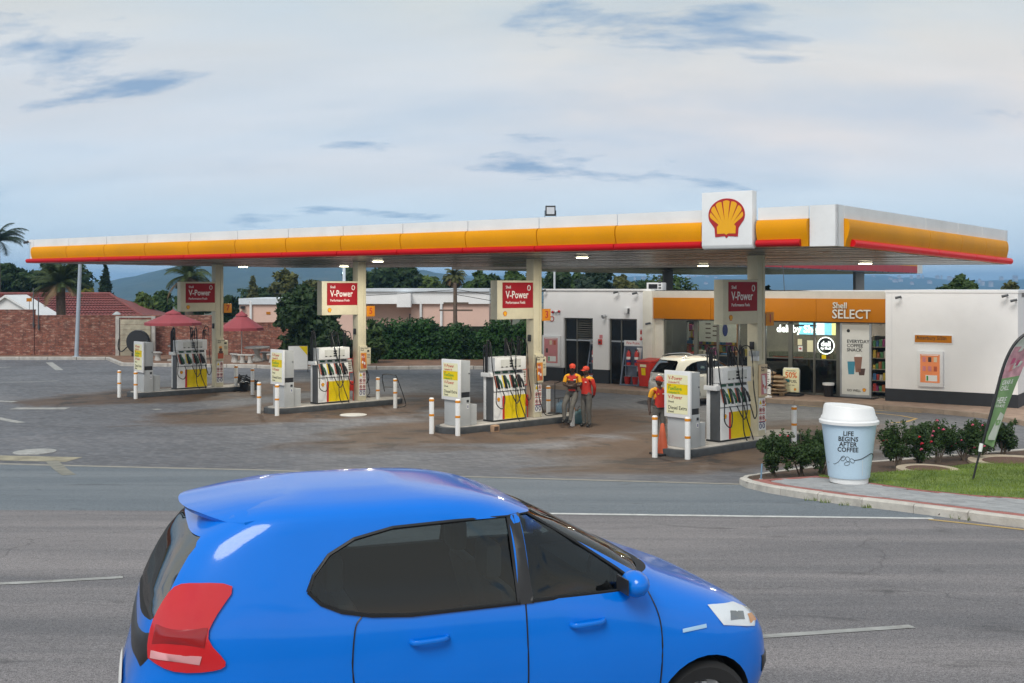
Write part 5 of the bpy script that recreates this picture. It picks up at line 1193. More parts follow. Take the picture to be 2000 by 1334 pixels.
# warning plate by the house, chimney
# ------------------------------------------------------------------ poles and wires
POLEW = mat('pole_wood', (.13, .095, .07), .9, var=.25, vs=5)
r = thing('utility_pole', 'wooden utility pole with crossarms rising from the hedge', 'pole', (lat(889, 66), 66, 0)); zt_ = zat(552, 66)
MB().tube([(0, 0, 0), (0, 0, zt_)], [.14, .11], 10).build('shaft', POLEW, r, smooth=40)
for z, hw_ in ((zat(592, 66), .7), (zat(606, 66), .95)): MB().box(-hw_, hw_ + .1, -.06, -.0, z - .05, z + .05).build('crossarm', POLEW, r)
for i, (a, c_) in enumerate((((0, -.05, zat(565, 66)), (12, 3, zat(606, 69))), ((0, -.05, zat(575, 66)), (12, 3, zat(622, 69))), ((0, -.05, zat(566, 66)), (-13, 10, 3.6)))):
    MB().tube(spline([a, ((a[0] + c_[0]) / 2, (a[1] + c_[1]) / 2, (a[2] + c_[2]) / 2 - .25), c_], 6), .016, 4).build('wire', BLACK, r)
for px, py, d, w_, lab in ((672, 515, 80, .11, 'pale slim lamp post behind the fuel sign in front of the hill'), (1083, 525, 75, .07, 'thin grey mast in front of dark trees behind the shop roof')):
    r = thing('slim_post', lab, 'post', (lat(px, d), d, -1)); MB().tube([(0, 0, 0), (0, 0, zat(py, d) + 1.4)], w_, 8).build('shaft', mat('pale_post', (.62, .66, .7), .5), r, smooth=40); MB().lathe([(.2, 0), (.2, .05), (.1, .07)], 10).build('foot', GREY, r)
for px, pyb, h, lab in ((65, 640, 2.3, 'thin black aerial rod fixed at the wall top by the house gable'), (75, 645, 1.9, 'short black aerial rod at the step of the brick wall')):
    r = thing('fence_rod', lab, 'rod', (lat(px, WD - .1), WD - .1, zat(pyb, WD))); MB().tube([(0, 0, 0), (0, 0, h)], .03, 5).build('rod', DGREY, r); MB().box(-.05, .05, 0, .08, .1, .3).build('clamp', DGREY, r)
r = thing('wall_notice', 'small orange notice on the fence above the brick wall', 'sign', (lat(57, WD), WD, zat(589, WD))); MB().box(-.15, .15, -.02, 0, 0, .20).build('plate', FASCIA_O, r); MB().tube([(0, .02, -.7), (0, .02, .2)], .015, 5).build('stake', DGREY, r)

# ------------------------------------------------------------------ foliage
LEAF = {k: leafmat('leaf_' + k, c_) for k, c_ in {'dark': (.026, .058, .018), 'mid': (.048, .095, .024), 'olive': (.095, .112, .04), 'light': (.085, .14, .03), 'yellow': (.17, .19, .03), 'blue': (.022, .046, .024), 'hedge': (.028, .088, .020), 'palm': (.055, .085, .03), 'rose': (.038, .080, .022)}.items()}
def leaves(mb, blobs, n_, size, rg, flat_=.5, gap=.25):
    tot = sum(b_[3] * b_[4] * b_[5] for b_ in blobs) ** 1
    for (cx, cy, cz, rx, ry, rz) in blobs:
        k = int(n_ * (rx * ry * rz) / tot) + 6
        holes = [(rg.gauss(0, 1), rg.gauss(0, 1), rg.gauss(0, 1)) for _ in range(5)]
        for _ in range(k):
            v = Vector((rg.gauss(0, 1), rg.gauss(0, 1), rg.gauss(0, 1))).normalized()
            if any(v.dot(Vector(h).normalized()) > 1 - gap * .18 for h in holes): continue
            rr = 1 - abs(rg.gauss(0, .26)); rr = max(.25, rr) * (1 + .16 * math.sin(v.x * 7 + cx * 3) * math.cos(v.z * 6 + cy))
            p = Vector((cx + v.x * rx * rr, cy + v.y * ry * rr, cz + v.z * rz * rr))
            a = Vector((rg.gauss(0, 1), rg.gauss(0, 1), rg.gauss(0, .6))).normalized(); nn = (v + Vector((rg.gauss(0, .6), rg.gauss(0, .6), rg.gauss(0, .6) + .3))).normalized()
            b_ = a.cross(nn).normalized(); a = nn.cross(b_); s = size * rg.uniform(.6, 1.35)
            mb.add([p - a * s, p + b_ * s * flat_, p + a * s, p - b_ * s * flat_], [(0, 1, 2, 3)])
def tree(label, px, d, py_top, py_bot, wpx, kind, n_=3500, size=.22, seed=1, shape='round', name='leafy_tree', trunk=True, group=None, base=None, blobs_n=12, gap=.3, limbs=6):
    rg = random.Random(seed); X = lat(px, d); zb, zt_ = zat(py_bot, d), zat(py_top, d); rx = wpx * d / F / 2; H_ = zt_ - zb
    z0 = base if base is not None else (gz(d) if d > 66 else g(d)) ; r = thing(name, label, 'tree', (X, d, z0), 0, group); zb -= z0; zt_ -= z0; bl = []
    for i in range(blobs_n):
        f = (i + .5) / blobs_n
        if shape == 'round': env = math.sin(math.pi * (.12 + .83 * f)) ** .7
        elif shape == 'cone': env = (1 - f) ** .75 + .06
        elif shape == 'top': env = .35 + .75 * math.sin(math.pi * min(1, f * .9 + .1)) * (.5 + .5 * f)
        else: env = 1
        a = rg.uniform(0, 6.28); off = rx * env * (.55 if shape != 'cone' else .3) * math.sqrt(rg.random()); br_ = rx * env * rg.uniform(.42, .62)
        bl.append((math.cos(a) * off, math.sin(a) * off, zb + H_ * (.08 + .86 * f), br_, br_, max(br_ * .7, H_ / blobs_n * .95)))
    mb = MB(); leaves(mb, bl, n_, size, rg, gap=gap); mb.build('crown', LEAF[kind], r)
    tk = MB(); tr_ = max(.07, rx * .07); top = zb + H_ * .72
    tk.tube(spline([(0, 0, -.2), (rg.uniform(-.1, .1) * rx, 0, zb * .6 + .1), (rg.uniform(-.15, .15) * rx, .1, zb + H_ * .3), (0, 0, top)], 4), [tr_ * (1.2 - .9 * i / 12) for i in range(13)], 8)
    tk.build('trunk', BARK, r, smooth=60)
    lm = MB()
    for b_ in rg.sample(bl, min(limbs, len(bl))): zl = zb + (b_[2] - zb) * .45; lm.tube(spline([(0, 0, zl), (b_[0] * .5, b_[1] * .5, (zl + b_[2]) / 2 + .05), (b_[0] * 1.1, b_[1] * 1.1, b_[2])], 3), [tr_ * .5 * (1 - .11 * i) for i in range(7)], 5)
    tag(lm.build('limbs', BARK, r, smooth=60), kind='stuff'); return r
def palm(label, px, d, py_crown, rpx, kind='palm', seed=1, nf=22, droop=.9, base=None, trunk_r=.25, dead=0):
    rg = random.Random(seed); X = lat(px, d); z0 = gz(d) if base is None else base; r = thing('palm_tree', label, 'palm', (X, d, z0)); zc = zat(py_crown, d) - z0; RL = rpx * d / F
    tk = MB().tube([(0, 0, -.2), (.05, 0, zc * .5), (0, 0, zc)], [trunk_r * 1.15, trunk_r, trunk_r * .9], 10)
    tk.build('trunk', BARK, r, smooth=60)
    for i in range(nf + dead):
        dd_ = i >= nf; a = i * 2.39996 + rg.uniform(-.2, .2); el = R(rg.uniform(-10, 80)) if not dd_ else R(rg.uniform(-35, 0)); L_ = RL * rg.uniform(.85, 1.15); mb = MB(); pts = []
        p = Vector((0, 0, zc)); e = el; k = 10
        for s in range(k + 1): pts.append(p.copy()); p = p + Vector((math.cos(a) * math.cos(e), math.sin(a) * math.cos(e), math.sin(e))) * (L_ / k); e -= R(droop * 13) * (s / k + .25)
        mb.tube(pts, [.03 * (1 - .08 * s) for s in range(k + 1)], 4); side = Vector((-math.sin(a), math.cos(a), 0))
        for s in range(1, k * 4):
            f = s / (k * 4); q = pts[int(f * k)].lerp(pts[min(k, int(f * k) + 1)], f * k - int(f * k)); tn = (pts[min(k, int(f * k) + 1)] - pts[int(f * k)]).normalized(); ll = L_ * .28 * math.sin(math.pi * (.15 + .8 * f))
            for sg_ in (-1, 1):
                tip = q + side * sg_ * ll * .8 + tn * ll * .5 + Vector((0, 0, -ll * rg.uniform(.25, .6))); mb.add([q - tn * .03, q + tn * .03, tip], [(0, 1, 2)])
        mb.build('frond', MT['dead_frond'] if dd_ else LEAF[kind], r)
    return r
leafmat('dead_frond', (.20, .14, .08), .3)
# left background
palm('tall feathery palm reaching above the canopy end', -8, 82, 470, 62, 'blue', 2, 26, 1.0, trunk_r=.3)
tree('dark broad tree behind the house gable', 25, 88, 512, 590, 95, 'dark', 4200, .28, 11); tree('dark tree beside the feathery palm behind the house', 85, 92, 508, 590, 90, 'blue', 3800, .28, 12)
palm('short green palm rising in front of the red tiled roof', 118, 70, 552, 62, 'palm', 5, 38, .6, trunk_r=.30, dead=7)
tree('dark narrow cypress behind the red tiled roof', 206, 92, 516, 590, 40, 'blue', 2200, .26, 14, 'cone', 'cypress_tree')
tree('wide sparse dark tree with sky showing behind the steel pole', 150, 98, 512, 575, 85, 'dark', 1500, .28, 15, gap=.9); tree('yellow-green bush behind the ridge of the tiled roof', 172, 86, 563, 600, 48, 'yellow', 1300, .2, 16, name='garden_bush')
tree('bright green rounded tree behind the end of the tiled roof', 272, 84, 570, 622, 62, 'light', 2600, .2, 17); tree('dark green tree beside the rounded bright tree', 318, 90, 566, 622, 60, 'mid', 2200, .22, 18); tree('dark tree behind the second parasol', 442, 86, 575, 630, 62, 'dark', 2400, .22, 19)
palm('large palm with drooping fronds behind the first fuel sign', 368, 76, 541, 62, 'palm', 8, 24, 1.0, trunk_r=.3, dead=3)
tree('slender olive tree in front of the blue hill', 494, 100, 538, 590, 32, 'olive', 1500, .24, 21, 'cone'); tree('loose olive green tree with an open crown before the hill', 556, 98, 524, 588, 64, 'olive', 2200, .24, 22, gap=.6); tree('flat olive tree behind the pink building roof', 612, 96, 546, 590, 66, 'olive', 1800, .24, 23)
tree('big dense dark tree standing between two fuel pumps', 600, 57, 552, 712, 150, 'dark', 9000, .17, 24, 'top', blobs_n=22, base=0); tree('dense dark bush under the fuel sign at the wall end', 655, 56, 625, 716, 90, 'dark', 4200, .16, 25, base=0, name='garden_bush'); tree('dense dark green shrub between tree and hedge', 728, 57, 622, 715, 66, 'mid', 3200, .16, 26, base=0, name='garden_bush')
tree('dark tree with a slim post in front of it', 690, 96, 516, 575, 60, 'dark', 2400, .26, 27); tree('broad dark tree behind the pink building', 765, 95, 512, 580, 130, 'dark', 5200, .26, 28); tree('pale green low tree at the pink building roof', 840, 100, 540, 580, 70, 'light', 1900, .24, 29)
palm('shaggy fan palm behind the utility pole', 888, 92, 541, 28, 'olive', 31, 34, 1.3, trunk_r=.35, dead=10)
tree('mid green tree behind the end of the pink building', 935, 90, 528, 580, 60, 'mid', 2600, .24, 32); tree('dark green tree between the fuel sign and the shop', 1000, 84, 520, 610, 75, 'mid', 3600, .22, 33)
tree('dark dense tree over the shop roof end', 1088, 82, 518, 590, 85, 'dark', 4000, .22, 34); tree('very dark wide tree behind the shop roof', 1165, 88, 520, 590, 110, 'blue', 4600, .24, 35)
tree('sparse thin-leaved tree with open branches behind the roof air conditioner', 1305, 78, 534, 590, 130, 'mid', 1500, .17, 36, gap=1.1, limbs=12)
tree('round bushy tree rising behind the white shop wall', 1876, 62, 534, 600, 76, 'mid', 3600, .15, 37, blobs_n=14); tree('young spiky tree at the far end of the white shop wall', 1974, 60, 545, 600, 44, 'olive', 1100, .13, 38, gap=.8)
tree('small tree top peeping over the shop parapet', 1496, 74, 556, 590, 26, 'dark', 500, .15, 39)
# dark growth behind the pink building and house
for i, (px, py, w_, k) in enumerate(((520, 572, 120, 'dark'), (640, 560, 120, 'olive'), (1250, 548, 100, 'dark'), (380, 585, 110, 'mid'))):
    tree(['dark low tree behind the left block of the pink building', 'olive tree crown over the pink building', 'dark tree between the shop roof and the sparse tree', 'mid green tree behind the drooping palm'][i], px, 104, py, 600, w_, k, 2600, .28, 50 + i)
for i, (px, py, w_, k, dd_) in enumerate(((722, 528, 70, 'mid', 99), (815, 533, 60, 'mid', 101), (962, 534, 62, 'dark', 98), (1038, 524, 60, 'mid', 90), (1128, 526, 60, 'mid', 92), (1215, 536, 64, 'olive', 95), (868, 538, 40, 'dark', 99))):
    tree(['green tree behind the fuel sign with figure 5', 'small green tree over the long pink building', 'dark tree between the utility pole and the fuel sign', 'green tree beside the end of the shop roof', 'leafy green tree over the shop doorway', 'olive tree over the fire point stands', 'dark small tree beside the fan palm'][i], px, dd_, py, 600, w_, k, 2600, .24, 70 + i)
# hedge
r = thing('hedge', 'long dark green clipped hedge in front of the pink building', 'hedge', (lat(700, 60), 60, 0)); hb = MB(); rg = random.Random(9); ox = r.location.x
bl = []
for i in range(30):
    px = 735 + 340 * i / 29; X = lat(px, 60) - ox; h = (zat(rg.uniform(622, 648), 60)); 
    for z in (.45, 1.15, 1.85): 
        if z < h: bl.append((X + rg.uniform(-.2, .2), rg.uniform(-.1, .3), min(z, h - .4), .62, .7, .55))
leaves(hb, bl, 26000, .095, rg, gap=.12); tag(hb.build('foliage', LEAF['hedge'], r), kind='stuff')
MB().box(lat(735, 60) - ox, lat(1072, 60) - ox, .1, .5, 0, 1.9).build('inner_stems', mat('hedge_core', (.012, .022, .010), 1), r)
for px, py, s in ((770, 640, .8), (845, 628, .9), (985, 626, 1.1), (1030, 618, 1.3), (1052, 600, 1.1)):
    tree(f'leafy shoot standing above the hedge {["near the building window", "before the downpipe", "beside the utility pole", "next to the fuel sign with figure 3", "at the shop corner"][(770, 845, 985, 1030, 1052).index(px)]}', px, 60.5, py - 6, 690, 46 * s, 'mid', 900, .11, px, name='garden_bush', base=0)

# ------------------------------------------------------------------ parasols and picnic tables
PARAS = mat('parasol_pink', (.30, .052, .062), .7, var=.08, vs=2)
def parasol(label, px, pytop, pybrim, wpx, d, seed):
    r = thing('parasol', label, 'parasol', (lat(px, d), d, .13)); zt_, zb = zat(pytop, d) - .13, zat(pybrim, d) - .13; rr = wpx * d / F / 2; N_ = 8
    for k in range(N_):
        a0, a1 = 2 * math.pi * k / N_ + .2, 2 * math.pi * (k + 1) / N_ + .2; mb = MB()
        def fn(u, v, a0=a0, a1=a1):
            A = a0 + (a1 - a0) * u; rad = (.05 + .95 * v) * rr * (1 - .05 * math.sin(math.pi * u) * v); z = zt_ + (zb - zt_) * (v ** .92) + .06 * math.sin(math.pi * u) * v * 0
            return (rad * math.cos(A), rad * math.sin(A), z)
        mb.grid(fn, 4, 5); vb = len(mb.v)
        mb.grid(lambda u, v, a0=a0, a1=a1: Vector(fn(u, 1)) + Vector((0, 0, -.14 * v)), 4, 1); mb.build('canopy_panel', PARAS, r, smooth=50)
    MB().lathe([(rr * .30, zt_ - (zt_ - zb) * .22), (rr * .27, zt_ - (zt_ - zb) * .12), (.04, zt_ + .07), (.01, zt_ + .12)], 8).build('vent_cap', PARAS, r)
    MB().cyl(0, 0, 0, zt_ + .05, .028, n=8).build('pole', mat('parasol_pole', (.45, .42, .40), .5), r); MB().lathe([(.3, 0), (.3, .08), (.06, .12), (.05, .3)], 14).build('foot', CONC, r)
    for k in range(N_): a = 2 * math.pi * k / N_ + .2; MB().tube([(0, 0, zb + .25), (rr * .6 * math.cos(a), rr * .6 * math.sin(a), zt_ + (zb - zt_) * .6 - .02)], .012, 4).build('rib', WOOD, r)
parasol('faded pink parasol standing behind the pump before the brick wall', 338, 608, 630, 108, 58.5, 1); parasol('faded pink parasol over the concrete picnic table', 472, 611, 640, 84, 57.5, 2)
STONE = mat('cast_stone', (.46, .45, .43), .9, var=.18, vs=6, bump=.4, bs=30, dirt=.25)
def picnic(px, d, n_, s):
    x0 = lat(px, d); r = thing('picnic_table', f'round cast stone table {s}', 'table', (x0, d, .13)); MB().lathe([(.30, 0), (.32, .06), (.16, .25), (.13, .45), (.2, .62), (.24, .68)], 18).build('pedestal', STONE, r, smooth=50); MB().lathe([(.2, .681), (.64, .70), (.66, .73), (.66, .77), (.62, .79), (.02, .792)], 28).build('top', STONE, r, smooth=40)
    for k, (dx, dy) in enumerate(((-1.05, -.5), (1.0, -.45), (-.3, -1.1), (.35, 1.1))[:n_]):
        e = thing('stone_bench', f'short cast stone bench {["beside", "across from", "before", "behind"][k]} the table {s}', 'bench', (x0 + dx, d + dy, .13), math.atan2(dy, dx) + 1.57)
        for q in (-.22, .22): MB().lathe([(.15, 0), (.10, .2), (.14, .38)], 12, c=(q, 0, 0)).build('leg', STONE, e, smooth=50)
        MB().box(-.45, .45, -.18, .18, .381, .45).build('seat', STONE, e, bevel=.03)
picnic(502, 58, 4, 'under the second parasol'); picnic(352, 59.5, 2, 'behind the pump by the brick wall')
# ------------------------------------------------------------------ giant coffee cup
base = G(1668, 946, KH); dcup = base.y; S_ = dcup / F
cup = thing('giant_coffee_cup', 'giant pale blue coffee cup with a white lid standing on the pavement', 'cup', base + Vector((0, .30, 0)))
rb, rt, Hc = 38.5 * S_, 53.5 * S_, 155 * S_; z1, z2 = 10 * S_, 118 * S_
CUPB = mat('cup_pale_blue', (.50, .66, .80), .35, var=.04, vs=2, dirt=.06, dscale=2)
CUPD = mat('cup_worn_vinyl', (.66, .73, .78), .4, var=.05)
def cr(z): return rb + (rt * .985 - rb) * (z / z2)
MB().lathe([(rb * .96, 0), (rb * .97, z1), (rb * .9, z1 + .002)], 48).build('foot_ring', WHITE, cup, smooth=30)
MB().lathe([(cr(z1), z1 + .004), (cr(z1 + .02) + .002, z1 + .02)] + [(cr(z1 + (z2 - z1) * i / 10), z1 + (z2 - z1) * i / 10) for i in range(1, 11)], 64).build('body', CUPB, cup, smooth=40)
lid = MB().lathe([(rt * .99, z2 - .02), (rt * 1.07, z2 - .015), (rt * 1.075, z2 + .035), (rt * 1.01, z2 + .06), (rt * 1.0, z2 + .10), (rt * .95, z2 + .125), (rt * .90, z2 + .27), (rt * .86, z2 + .30), (rt * .80, z2 + .285), (rt * .02, z2 + .28)], 64)
lid.v = [(x, y, z + (-(x) * .07 if z > z2 + .2 else 0)) for x, y, z in lid.v]; lid.build('lid', WHITE, cup, smooth=40)
def wrap(me, zc, xoff):                   # bend flat lettering round the cone
    for v in me.vertices:
        x, y, zz_ = v.co.x + xoff, v.co.z, v.co.y; z = zc + zz_; r_ = cr(z) + .002 + max(0, y) ; a = x / cr(z) - math.pi / 2
        v.co = (r_ * math.cos(a), r_ * math.sin(a), z)
for s, py in (('LIFE', 853), ('BEGINS', 864), ('AFTER', 874.5), ('COFFEE', 885)):
    me = text_mesh(s, 12.6 * S_, .04, .002, 'CENTER', .92); me.materials.clear(); me.materials.append(INK); zc = (946 - py) * S_ + .07
    wrap(me, zc, -16 * S_); link('lettering', me, cup)
def on_cup(px, py, out=.004): z = (946 - py) * S_ + .07; a = (px - 1671) * S_ / cr(z); a = math.asin(max(-.99, min(.99, a))) - math.pi / 2; r_ = cr(z) + out; return (r_ * math.cos(a), r_ * math.sin(a), z)
MB().tube([on_cup(*p) for p in [(1628, 914), (1636, 915), (1641, 910), (1645, 902), (1649, 899)]], .004, 5).build('line_drawing', INK, cup); MB().tube(spline([on_cup(*p) for p in [(1668, 905), (1680, 903), (1692, 898), (1702, 894), (1709, 895), (1713, 902), (1714, 910)]], 4), .007, 5).build('line_drawing', INK, cup)
for cx, cy, ang in ((1648, 902, .3), (1656, 903, -.4), (1664, 906, -.8), (1655, 912, 1.2)):
    pts = [on_cup(cx + 3.4 * math.cos(a) * math.cos(ang) - 5 * math.sin(a) * math.sin(ang), cy + 3.4 * math.cos(a) * math.sin(ang) + 5 * math.sin(a) * math.cos(ang)) for a in [i * math.pi / 6 for i in range(13)]]
    MB().tube(pts, .0035, 4).build('bean_drawing', INK, cup)
pts = [on_cup(*p, .003) for p in [(1684, 903), (1685, 936), (1699, 936), (1693, 920)]]; MB().add(pts, [(0, 1, 2, 3)]).build('peeled_patch', CUPD, cup)

# ------------------------------------------------------------------ feather flag
fb = G(1900, 938, KH); df = fb.y
flag = thing('feather_flag', 'leaning feather flag in green and pink on a black pole in the lawn', 'flag', fb)
def fp(px, py, dy=0): q = at(px, py, df + dy); return q - fb
pole_px = [(1900, 938), (1908, 905), (1917, 872), (1927, 838), (1938, 798), (1948, 760), (1957, 726), (1968, 696), (1984, 669), (2004, 652), (2026, 642)]
MB().tube(spline([fp(*p) for p in pole_px], 4), [.02] * 12 + [.03] * 29, 8).build('pole', BLACKP, flag, smooth=60)
MB().tube([fp(1914, 882), fp(1917, 866)], .035, 8).build('pole_socket', WHITE, flag)
left = [(1923, 866), (1931, 830), (1941, 793), (1951, 757), (1961, 724), (1971, 697), (1986, 671), (2006, 654), (2028, 645)]
right_ = [(1940, 874), (1952, 836), (1968, 793), (1984, 752), (1999, 716), (2014, 690), (2028, 672), (2040, 660), (2050, 655)]
fm = [mat('flag_green', (.22, .36, .17), .8, var=.08, vs=5), mat('flag_white', (.62, .64, .60), .8, var=.06), mat('flag_pink', (.58, .30, .36), .8, var=.35, vs=5)]
NV = 32
def fpt(u, v):
    i = v * (len(left) - 1); k = min(int(i), len(left) - 2); f = i - k; a = Vector(left[k]).lerp(Vector(left[k + 1]), f); c_ = Vector(right_[k]).lerp(Vector(right_[k + 1]), f); q = a.lerp(c_, u)
    return fp(q.x, q.y, .06 * math.sin(u * 4 + v * 9) * u + .25 * u)
def flag_part(nm, v0, v1, mm): MB().grid(lambda u, v: fpt(u, v0 + (v1 - v0) * v), 8, 10).build(nm, mm, flag, smooth=60)
flag_part('lower_field', 0, .04, fm[0]); flag_part('green_field', .04, .44, fm[0]); flag_part('pink_field', .44, .72, fm[2]); flag_part('white_field', .72, 1, fm[1])
def fmap(u, v, out=.008): q = fpt(u, v); return q + Vector((0, -out, 0))
MB().add([fmap(.25, .03), fmap(.9, .045), fmap(.95, .20), fmap(.62, .215), fmap(.5, .16), fmap(.2, .05)], [(0, 1, 2, 3, 4, 5)]).build('bottle_picture', fm[1], flag)
MB().add([fmap(.5, .13, .012), fmap(.85, .14, .012), fmap(.85, .17, .012), fmap(.5, .165, .012)], [(0, 1, 2, 3)]).build('bottle_label', fm[0], flag)
for s, v, sz_ in (('GRAB &', .405, .125), ('CHILL.', .365, .125), ('HERE', .285, .16), ('FOR MORE', .25, .075)):
    me = text_mesh(s, sz_, .03, .001, 'LEFT', .8); me.materials.clear(); me.materials.append(INKW); wd = (fpt(1, v) - fpt(0, v)).length; ln = (fpt(0, v + .05) - fpt(0, v - .05)).length / .1
    for w_ in me.vertices: w_.co = fmap(.10 + w_.co.x / wd, v + w_.co.y / ln, .010 + max(0, w_.co.z))
    link('lettering', me, flag)
rg = random.Random(4)
for i in range(9): u, v = rg.uniform(.15, .75), rg.uniform(.46, .68); MB().add([fmap(u, v), fmap(u + .16, v + .01), fmap(u + .18, v + .05), fmap(u + .03, v + .06)], [(0, 1, 2, 3)]).build('flower_picture', [PHOTO[1], fm[1], mat('flag_rose', (.50, .10, .20), .8)][i % 3], flag)

# ------------------------------------------------------------------ rose bushes
PET = [mat('petal_red', (.48, .012, .03), .6, var=.2), mat('petal_pink', (.60, .09, .17), .6, var=.2)]
def rose(label, px, py, wpx, pytop, seed, nflow, n_=1900):
    rg = random.Random(seed); b0 = G(px, py, KH - .03); d = b0.y; r = thing('rose_bush', label, 'rose bush', b0); h = zat(pytop, d) - b0.z; rx = wpx * 1.3 * d / F / 2; bl = []
    for i in range(15): a = rg.uniform(0, 6.28); q = rx * .7 * math.sqrt(rg.random()); bl.append((q * math.cos(a), q * .6 * math.sin(a), h * rg.uniform(.30, .82), rx * rg.uniform(.28, .42), rx * .4, h * rg.uniform(.14, .24)))
    for i in range(6): bl.append((rg.uniform(-1, 1) * rx * .9, rg.uniform(-.3, .3) * rx, h * rg.uniform(.85, 1.0), rx * .13, rx * .13, h * .10))
    mb = MB(); leaves(mb, bl, n_ * 3, .028, rg, .55, .5); tag(mb.build('foliage', LEAF['rose'], r), kind='stuff')
    st = MB()
    for i in range(7): b_ = rg.choice(bl); st.tube(spline([(rg.uniform(-.06, .06), rg.uniform(-.05, .05), -.05), (b_[0] * .35, b_[1] * .35, h * .28), (b_[0] * .9, b_[1], b_[2])], 4), [.02 - .0018 * k for k in range(9)], 5)
    tag(st.build('stems', BARK, r), kind='stuff')
    for i in range(max(min(nflow, 1), int(nflow * .6))):
        b_ = rg.choice(bl); a = rg.uniform(-2.6, -.5); p = Vector((b_[0] + b_[3] * math.cos(a), b_[1] + b_[4] * math.sin(a) - .02, b_[2] + b_[5] * rg.uniform(.1, 1))); fm_ = MB(); R0 = rg.uniform(.022, .042)
        fm_.ball(p, R0 * .6, 6, 4)
        for k in range(7): t_ = k * 2.4; dv = Vector((math.cos(t_), math.sin(t_) * .7 - .3, .5 * math.sin(t_ * 1.7))).normalized(); c_ = p + dv * R0 * .6; s1 = dv.cross(Vector((0, 0, 1))).normalized() * R0 * .7; s2 = (dv.cross(s1)).normalized() * R0 * .7 + dv * R0 * .3; fm_.add([c_ - s1, c_ - s2 * .2, c_ + s1, c_ + s2], [(0, 1, 2, 3)])
        fm_.build('flower', PET[seed % 2 if rg.random() < .8 else 0], r)
rose('small rose bush with one bare stem at the pavement tip', 1511, 931, 62, 846, 1, 1); rose('dense dark rose bush between the pavement tip and the coffee cup', 1566, 929, 74, 842, 2, 2); rose('rose bush with thin bare stems next to the coffee cup', 1606, 925, 50, 834, 3, 3)
rose('rose bush with large red blooms at the lid side of the coffee cup', 1754, 915, 66, 826, 4, 6); rose('rose bush with bare lower stems beyond the red blooms', 1795, 909, 66, 828, 5, 5); rose('dark rose bush with small pink blooms in the row', 1832, 903, 62, 824, 7, 9); rose('full rose bush with many pink blooms next to the flag', 1880, 899, 74, 822, 9, 13); rose('rose bush half covered by the feather flag', 1921, 895, 56, 822, 11, 9); rose('light green flowerless bush at the bed end behind the flag', 1958, 890, 52, 822, 6, 0)
r = thing('marker_stake', 'thin blue stake at the tip of the flower bed', 'stake', G(1486, 936, KH)); MB().tube([(0, 0, -.05), (.02, 0, .29)], .016, 6).build('stake', mat('stake_blue', (.16, .28, .40), .6), r); MB().box(-.03, .03, -.03, .03, -.02, .01).build('foot', CONC, r)
# weeds and a dead leaf at the kerb
rg = random.Random(21)
for i, (px, py) in enumerate(((1588, 978), (1618, 982), (1655, 987), (1700, 992), (1875, 1012), (1890, 1014), (1905, 1017))):
    b0 = G(px, py); mb = MB()
    for k in range(38): a = rg.uniform(0, 6.28); L_ = rg.uniform(.03, .09); q = Vector((rg.uniform(-.14, .14), rg.uniform(-.03, .03), 0)); w_ = Vector((math.sin(a), -math.cos(a), 0)) * .006; mb.add([q - w_, q + w_, q + Vector((math.cos(a) * L_ * .6, math.sin(a) * L_ * .6, L_))], [(0, 1, 2)])
    o_ = mb.build('kerb_weed', MT['grass_blade']); o_.location = b0; tag(o_, 'small green weed tuft growing at the foot of the kerb', 'weed', 'weeds along the kerb')
o_ = MB().add([(-.14, 0, .03), (0, -.05, .14), (.14, .02, .05), (.03, .10, .02), (-.02, -.03, .02)], [(0, 4, 1), (4, 2, 1), (0, 1, 3), (1, 2, 3)]).build('dry_leaf', mat('dry_leaf', (.05, .025, .018), .8)); o_.location = G(1850, 1009); tag(o_, 'curled dark brown dry leaf at the kerb', 'leaf')

# ------------------------------------------------------------------ small things round the islands
def isl(n_, x, y, z=0): return COLS[n_] + IX * x + IY * y + Vector((0, 0, z))
b0 = G(1294, 888); r = thing('traffic_cone', 'faded orange traffic cone with a dark base beside the price cabinet', 'cone', b0, .4); MB().lathe([(.15, .05), (.14, .10), (.045, .74), (.03, .76), (.005, .765)], 20).build('cone', mat('cone_orange', (.55, .10, .035), .6, var=.15, dirt=.2, dscale=6), r, smooth=40); MB().box(-.24, .24, -.24, .24, 0, .05).build('base', BLACK, r, bevel=.015)
# extinguisher stands beside pumps 5 and 3
for n_, lab in ((5, 'red fire extinguisher stand between pump and column, without attendants'), (3, 'red fire extinguisher stand beside the pump near the two attendants')):
    r = thing('extinguisher_stand', lab, 'stand', isl(n_, -.34, .16, ITOP), IRZ)
    MB().box(-.035, .035, -.02, .02, 0, 1.75).build('post', REDP, r); MB().box(-.14, .14, -.04, -.021, .98, 1.42).build('sign_plate', mat('stand_sign', (.62, .60, .56), .5), r); MB().box(-.16, .16, -.035, -.0205, .95, 1.45).build('sign_border', REDP, r)
    MB().lathe([(.10, 1.02), (.105, 1.06), (.105, 1.52), (.06, 1.60), (.03, 1.66)], 14, c=(0, .13, .05)).build('cylinder', REDP, r, smooth=40); MB().box(-.13, .13, -.13, .09, .34, .68).build('red_box', REDP, r, bevel=.01)
    for s in (-.12, .12): MB().box(s - .012, s + .012, -.12, -.10, 0, .339).build('leg', REDP, r)
    for k in range(5): MB().box(-.10, .10 - .03 * (k % 2), -.044, -.041, 1.34 - k * .07, 1.365 - k * .07).build('text_line', INK, r)
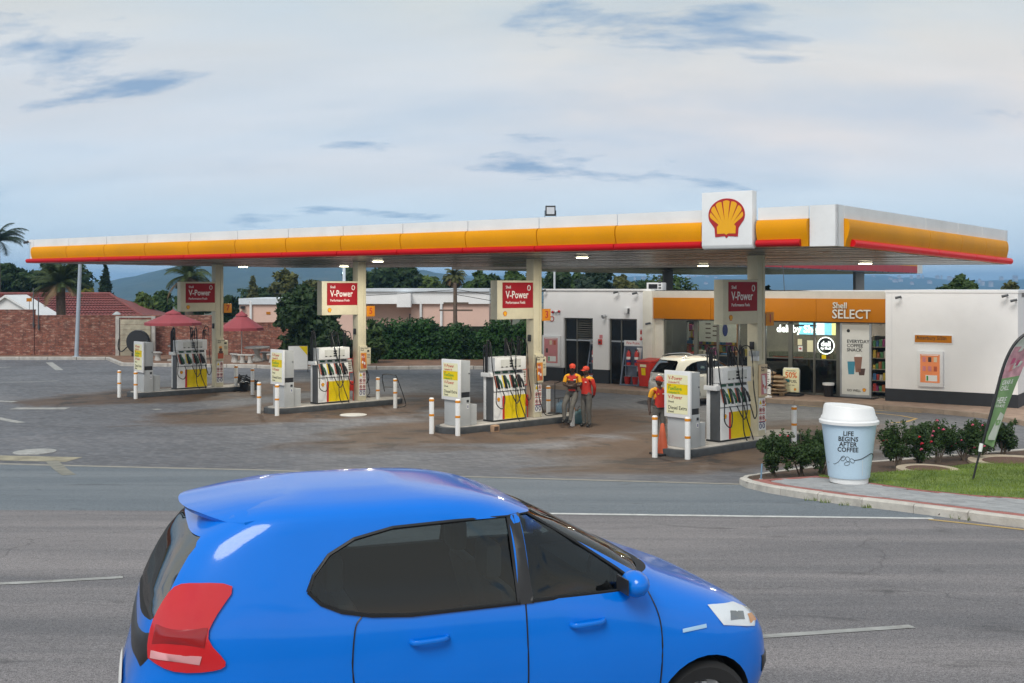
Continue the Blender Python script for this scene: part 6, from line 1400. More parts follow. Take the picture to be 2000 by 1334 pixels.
# side boxes on columns
for n_, lab in ((7, 'pale side box on the column in front of the brick wall'), (5, 'pale side box on the column in front of the hedge'), (3, 'pale side box on the column beside the shop poster case')):
    r = thing('towel_box', lab, 'box', isl(n_, .165, 0, 0), IRZ, 'towel boxes on the columns'); MB().box(.002, .22, -.13, .10, 1.40, 1.98).build('casing', CREAM, r, bevel=.02); MB().box(.05, .15, -.136, -.131, 1.84, 1.90).build('mark', INK, r)
    for k in range(3): MB().box(.04, .18, -.136, -.131, 1.74 - .05 * k, 1.755 - .05 * k).build('text_line', DGREY, r)
r = thing('terminal_box', 'small grey terminal box near the top of the pump hoses on a column', 'box', isl(1, -.165, 0, 0), IRZ); MB().box(-.14, -.002, -.22, .02, 2.28, 2.42).build('casing', GREY, r, bevel=.01); MB().box(-.10, -.03, -.24, -.02, 2.16, 2.279).build('drop', WHITE, r)
# air hoses on columns
for n_, lab, pts in ((5, 'coiled black air hose hanging on the column in front of the hedge', [(.20, -.05, 1.3), (.30, -.14, .95), (.22, -.1, .75), (.28, -.16, .98), (.24, -.05, 1.25), (.30, -.1, .7), (.36, -.1, .45), (.25, -.1, .3)]), (3, 'black air hose looping down the poster column to the ground', [(-.14, -.26, 1.98), (-.18, -.3, 1.6), (-.10, -.28, 1.0), (.0, -.3, .6), (.2, -.3, .25), (.6, -.25, .22), (1.0, -.1, .22), (.8, .1, .24), (.5, -.1, .25), (.9, -.25, .23)]), (1, 'black air hose hanging beside the pink poster board', [(.18, -.24, 2.0), (.34, -.26, 1.85), (.36, -.26, 1.6), (.2, -.24, 1.5)])):
    r = thing('air_hose', lab, 'hose', isl(n_, 0, 0, 0), IRZ); MB().tube(spline(pts, 6), .014, 6).build('hose', BLACK, r, smooth=60); q = pts[-1]; MB().tube([q, (q[0] + .1, q[1] - .02, q[2] - .02)], .024, 6).build('nozzle', BLACKP, r)
# black crate by pump 7, wire hoop by bollard, cans, brick block
b0 = isl(7, 1.05, -.30, ITOP); r = thing('plastic_crate', 'black slatted plastic crate tipped on the island end', 'crate', b0, IRZ + .2); rot = Matrix.Rotation(R(25), 4, 'Y')
def crate_box(nm, *a): o_ = MB().box(*a).build(nm, BLACKP, r); o_.matrix_local = rot; return o_
crate_box('bottom', -.30, .30, -.22, .22, .0, .02)
for k in range(4): crate_box('slat', -.30, .30, -.23, -.215, .04 + k * .075, .085 + k * .075); crate_box('slat', -.30, .30, .215, .23, .04 + k * .075, .085 + k * .075); crate_box('slat', -.315, -.30, -.215, .215, .04 + k * .075, .085 + k * .075); crate_box('slat', .30, .315, -.215, .215, .04 + k * .075, .085 + k * .075)
for s in (-.3, .3):
    for t_ in (-.22, .22): crate_box('corner_post', s - .02, s + .02, t_ - .018, t_ + .018, .02, .35)
b0 = isl(7, .75, -.75, 0); r = thing('bucket', 'dark rubber bucket beside the black crate', 'bucket', b0); MB().lathe([(.14, 0), (.19, .32), (.20, .34), (.18, .33), (.13, .03)], 16).build('tub', BLACKP, r, smooth=40); MB().tube([(.19 * math.cos(a), 0, .33 + .06 * math.sin(a)) for a in [i * math.pi / 8 for i in range(9)]], .008, 5).build('handle', STEEL, r)
b0 = G(772, 797) + Vector((.05, .1, 0)); r = thing('wire_hoop', 'tall black wire hoop stand behind a bollard', 'stand', b0); MB().tube(spline([(-.42, 0, .55), (-.50, 0, 1.02), (-.42, 0, 1.13), (-.1, 0, 1.10), (.0, 0, 1.0), (.28, 0, .2), (.22, 0, .04), (-.1, 0, .02)], 5), .016, 6).build('hoop', BLACK, r, smooth=60); MB().tube([(-.46, 0, .7), (.06, 0, .7)], .016, 6).build('crossbar', BLACK, r)
b0 = isl(3, 1.25, .12, ITOP); r = thing('water_can', 'round blue-grey water can standing on the island', 'can', b0, .3); CAN = mat('can_blue', (.10, .17, .24), .5, dirt=.2, dscale=6); MB().lathe([(.15, 0), (.17, .03), (.17, .26), (.12, .33), (.04, .36), (.04, .41)], 18).build('body', CAN, r, smooth=40); MB().tube(spline([(-.1, 0, .33), (-.08, 0, .46), (.08, 0, .46), (.1, 0, .33)], 4), .012, 5).build('handle', BLACK, r)
b0 = G(1134, 829) + Vector((0, .25, 0)); r = thing('water_can', 'round teal water can on the ground between the two attendants', 'can', b0, .8); MB().lathe([(.16, 0), (.19, .04), (.19, .28), (.13, .36), (.04, .39), (.04, .43)], 18).build('body', mat('can_teal', (.09, .19, .22), .5, dirt=.25, dscale=6), r, smooth=40); MB().tube(spline([(-.1, 0, .36), (-.08, 0, .49), (.08, 0, .49), (.1, 0, .36)], 4), .012, 5).build('handle', BLACK, r)
b0 = isl(3, 1.45, .3, ITOP); r = thing('wire_stand', 'thin black wire frame behind the attendant with folded arms', 'stand', b0, IRZ); MB().tube(spline([(-.3, 0, .0), (-.3, 0, .85), (-.25, 0, .92), (.3, 0, .92), (.3, 0, .0)], 4), .014, 6).build('frame', BLACK, r, smooth=60); MB().tube([(-.3, 0, .45), (.3, 0, .45)], .012, 5).build('crossbar', BLACK, r)
b0 = isl(3, -2.2, -.80, 0); r = thing('stone_block', 'small tan block lying at the island kerb', 'block', b0, IRZ); MB().box(-.11, .11, -.04, .10, 0, .19).build('block', mat('tan_block', (.42, .27, .17), .9, var=.25), r, bevel=.01); MB().box(-.08, .08, -.044, -.041, .03, .15).build('dark_core', SOIL, r)
b0 = G(597, 772) + Vector((-1.9, 5.6, 0)); r = thing('forecourt_board', 'white framed board with a yellow corner behind the price cabinet', 'board', G(582, 727), .2); MB().box(-.45, .45, -.03, .03, .15, 1.25).build('panel', WHITE, r); MB().prism([(.05, 1.24), (.44, 1.24), (.44, .8)], -.036, -.031, lambda p, q, t_: (p, t_, q)).build('yellow_corner', YELP, r)
for a, c_, e, f_ in ((-.48, -.45, .0, 1.28), (.45, .48, 0, 1.28)): MB().box(a, c_, -.035, .035, e, f_).build('frame', BLACKP, r)
MB().box(-.45, .45, -.035, .035, 1.251, 1.28).build('frame', BLACKP, r)

# ------------------------------------------------------------------ cars: horizontal slices, booleans for arches, cabin and windows
def evaluated(o):
    dg = bpy.context.evaluated_depsgraph_get(); return bpy.data.meshes.new_from_object(o.evaluated_get(dg))
class Car:
    def __init__(s, tab, n_=4.2):
        s.T = np.array(tab); zf_ = np.linspace(s.T[0, 0], s.T[-1, 0], 90); cols = [np.interp(zf_, s.T[:, 0], s.T[:, k]) for k in (1, 2, 3)]
        ker = np.array([1, 2, 3, 2, 1]) / 9.; s.z = zf_
        s.c = [np.convolve(np.pad(q, 2, 'edge'), ker, 'valid') for q in cols]; s.n = n_
    def q(s, z): return [float(np.interp(z, s.z, k)) for k in s.c]
    def side(s, x, z, out=0):             # point on the near (-y) flank
        xr, xf, w = s.q(z); u = abs((x - (xr + xf) / 2) / ((xf - xr) / 2)); u = min(.999, u); return (x, -(w * (1 - u ** s.n) ** (1 / s.n)) - out, z)
    def rear(s, y, z, out=0): xr, xf, w = s.q(z); u = min(.999, abs(y / w)); return ((xr + xf) / 2 - (xf - xr) / 2 * (1 - u ** s.n) ** (1 / s.n) - out, y, z)
    def front(s, y, z, out=0): xr, xf, w = s.q(z); u = min(.999, abs(y / w)); return ((xr + xf) / 2 + (xf - xr) / 2 * (1 - u ** s.n) ** (1 / s.n) + out, y, z)
    def shell(s, zs_, inset=0, n_=72):
        mb = MB()
        for z in zs_:
            xr, xf, w = s.q(z); xr += inset; xf -= inset; w -= inset
            for j in range(n_):
                a = 2 * math.pi * j / n_; ca, sa = math.cos(a), math.sin(a); e = 2 / s.n
                mb.v.append(((xr + xf) / 2 + (xf - xr) / 2 * math.copysign(abs(ca) ** e, ca), w * math.copysign(abs(sa) ** e, sa), z))
        k = len(zs_); mb.f = [(i * n_ + j, i * n_ + (j + 1) % n_, (i + 1) * n_ + (j + 1) % n_, (i + 1) * n_ + j) for i in range(k - 1) for j in range(n_)] + [tuple(range(n_))[::-1], tuple((k - 1) * n_ + j for j in range(n_))]; mb.m = [0] * len(mb.f); return mb
    def patch(s, poly, fn, step=.05):     # polygon in (a, z) laid on a flank surface
        P = [Vector((a, z)) for a, z in poly]; pts = list(P); xs_ = [p.x for p in P]; zs_ = [p.y for p in P]; P3 = [Vector((p.x, p.y, 0)) for p in P]; x = min(xs_) + step / 2
        while x < max(xs_):
            z = min(zs_) + step / 2
            while z < max(zs_):
                if inside(Vector((x, z, 0)), P3): pts.append(Vector((x, z)))
                z += step
            x += step
        vs, es, fs, *_ = delaunay_2d_cdt(pts, [(i, (i + 1) % len(P)) for i in range(len(P))], [list(range(len(P)))], 1, 1e-5); mb = MB(); mb.add([fn(v.x, v.y) for v in vs], [tuple(f) for f in fs]); return mb
def smoothpoly(pts, n_=5):
    Q = spline([(a, b_, 0) for a, b_ in pts] + [(pts[0][0], pts[0][1], 0)], n_); return [(q.x, q.y) for q in Q[:-1]]
TYRE = mat('tyre', (.015, .015, .016), .85); RIM = mat('alloy_rim', (.42, .43, .44), .35, metal=.7); CINT = mat('car_interior', (.02, .02, .022), .8); TAIL = mat('tail_lamp', (.55, .012, .02), .18, coat=.6); HEADL = mat('head_lamp', (.70, .74, .78), .12, coat=.8); CHROME = mat('chrome', (.6, .6, .6), .15, metal=1)
def build_car(root, car, paint, zs_, wheels, wr, windows, rear_win, front_win, cabin, rim=RIM):
    body = car.shell(zs_).build('body', [paint, CINT], root, smooth=35)
    cut = []; outward(body)
    def cutter(mb, mi=0): o_ = mb.build('cutter', [CINT]); o_.parent = root; outward(o_); cut.append(o_)
    for wx_ in wheels:
        w_ = car.q(wr)[2]
        for s in (-1, 1): cutter(MB().tube([(wx_, s * (w_ + .1), wr), (wx_, s * (w_ - .30), wr)], wr * 1.16, 32))
    cutter(car.shell(cabin, .055, 48))
    w_ = max(car.c[2]) + .2
    for poly in windows: cutter(MB().prism(poly, -w_, w_, lambda p, q, t_: (p, t_, q)))
    lo, hi = min(car.c[0]), max(car.c[1])
    cutter(MB().prism(rear_win, lo - .2, cabin_mid(car) - .3, lambda p, q, t_: (t_, p, q))); cutter(MB().prism(front_win, cabin_mid(car) + .1, hi + .3, lambda p, q, t_: (t_, p, q)))
    for o_ in cut:
        md = body.modifiers.new('b', 'BOOLEAN'); md.operation = 'DIFFERENCE'; md.object = o_; md.solver = 'MANIFOLD'
    bpy.context.view_layer.update(); me = evaluated(body); body.modifiers.clear(); body.data = me
    me.polygons.foreach_set('use_smooth', [True] * len(me.polygons)); me.set_sharp_from_angle(angle=R(35))
    for o_ in cut: bpy.data.objects.remove(o_)
    for poly in windows:
        for s in (-1, 1):
            g_ = car.patch(poly, lambda a, z: (car.side(a, z, -.004)[0], s * -car.side(a, z, -.004)[1], z), .08); g_.build('side_glass', CGLASS, root, smooth=60)
    car.patch(rear_win, lambda a, z: car.rear(a, z, -.004), .08).build('rear_glass', TGLASS, root, smooth=60); car.patch(front_win, lambda a, z: car.front(a, z, -.004), .08).build('windscreen', CGLASS, root, smooth=60)
    for poly in windows:
        MB().tube([car.side(a, z, .001) for a, z in poly + poly[:1]], .011, 5).build('window_seal', BLACK, root)
    for wx_ in wheels:
        w_ = car.q(wr)[2]
        for s in (-1, 1):
            y = s * (w_ - .11); wh = MB()
            prof = [(-.09, wr * .66), (-.10, wr * .9), (-.07, wr), (.07, wr), (.10, wr * .9), (.09, wr * .66)]; k = 30
            wh.v = [(wx_ + r_ * math.cos(2 * math.pi * j / k), y + a, wr + r_ * math.sin(2 * math.pi * j / k)) for a, r_ in prof for j in range(k)]
            wh.f = [(i * k + j, i * k + (j + 1) % k, ((i + 1) % 6) * k + (j + 1) % k, ((i + 1) % 6) * k + j) for i in range(6) for j in range(k)]; wh.m = [0] * len(wh.f)
            t_ = wh.build('wheel', TYRE, root, smooth=40); rm = MB(); rm.tube([(wx_, y + s * .02, wr), (wx_, y + s * .05, wr)], wr * .64, 24)
            for i in range(8): a = 2 * math.pi * i / 8; rm.tube([(wx_, y + s * .085, wr), (wx_ + wr * .62 * math.cos(a), y + s * .075, wr + wr * .62 * math.sin(a))], .022, 5)
            rm.build('rim', rim, t_, smooth=40)
    return body
def outward(o_):
    bm = bmesh.new(); bm.from_mesh(o_.data); bmesh.ops.recalc_face_normals(bm, faces=bm.faces); bm.to_mesh(o_.data); bm.free()
def cabin_mid(car): return float((car.c[0] + car.c[1])[60] / 2)
def seat(root, x, y, z0=.45, h=1.22):
    MB().box(x - .22, x + .26, y - .24, y + .24, z0, z0 + .16).build('seat_cushion', CINT, root, bevel=.05); MB().hexa([(x - .30, y - .23, z0 + .1), (x - .16, y - .23, z0 + .1), (x - .16, y + .23, z0 + .1), (x - .30, y + .23, z0 + .1), (x - .44, y - .19, h - .2), (x - .34, y - .19, h - .2), (x - .34, y + .19, h - .2), (x - .44, y + .19, h - .2)]).build('seat_back', mat('seat_cloth', (.12, .12, .125), .9), root, bevel=.05); MB().box(x - .48, x - .38, y - .12, y + .12, h - .17, h + .02).build('headrest', mat('seat_cloth', (.12, .12, .125), .9), root, bevel=.04)
# ---- blue hatchback on the road
HB = Car([(0.17, -1.670, 1.5, 0.66), (0.26, -1.840, 1.64, 0.75), (0.45, -1.930, 1.7, 0.79), (0.62, -1.930, 1.68, 0.8), (0.72, -1.900, 1.63, 0.8), (0.8, -1.880, 1.53, 0.795), (0.88, -1.870, 1.38, 0.79), (0.96, -1.850, 1.16, 0.78), (1.02, -1.840, 1, 0.765), (1.1, -1.810, 0.84, 0.745), (1.22, -1.750, 0.62, 0.705), (1.36, -1.661, 0.34, 0.655), (1.44, -1.541, 0.16, 0.63), (1.5, -1.438, -0, 0.6), (1.535, -1.347, -0.18, 0.55), (1.56, -1.135, -0.42, 0.4), (1.572, -0.925, -0.6, 0.2)], 4.6)
rear_near = at(370, 1200, 5.15); az = 71; hd = Vector((math.sin(R(az)), math.cos(R(az)), 0)); lf = Vector((-hd.y, hd.x, 0))
org = Vector((rear_near.x, rear_near.y, 0)) + hd * 1.62 + lf * .78
car = thing('blue_hatchback', 'bright blue small hatchback driving along the road', 'car', (org.x, org.y, g(org.y) + .01), R(90 - az))
BLUE = mat('blue_paint', (.0, .165, .70), .35, var=.02, coat=.8, cior=1.5, spec=.1); 
win = [smoothpoly([(-.92, 1.13), (-.86, 1.22), (-.62, 1.40), (-.25, 1.43), (.02, 1.42), (.02, 1.01), (-.55, 1.0), (-.80, 1.03)], 4), [(.09, 1.01), (.09, 1.418), (.16, 1.41), (.40, 1.26), (.62, 1.11), (.74, 1.02), (.70, 1.005)]]
win[0] = [(-1.06, 1.15), (-1.03, 1.22), (-.95, 1.31), (-.82, 1.375), (-.62, 1.415), (-.30, 1.425), (.02, 1.42), (.02, 1.005), (-.55, 1.0), (-.75, 1.015), (-.90, 1.045), (-1.0, 1.09)]
rw = [(-.50, 1.02), (-.56, 1.06), (-.50, 1.36), (-.46, 1.40), (.46, 1.40), (.50, 1.36), (.56, 1.06), (.50, 1.02)]; fw = [(-.62, 1.06), (-.54, 1.38), (-.5, 1.41), (.5, 1.41), (.54, 1.38), (.62, 1.06)]
zz_ = [.17, .20, .26, .34, .42, .50, .58, .64, .70, .75, .80, .84, .88, .92, .96, 1.0, 1.04, 1.08, 1.14, 1.2, 1.26, 1.32, 1.38, 1.42, 1.46, 1.49, 1.515, 1.535, 1.55, 1.562, 1.572]
body = build_car(car, HB, BLUE, zz_, (-1.24, 1.12), .285, win, rw, fw, [.55, .8, .98, 1.1, 1.25, 1.38, 1.46])
for x in (-.45, .42):
    for y in (-.33, .33): seat(car, x, y)
MB().tube([(.66 + .02 * math.sin(a), -.33 + .17 * math.cos(a), .98 + .17 * math.sin(a)) for a in [i * math.pi / 9 for i in range(19)]], .014, 6).build('steering_wheel', BLACK, car); MB().box(.62, .85, -.62, .62, .82, .97).build('dashboard', CINT, car, bevel=.04)
sidemark_pillar = [(.01, 1.0), (.10, 1.0), (.10, 1.425), (.01, 1.425)]
for s in (-1, 1): HB.patch(sidemark_pillar, lambda a, z: (HB.side(a, z, .006)[0], s * abs(HB.side(a, z, .006)[1]), z), .05).build('door_pillar', BLACKP, car, smooth=60)
# spoiler, lamps, handles, seams
sp = MB()
for y in np.linspace(-.56, .56, 15):
    k = 1 - .20 * (abs(y) / .56) ** 2.5; e_ = (abs(y) / .56) ** 4
    def top(x):                           # roof height over (x, y)
        for z in np.linspace(1.572, 1.2, 120):
            xr, xf, w = HB.q(z)
            if abs(y) < w and (abs(y) / w) ** HB.n + abs((x - (xr + xf) / 2) / ((xf - xr) / 2)) ** HB.n < 1: return z
        return 1.2
    z0 = top(-1.05) + .004; z1_ = z0 - .012 - .02 * e_
    sp.v += [(-1.05, y, z0 - .004), (-1.05, y, z0 - .05), (-1.40, y, z1_ - .10), (-1.62 * k - .10 * (1 - k), y, z1_ - .075), (-1.64 * k - .10 * (1 - k), y, z1_ - .05), (-1.35, y, z1_ - .012)]
n_ = 6; sp.f = [(i * n_ + j, i * n_ + (j + 1) % n_, i * n_ + n_ + (j + 1) % n_, i * n_ + n_ + j) for i in range(14) for j in range(n_)] + [tuple(range(n_)), tuple(14 * n_ + j for j in range(n_))[::-1]]; sp.m = [0] * len(sp.f); so_ = sp.build('roof_spoiler', BLUE, car, smooth=50); outward(so_)
def sidemark(nm, poly, mm, out=.004, mirror=True):
    for s in ((-1, 1) if mirror else (-1,)):
        HB.patch(poly, lambda a, z: (HB.side(a, z, out)[0], -s * HB.side(a, z, out)[1] * -1 * -1 if False else s * abs(HB.side(a, z, out)[1]), z), .04).build(nm, mm, car, smooth=60)
TL = [(-1.585, .72), (-1.42, .715), (-1.40, .80), (-1.44, .90), (-1.36, 1.06), (-1.53, 1.10), (-1.575, .95)]
def corner_pt(a, z, out, s):              # a: degrees round the slice, 180 = middle of the tail, 270 = flank
    xr, xf, w = HB.q(z); w += out; hl = (xf - xr) / 2 + out; ca, sa = math.cos(R(a)), math.sin(R(a)); e_ = 2 / HB.n
    return ((xr + xf) / 2 + hl * math.copysign(abs(ca) ** e_, ca), s * w * abs(sa) ** e_, z)
for s in (-1, 1):
    tl_ = HB.patch(smoothpoly([(207 / 50, .86), (222 / 50, .815), (236 / 50, .82), (240 / 50, .86), (235.5 / 50, .97), (239 / 50, 1.08), (243 / 50, 1.20), (228 / 50, 1.215), (214 / 50, 1.19), (208 / 50, 1.08), (205 / 50, .95)], 3), lambda a, z: corner_pt(a * 50, z, .012, s), .025).build('tail_lamp', TAIL, car, smooth=60)
    HB.patch([(209 / 50, .93), (234 / 50, .93), (236 / 50, 1.02), (210 / 50, 1.02)], lambda a, q: corner_pt(a * 50, q, .016, s), .03).build('lamp_band', mat('lamp_dark_red', (.30, .008, .012), .15, coat=.6), tl_, smooth=60)
    HB.patch([(209 / 50, .865), (232 / 50, .85), (233 / 50, .89), (209 / 50, .90)], lambda a, q: corner_pt(a * 50, q, .016, s), .03).build('reverse_lamp', mat('lamp_pale', (.62, .30, .32), .2), tl_, smooth=60)
sidemark('head_lamp', [(1.24, .76), (1.50, .70), (1.60, .71), (1.55, .76), (1.40, .83), (1.16, .87)], HEADL, .008)
sidemark('lamp_bulb', [(1.30, .775), (1.42, .755), (1.44, .785), (1.32, .815)], mat('lamp_reflector', (.28, .30, .33), .1, metal=.8), .012); sidemark('indicator', [(1.46, .725), (1.55, .715), (1.53, .75), (1.47, .765)], mat('amber', (.55, .25, .08), .2), .012)
sidemark('side_repeater', [(.96, .76), (1.12, .765), (1.12, .785), (.96, .78)], mat('repeater', (.35, .55, .75), .2), .006)
HB.patch([(-.56, .98), (-.62, .90), (-.5, .80), (.5, .80), (.62, .90), (.56, .98)], lambda a, z: HB.rear(a, z, .003), .06).build('hatch_panel', BLACKP, car, smooth=60)
HB.patch([(-.26, .55), (.26, .55), (.26, .67), (-.26, .67)], lambda a, z: HB.rear(a, z, .012), .06).build('number_plate', INKW, car)
def seam(pts): 
    for s in (-1, 1): MB().tube([(HB.side(a, z, .0)[0], s * abs(HB.side(a, z, .001)[1]), z) for a, z in [tuple(q)[:2] for q in spline([(a, z, 0) for a, z in pts], 6)]], .0045, 4).build('door_seam', BLACK, car)
seam([(.055, 1.42), (.055, 1.0), (.06, .6), (.05, .30)]); seam([(.78, 1.0), (.83, .8), (.82, .5), (.78, .30)]); seam([(-.80, 1.02), (-.84, .95), (-.85, .72), (-.78, .5), (-.72, .30)]); seam([(.78, .30), (.0, .29), (-.72, .30)])
for s in (-1, 1):
    for x in (-.56, .30): 
        a, c_ = HB.side(x, .87, .018), HB.side(x + .19, .875, .018); MB().tube(spline([(x, s * (abs(a[1]) - .02), .87), (x + .03, s * abs(a[1]) + s * .012, .873), (x + .16, s * abs(c_[1]) + s * .012, .878), (x + .19, s * (abs(c_[1]) - .02), .878)], 4), .014, 6).build('door_handle', BLUE, car, smooth=60)
    q = HB.side(.64, 1.05); mb = MB().ball((.66, s * (abs(q[1]) + .11), 1.06), (.075, .10, .07), 12, 8); m_ = mb.build('wing_mirror', BLUE, car, smooth=60); MB().box(.645, .675, min(s * (abs(q[1]) - .05), s * (abs(q[1]) + .04)), max(s * (abs(q[1]) - .05), s * (abs(q[1]) + .04)), 1.0, 1.03).build('mirror_arm', BLACKP, m_); MB().box(.585, .592, s * (abs(q[1]) + .11) - .07, s * (abs(q[1]) + .11) + .07, 1.02, 1.10).build('mirror_glass', BLACKP, m_)
HB.patch([(-.60, .42), (.60, .42), (.62, .52), (-.62, .52)], lambda a, z: HB.front(a, z, .006), .06).build('front_grille', BLACKP, car)

# ---- white SUV beside pump 1
SV = Car([(.24, -1.95, 2.0, .80), (.35, -2.10, 2.12, .88), (.55, -2.15, 2.18, .91), (.75, -2.13, 2.15, .915), (.88, -2.08, 2.0, .91), (1.0, -2.05, 1.55, .90), (1.06, -2.04, 1.2, .885), (1.12, -2.02, .98, .865), (1.25, -1.93, .70, .82), (1.42, -1.80, .35, .755), (1.54, -1.68, .08, .71), (1.60, -1.60, -.12, .67), (1.64, -1.45, -.35, .58), (1.665, -1.2, -.6, .35)], 4.4)
rr_ = at(1283, 760, 37.9); az = 62; hd = Vector((math.sin(R(az)), math.cos(R(az)), 0)); org = Vector((rr_.x, rr_.y, 0)) + hd * 2.12
suv = thing('white_suv', 'pearl white compact SUV parked behind the fuel pump', 'car', (org.x, org.y, .012), R(90 - az))
PEARL = mat('pearl_white', (.66, .65, .58), .25, var=.02, coat=1.0)
sw_ = [[(-1.55, 1.20), (-1.42, 1.33), (-1.20, 1.44), (-.95, 1.50), (-.50, 1.52), (-.50, 1.10), (-1.1, 1.09), (-1.38, 1.12)], [(-.42, 1.10), (-.42, 1.52), (-.05, 1.50), (.2, 1.42), (.52, 1.24), (.70, 1.10)]]
rw = [(-.60, 1.10), (-.68, 1.14), (-.58, 1.48), (-.5, 1.53), (.5, 1.53), (.58, 1.48), (.68, 1.14), (.60, 1.10)]; fw = [(-.74, 1.15), (-.62, 1.46), (-.56, 1.5), (.56, 1.5), (.62, 1.46), (.74, 1.15)]
build_car(suv, SV, PEARL, [.24, .28, .35, .45, .55, .65, .75, .82, .88, .94, 1.0, 1.03, 1.06, 1.09, 1.12, 1.18, 1.25, 1.33, 1.42, 1.48, 1.54, 1.58, 1.61, 1.64, 1.655, 1.665], (-1.32, 1.36), .34, sw_, rw, fw, [.7, .9, 1.06, 1.2, 1.35, 1.48, 1.56])
for x in (-.75, .3):
    for y in (-.38, .38): seat(suv, x, y, .55, 1.32)
for s in (-1, 1):
    SV.patch([(-1.99, .86), (-1.62, .93), (-1.60, 1.02), (-1.80, 1.04), (-1.97, 1.0)], lambda a, z: (SV.side(a, z, .008)[0], s * abs(SV.side(a, z, .008)[1]), z), .05).build('tail_lamp', TAIL, suv, smooth=60); SV.patch([(s * .88, .86), (s * .55, .90), (s * .55, 1.0), (s * .86, 1.02)][::s], lambda a, z: SV.rear(a, z, .008), .05).build('tail_lamp', TAIL, suv, smooth=60)
    MB().tube(spline([(-1.45, s * .60, 1.63), (-1.2, s * .62, 1.70), (-.4, s * .62, 1.705), (-.1, s * .60, 1.62)], 5), .018, 6).build('roof_rail', CHROME, suv, smooth=60)
    for x in (-1.0, .0): q = SV.side(x, 1.0, .015); MB().tube([(x, s * abs(q[1]), 1.0), (x + .2, s * abs(q[1]), 1.0)], .014, 6).build('door_handle', PEARL, suv)
    MB().tube([(a, s * abs(SV.side(a, z, 0)[1]), z) for a, z in [(-.46, 1.5), (-.46, 1.08), (-.46, .6), (-.48, .40)]], .005, 4).build('door_seam', BLACK, suv); MB().ball((.60, s * .98, 1.12), (.08, .11, .075), 10, 6).build('wing_mirror', PEARL, suv, smooth=60)
SV.patch([(-.26, .80), (.26, .80), (.26, .92), (-.26, .92)], lambda a, z: SV.rear(a, z, .014), .06).build('number_plate', mat('plate_silver', (.5, .5, .48), .4), suv); MB().tube([(-1.99, -.3, 1.14), (-1.95, .05, 1.16), (-1.93, .3, 1.2)], .012, 5).build('rear_wiper', BLACK, suv)
SV.patch([(-.85, .30), (.85, .30), (.88, .48), (-.88, .48)], lambda a, z: SV.rear(a, z, .01), .08).build('bumper_trim', BLACKP, suv); SV.patch([(-.80, .52), (-.4, .52), (-.4, .57), (-.80, .57)], lambda a, z: SV.rear(a, z, .012), .08).build('reflector', TAIL, suv); SV.patch([(-.24, .845), (.24, .845), (.24, .875), (-.24, .875)], lambda a, z: SV.rear(a, z, .018), .06).build('plate_letters', INK, suv)

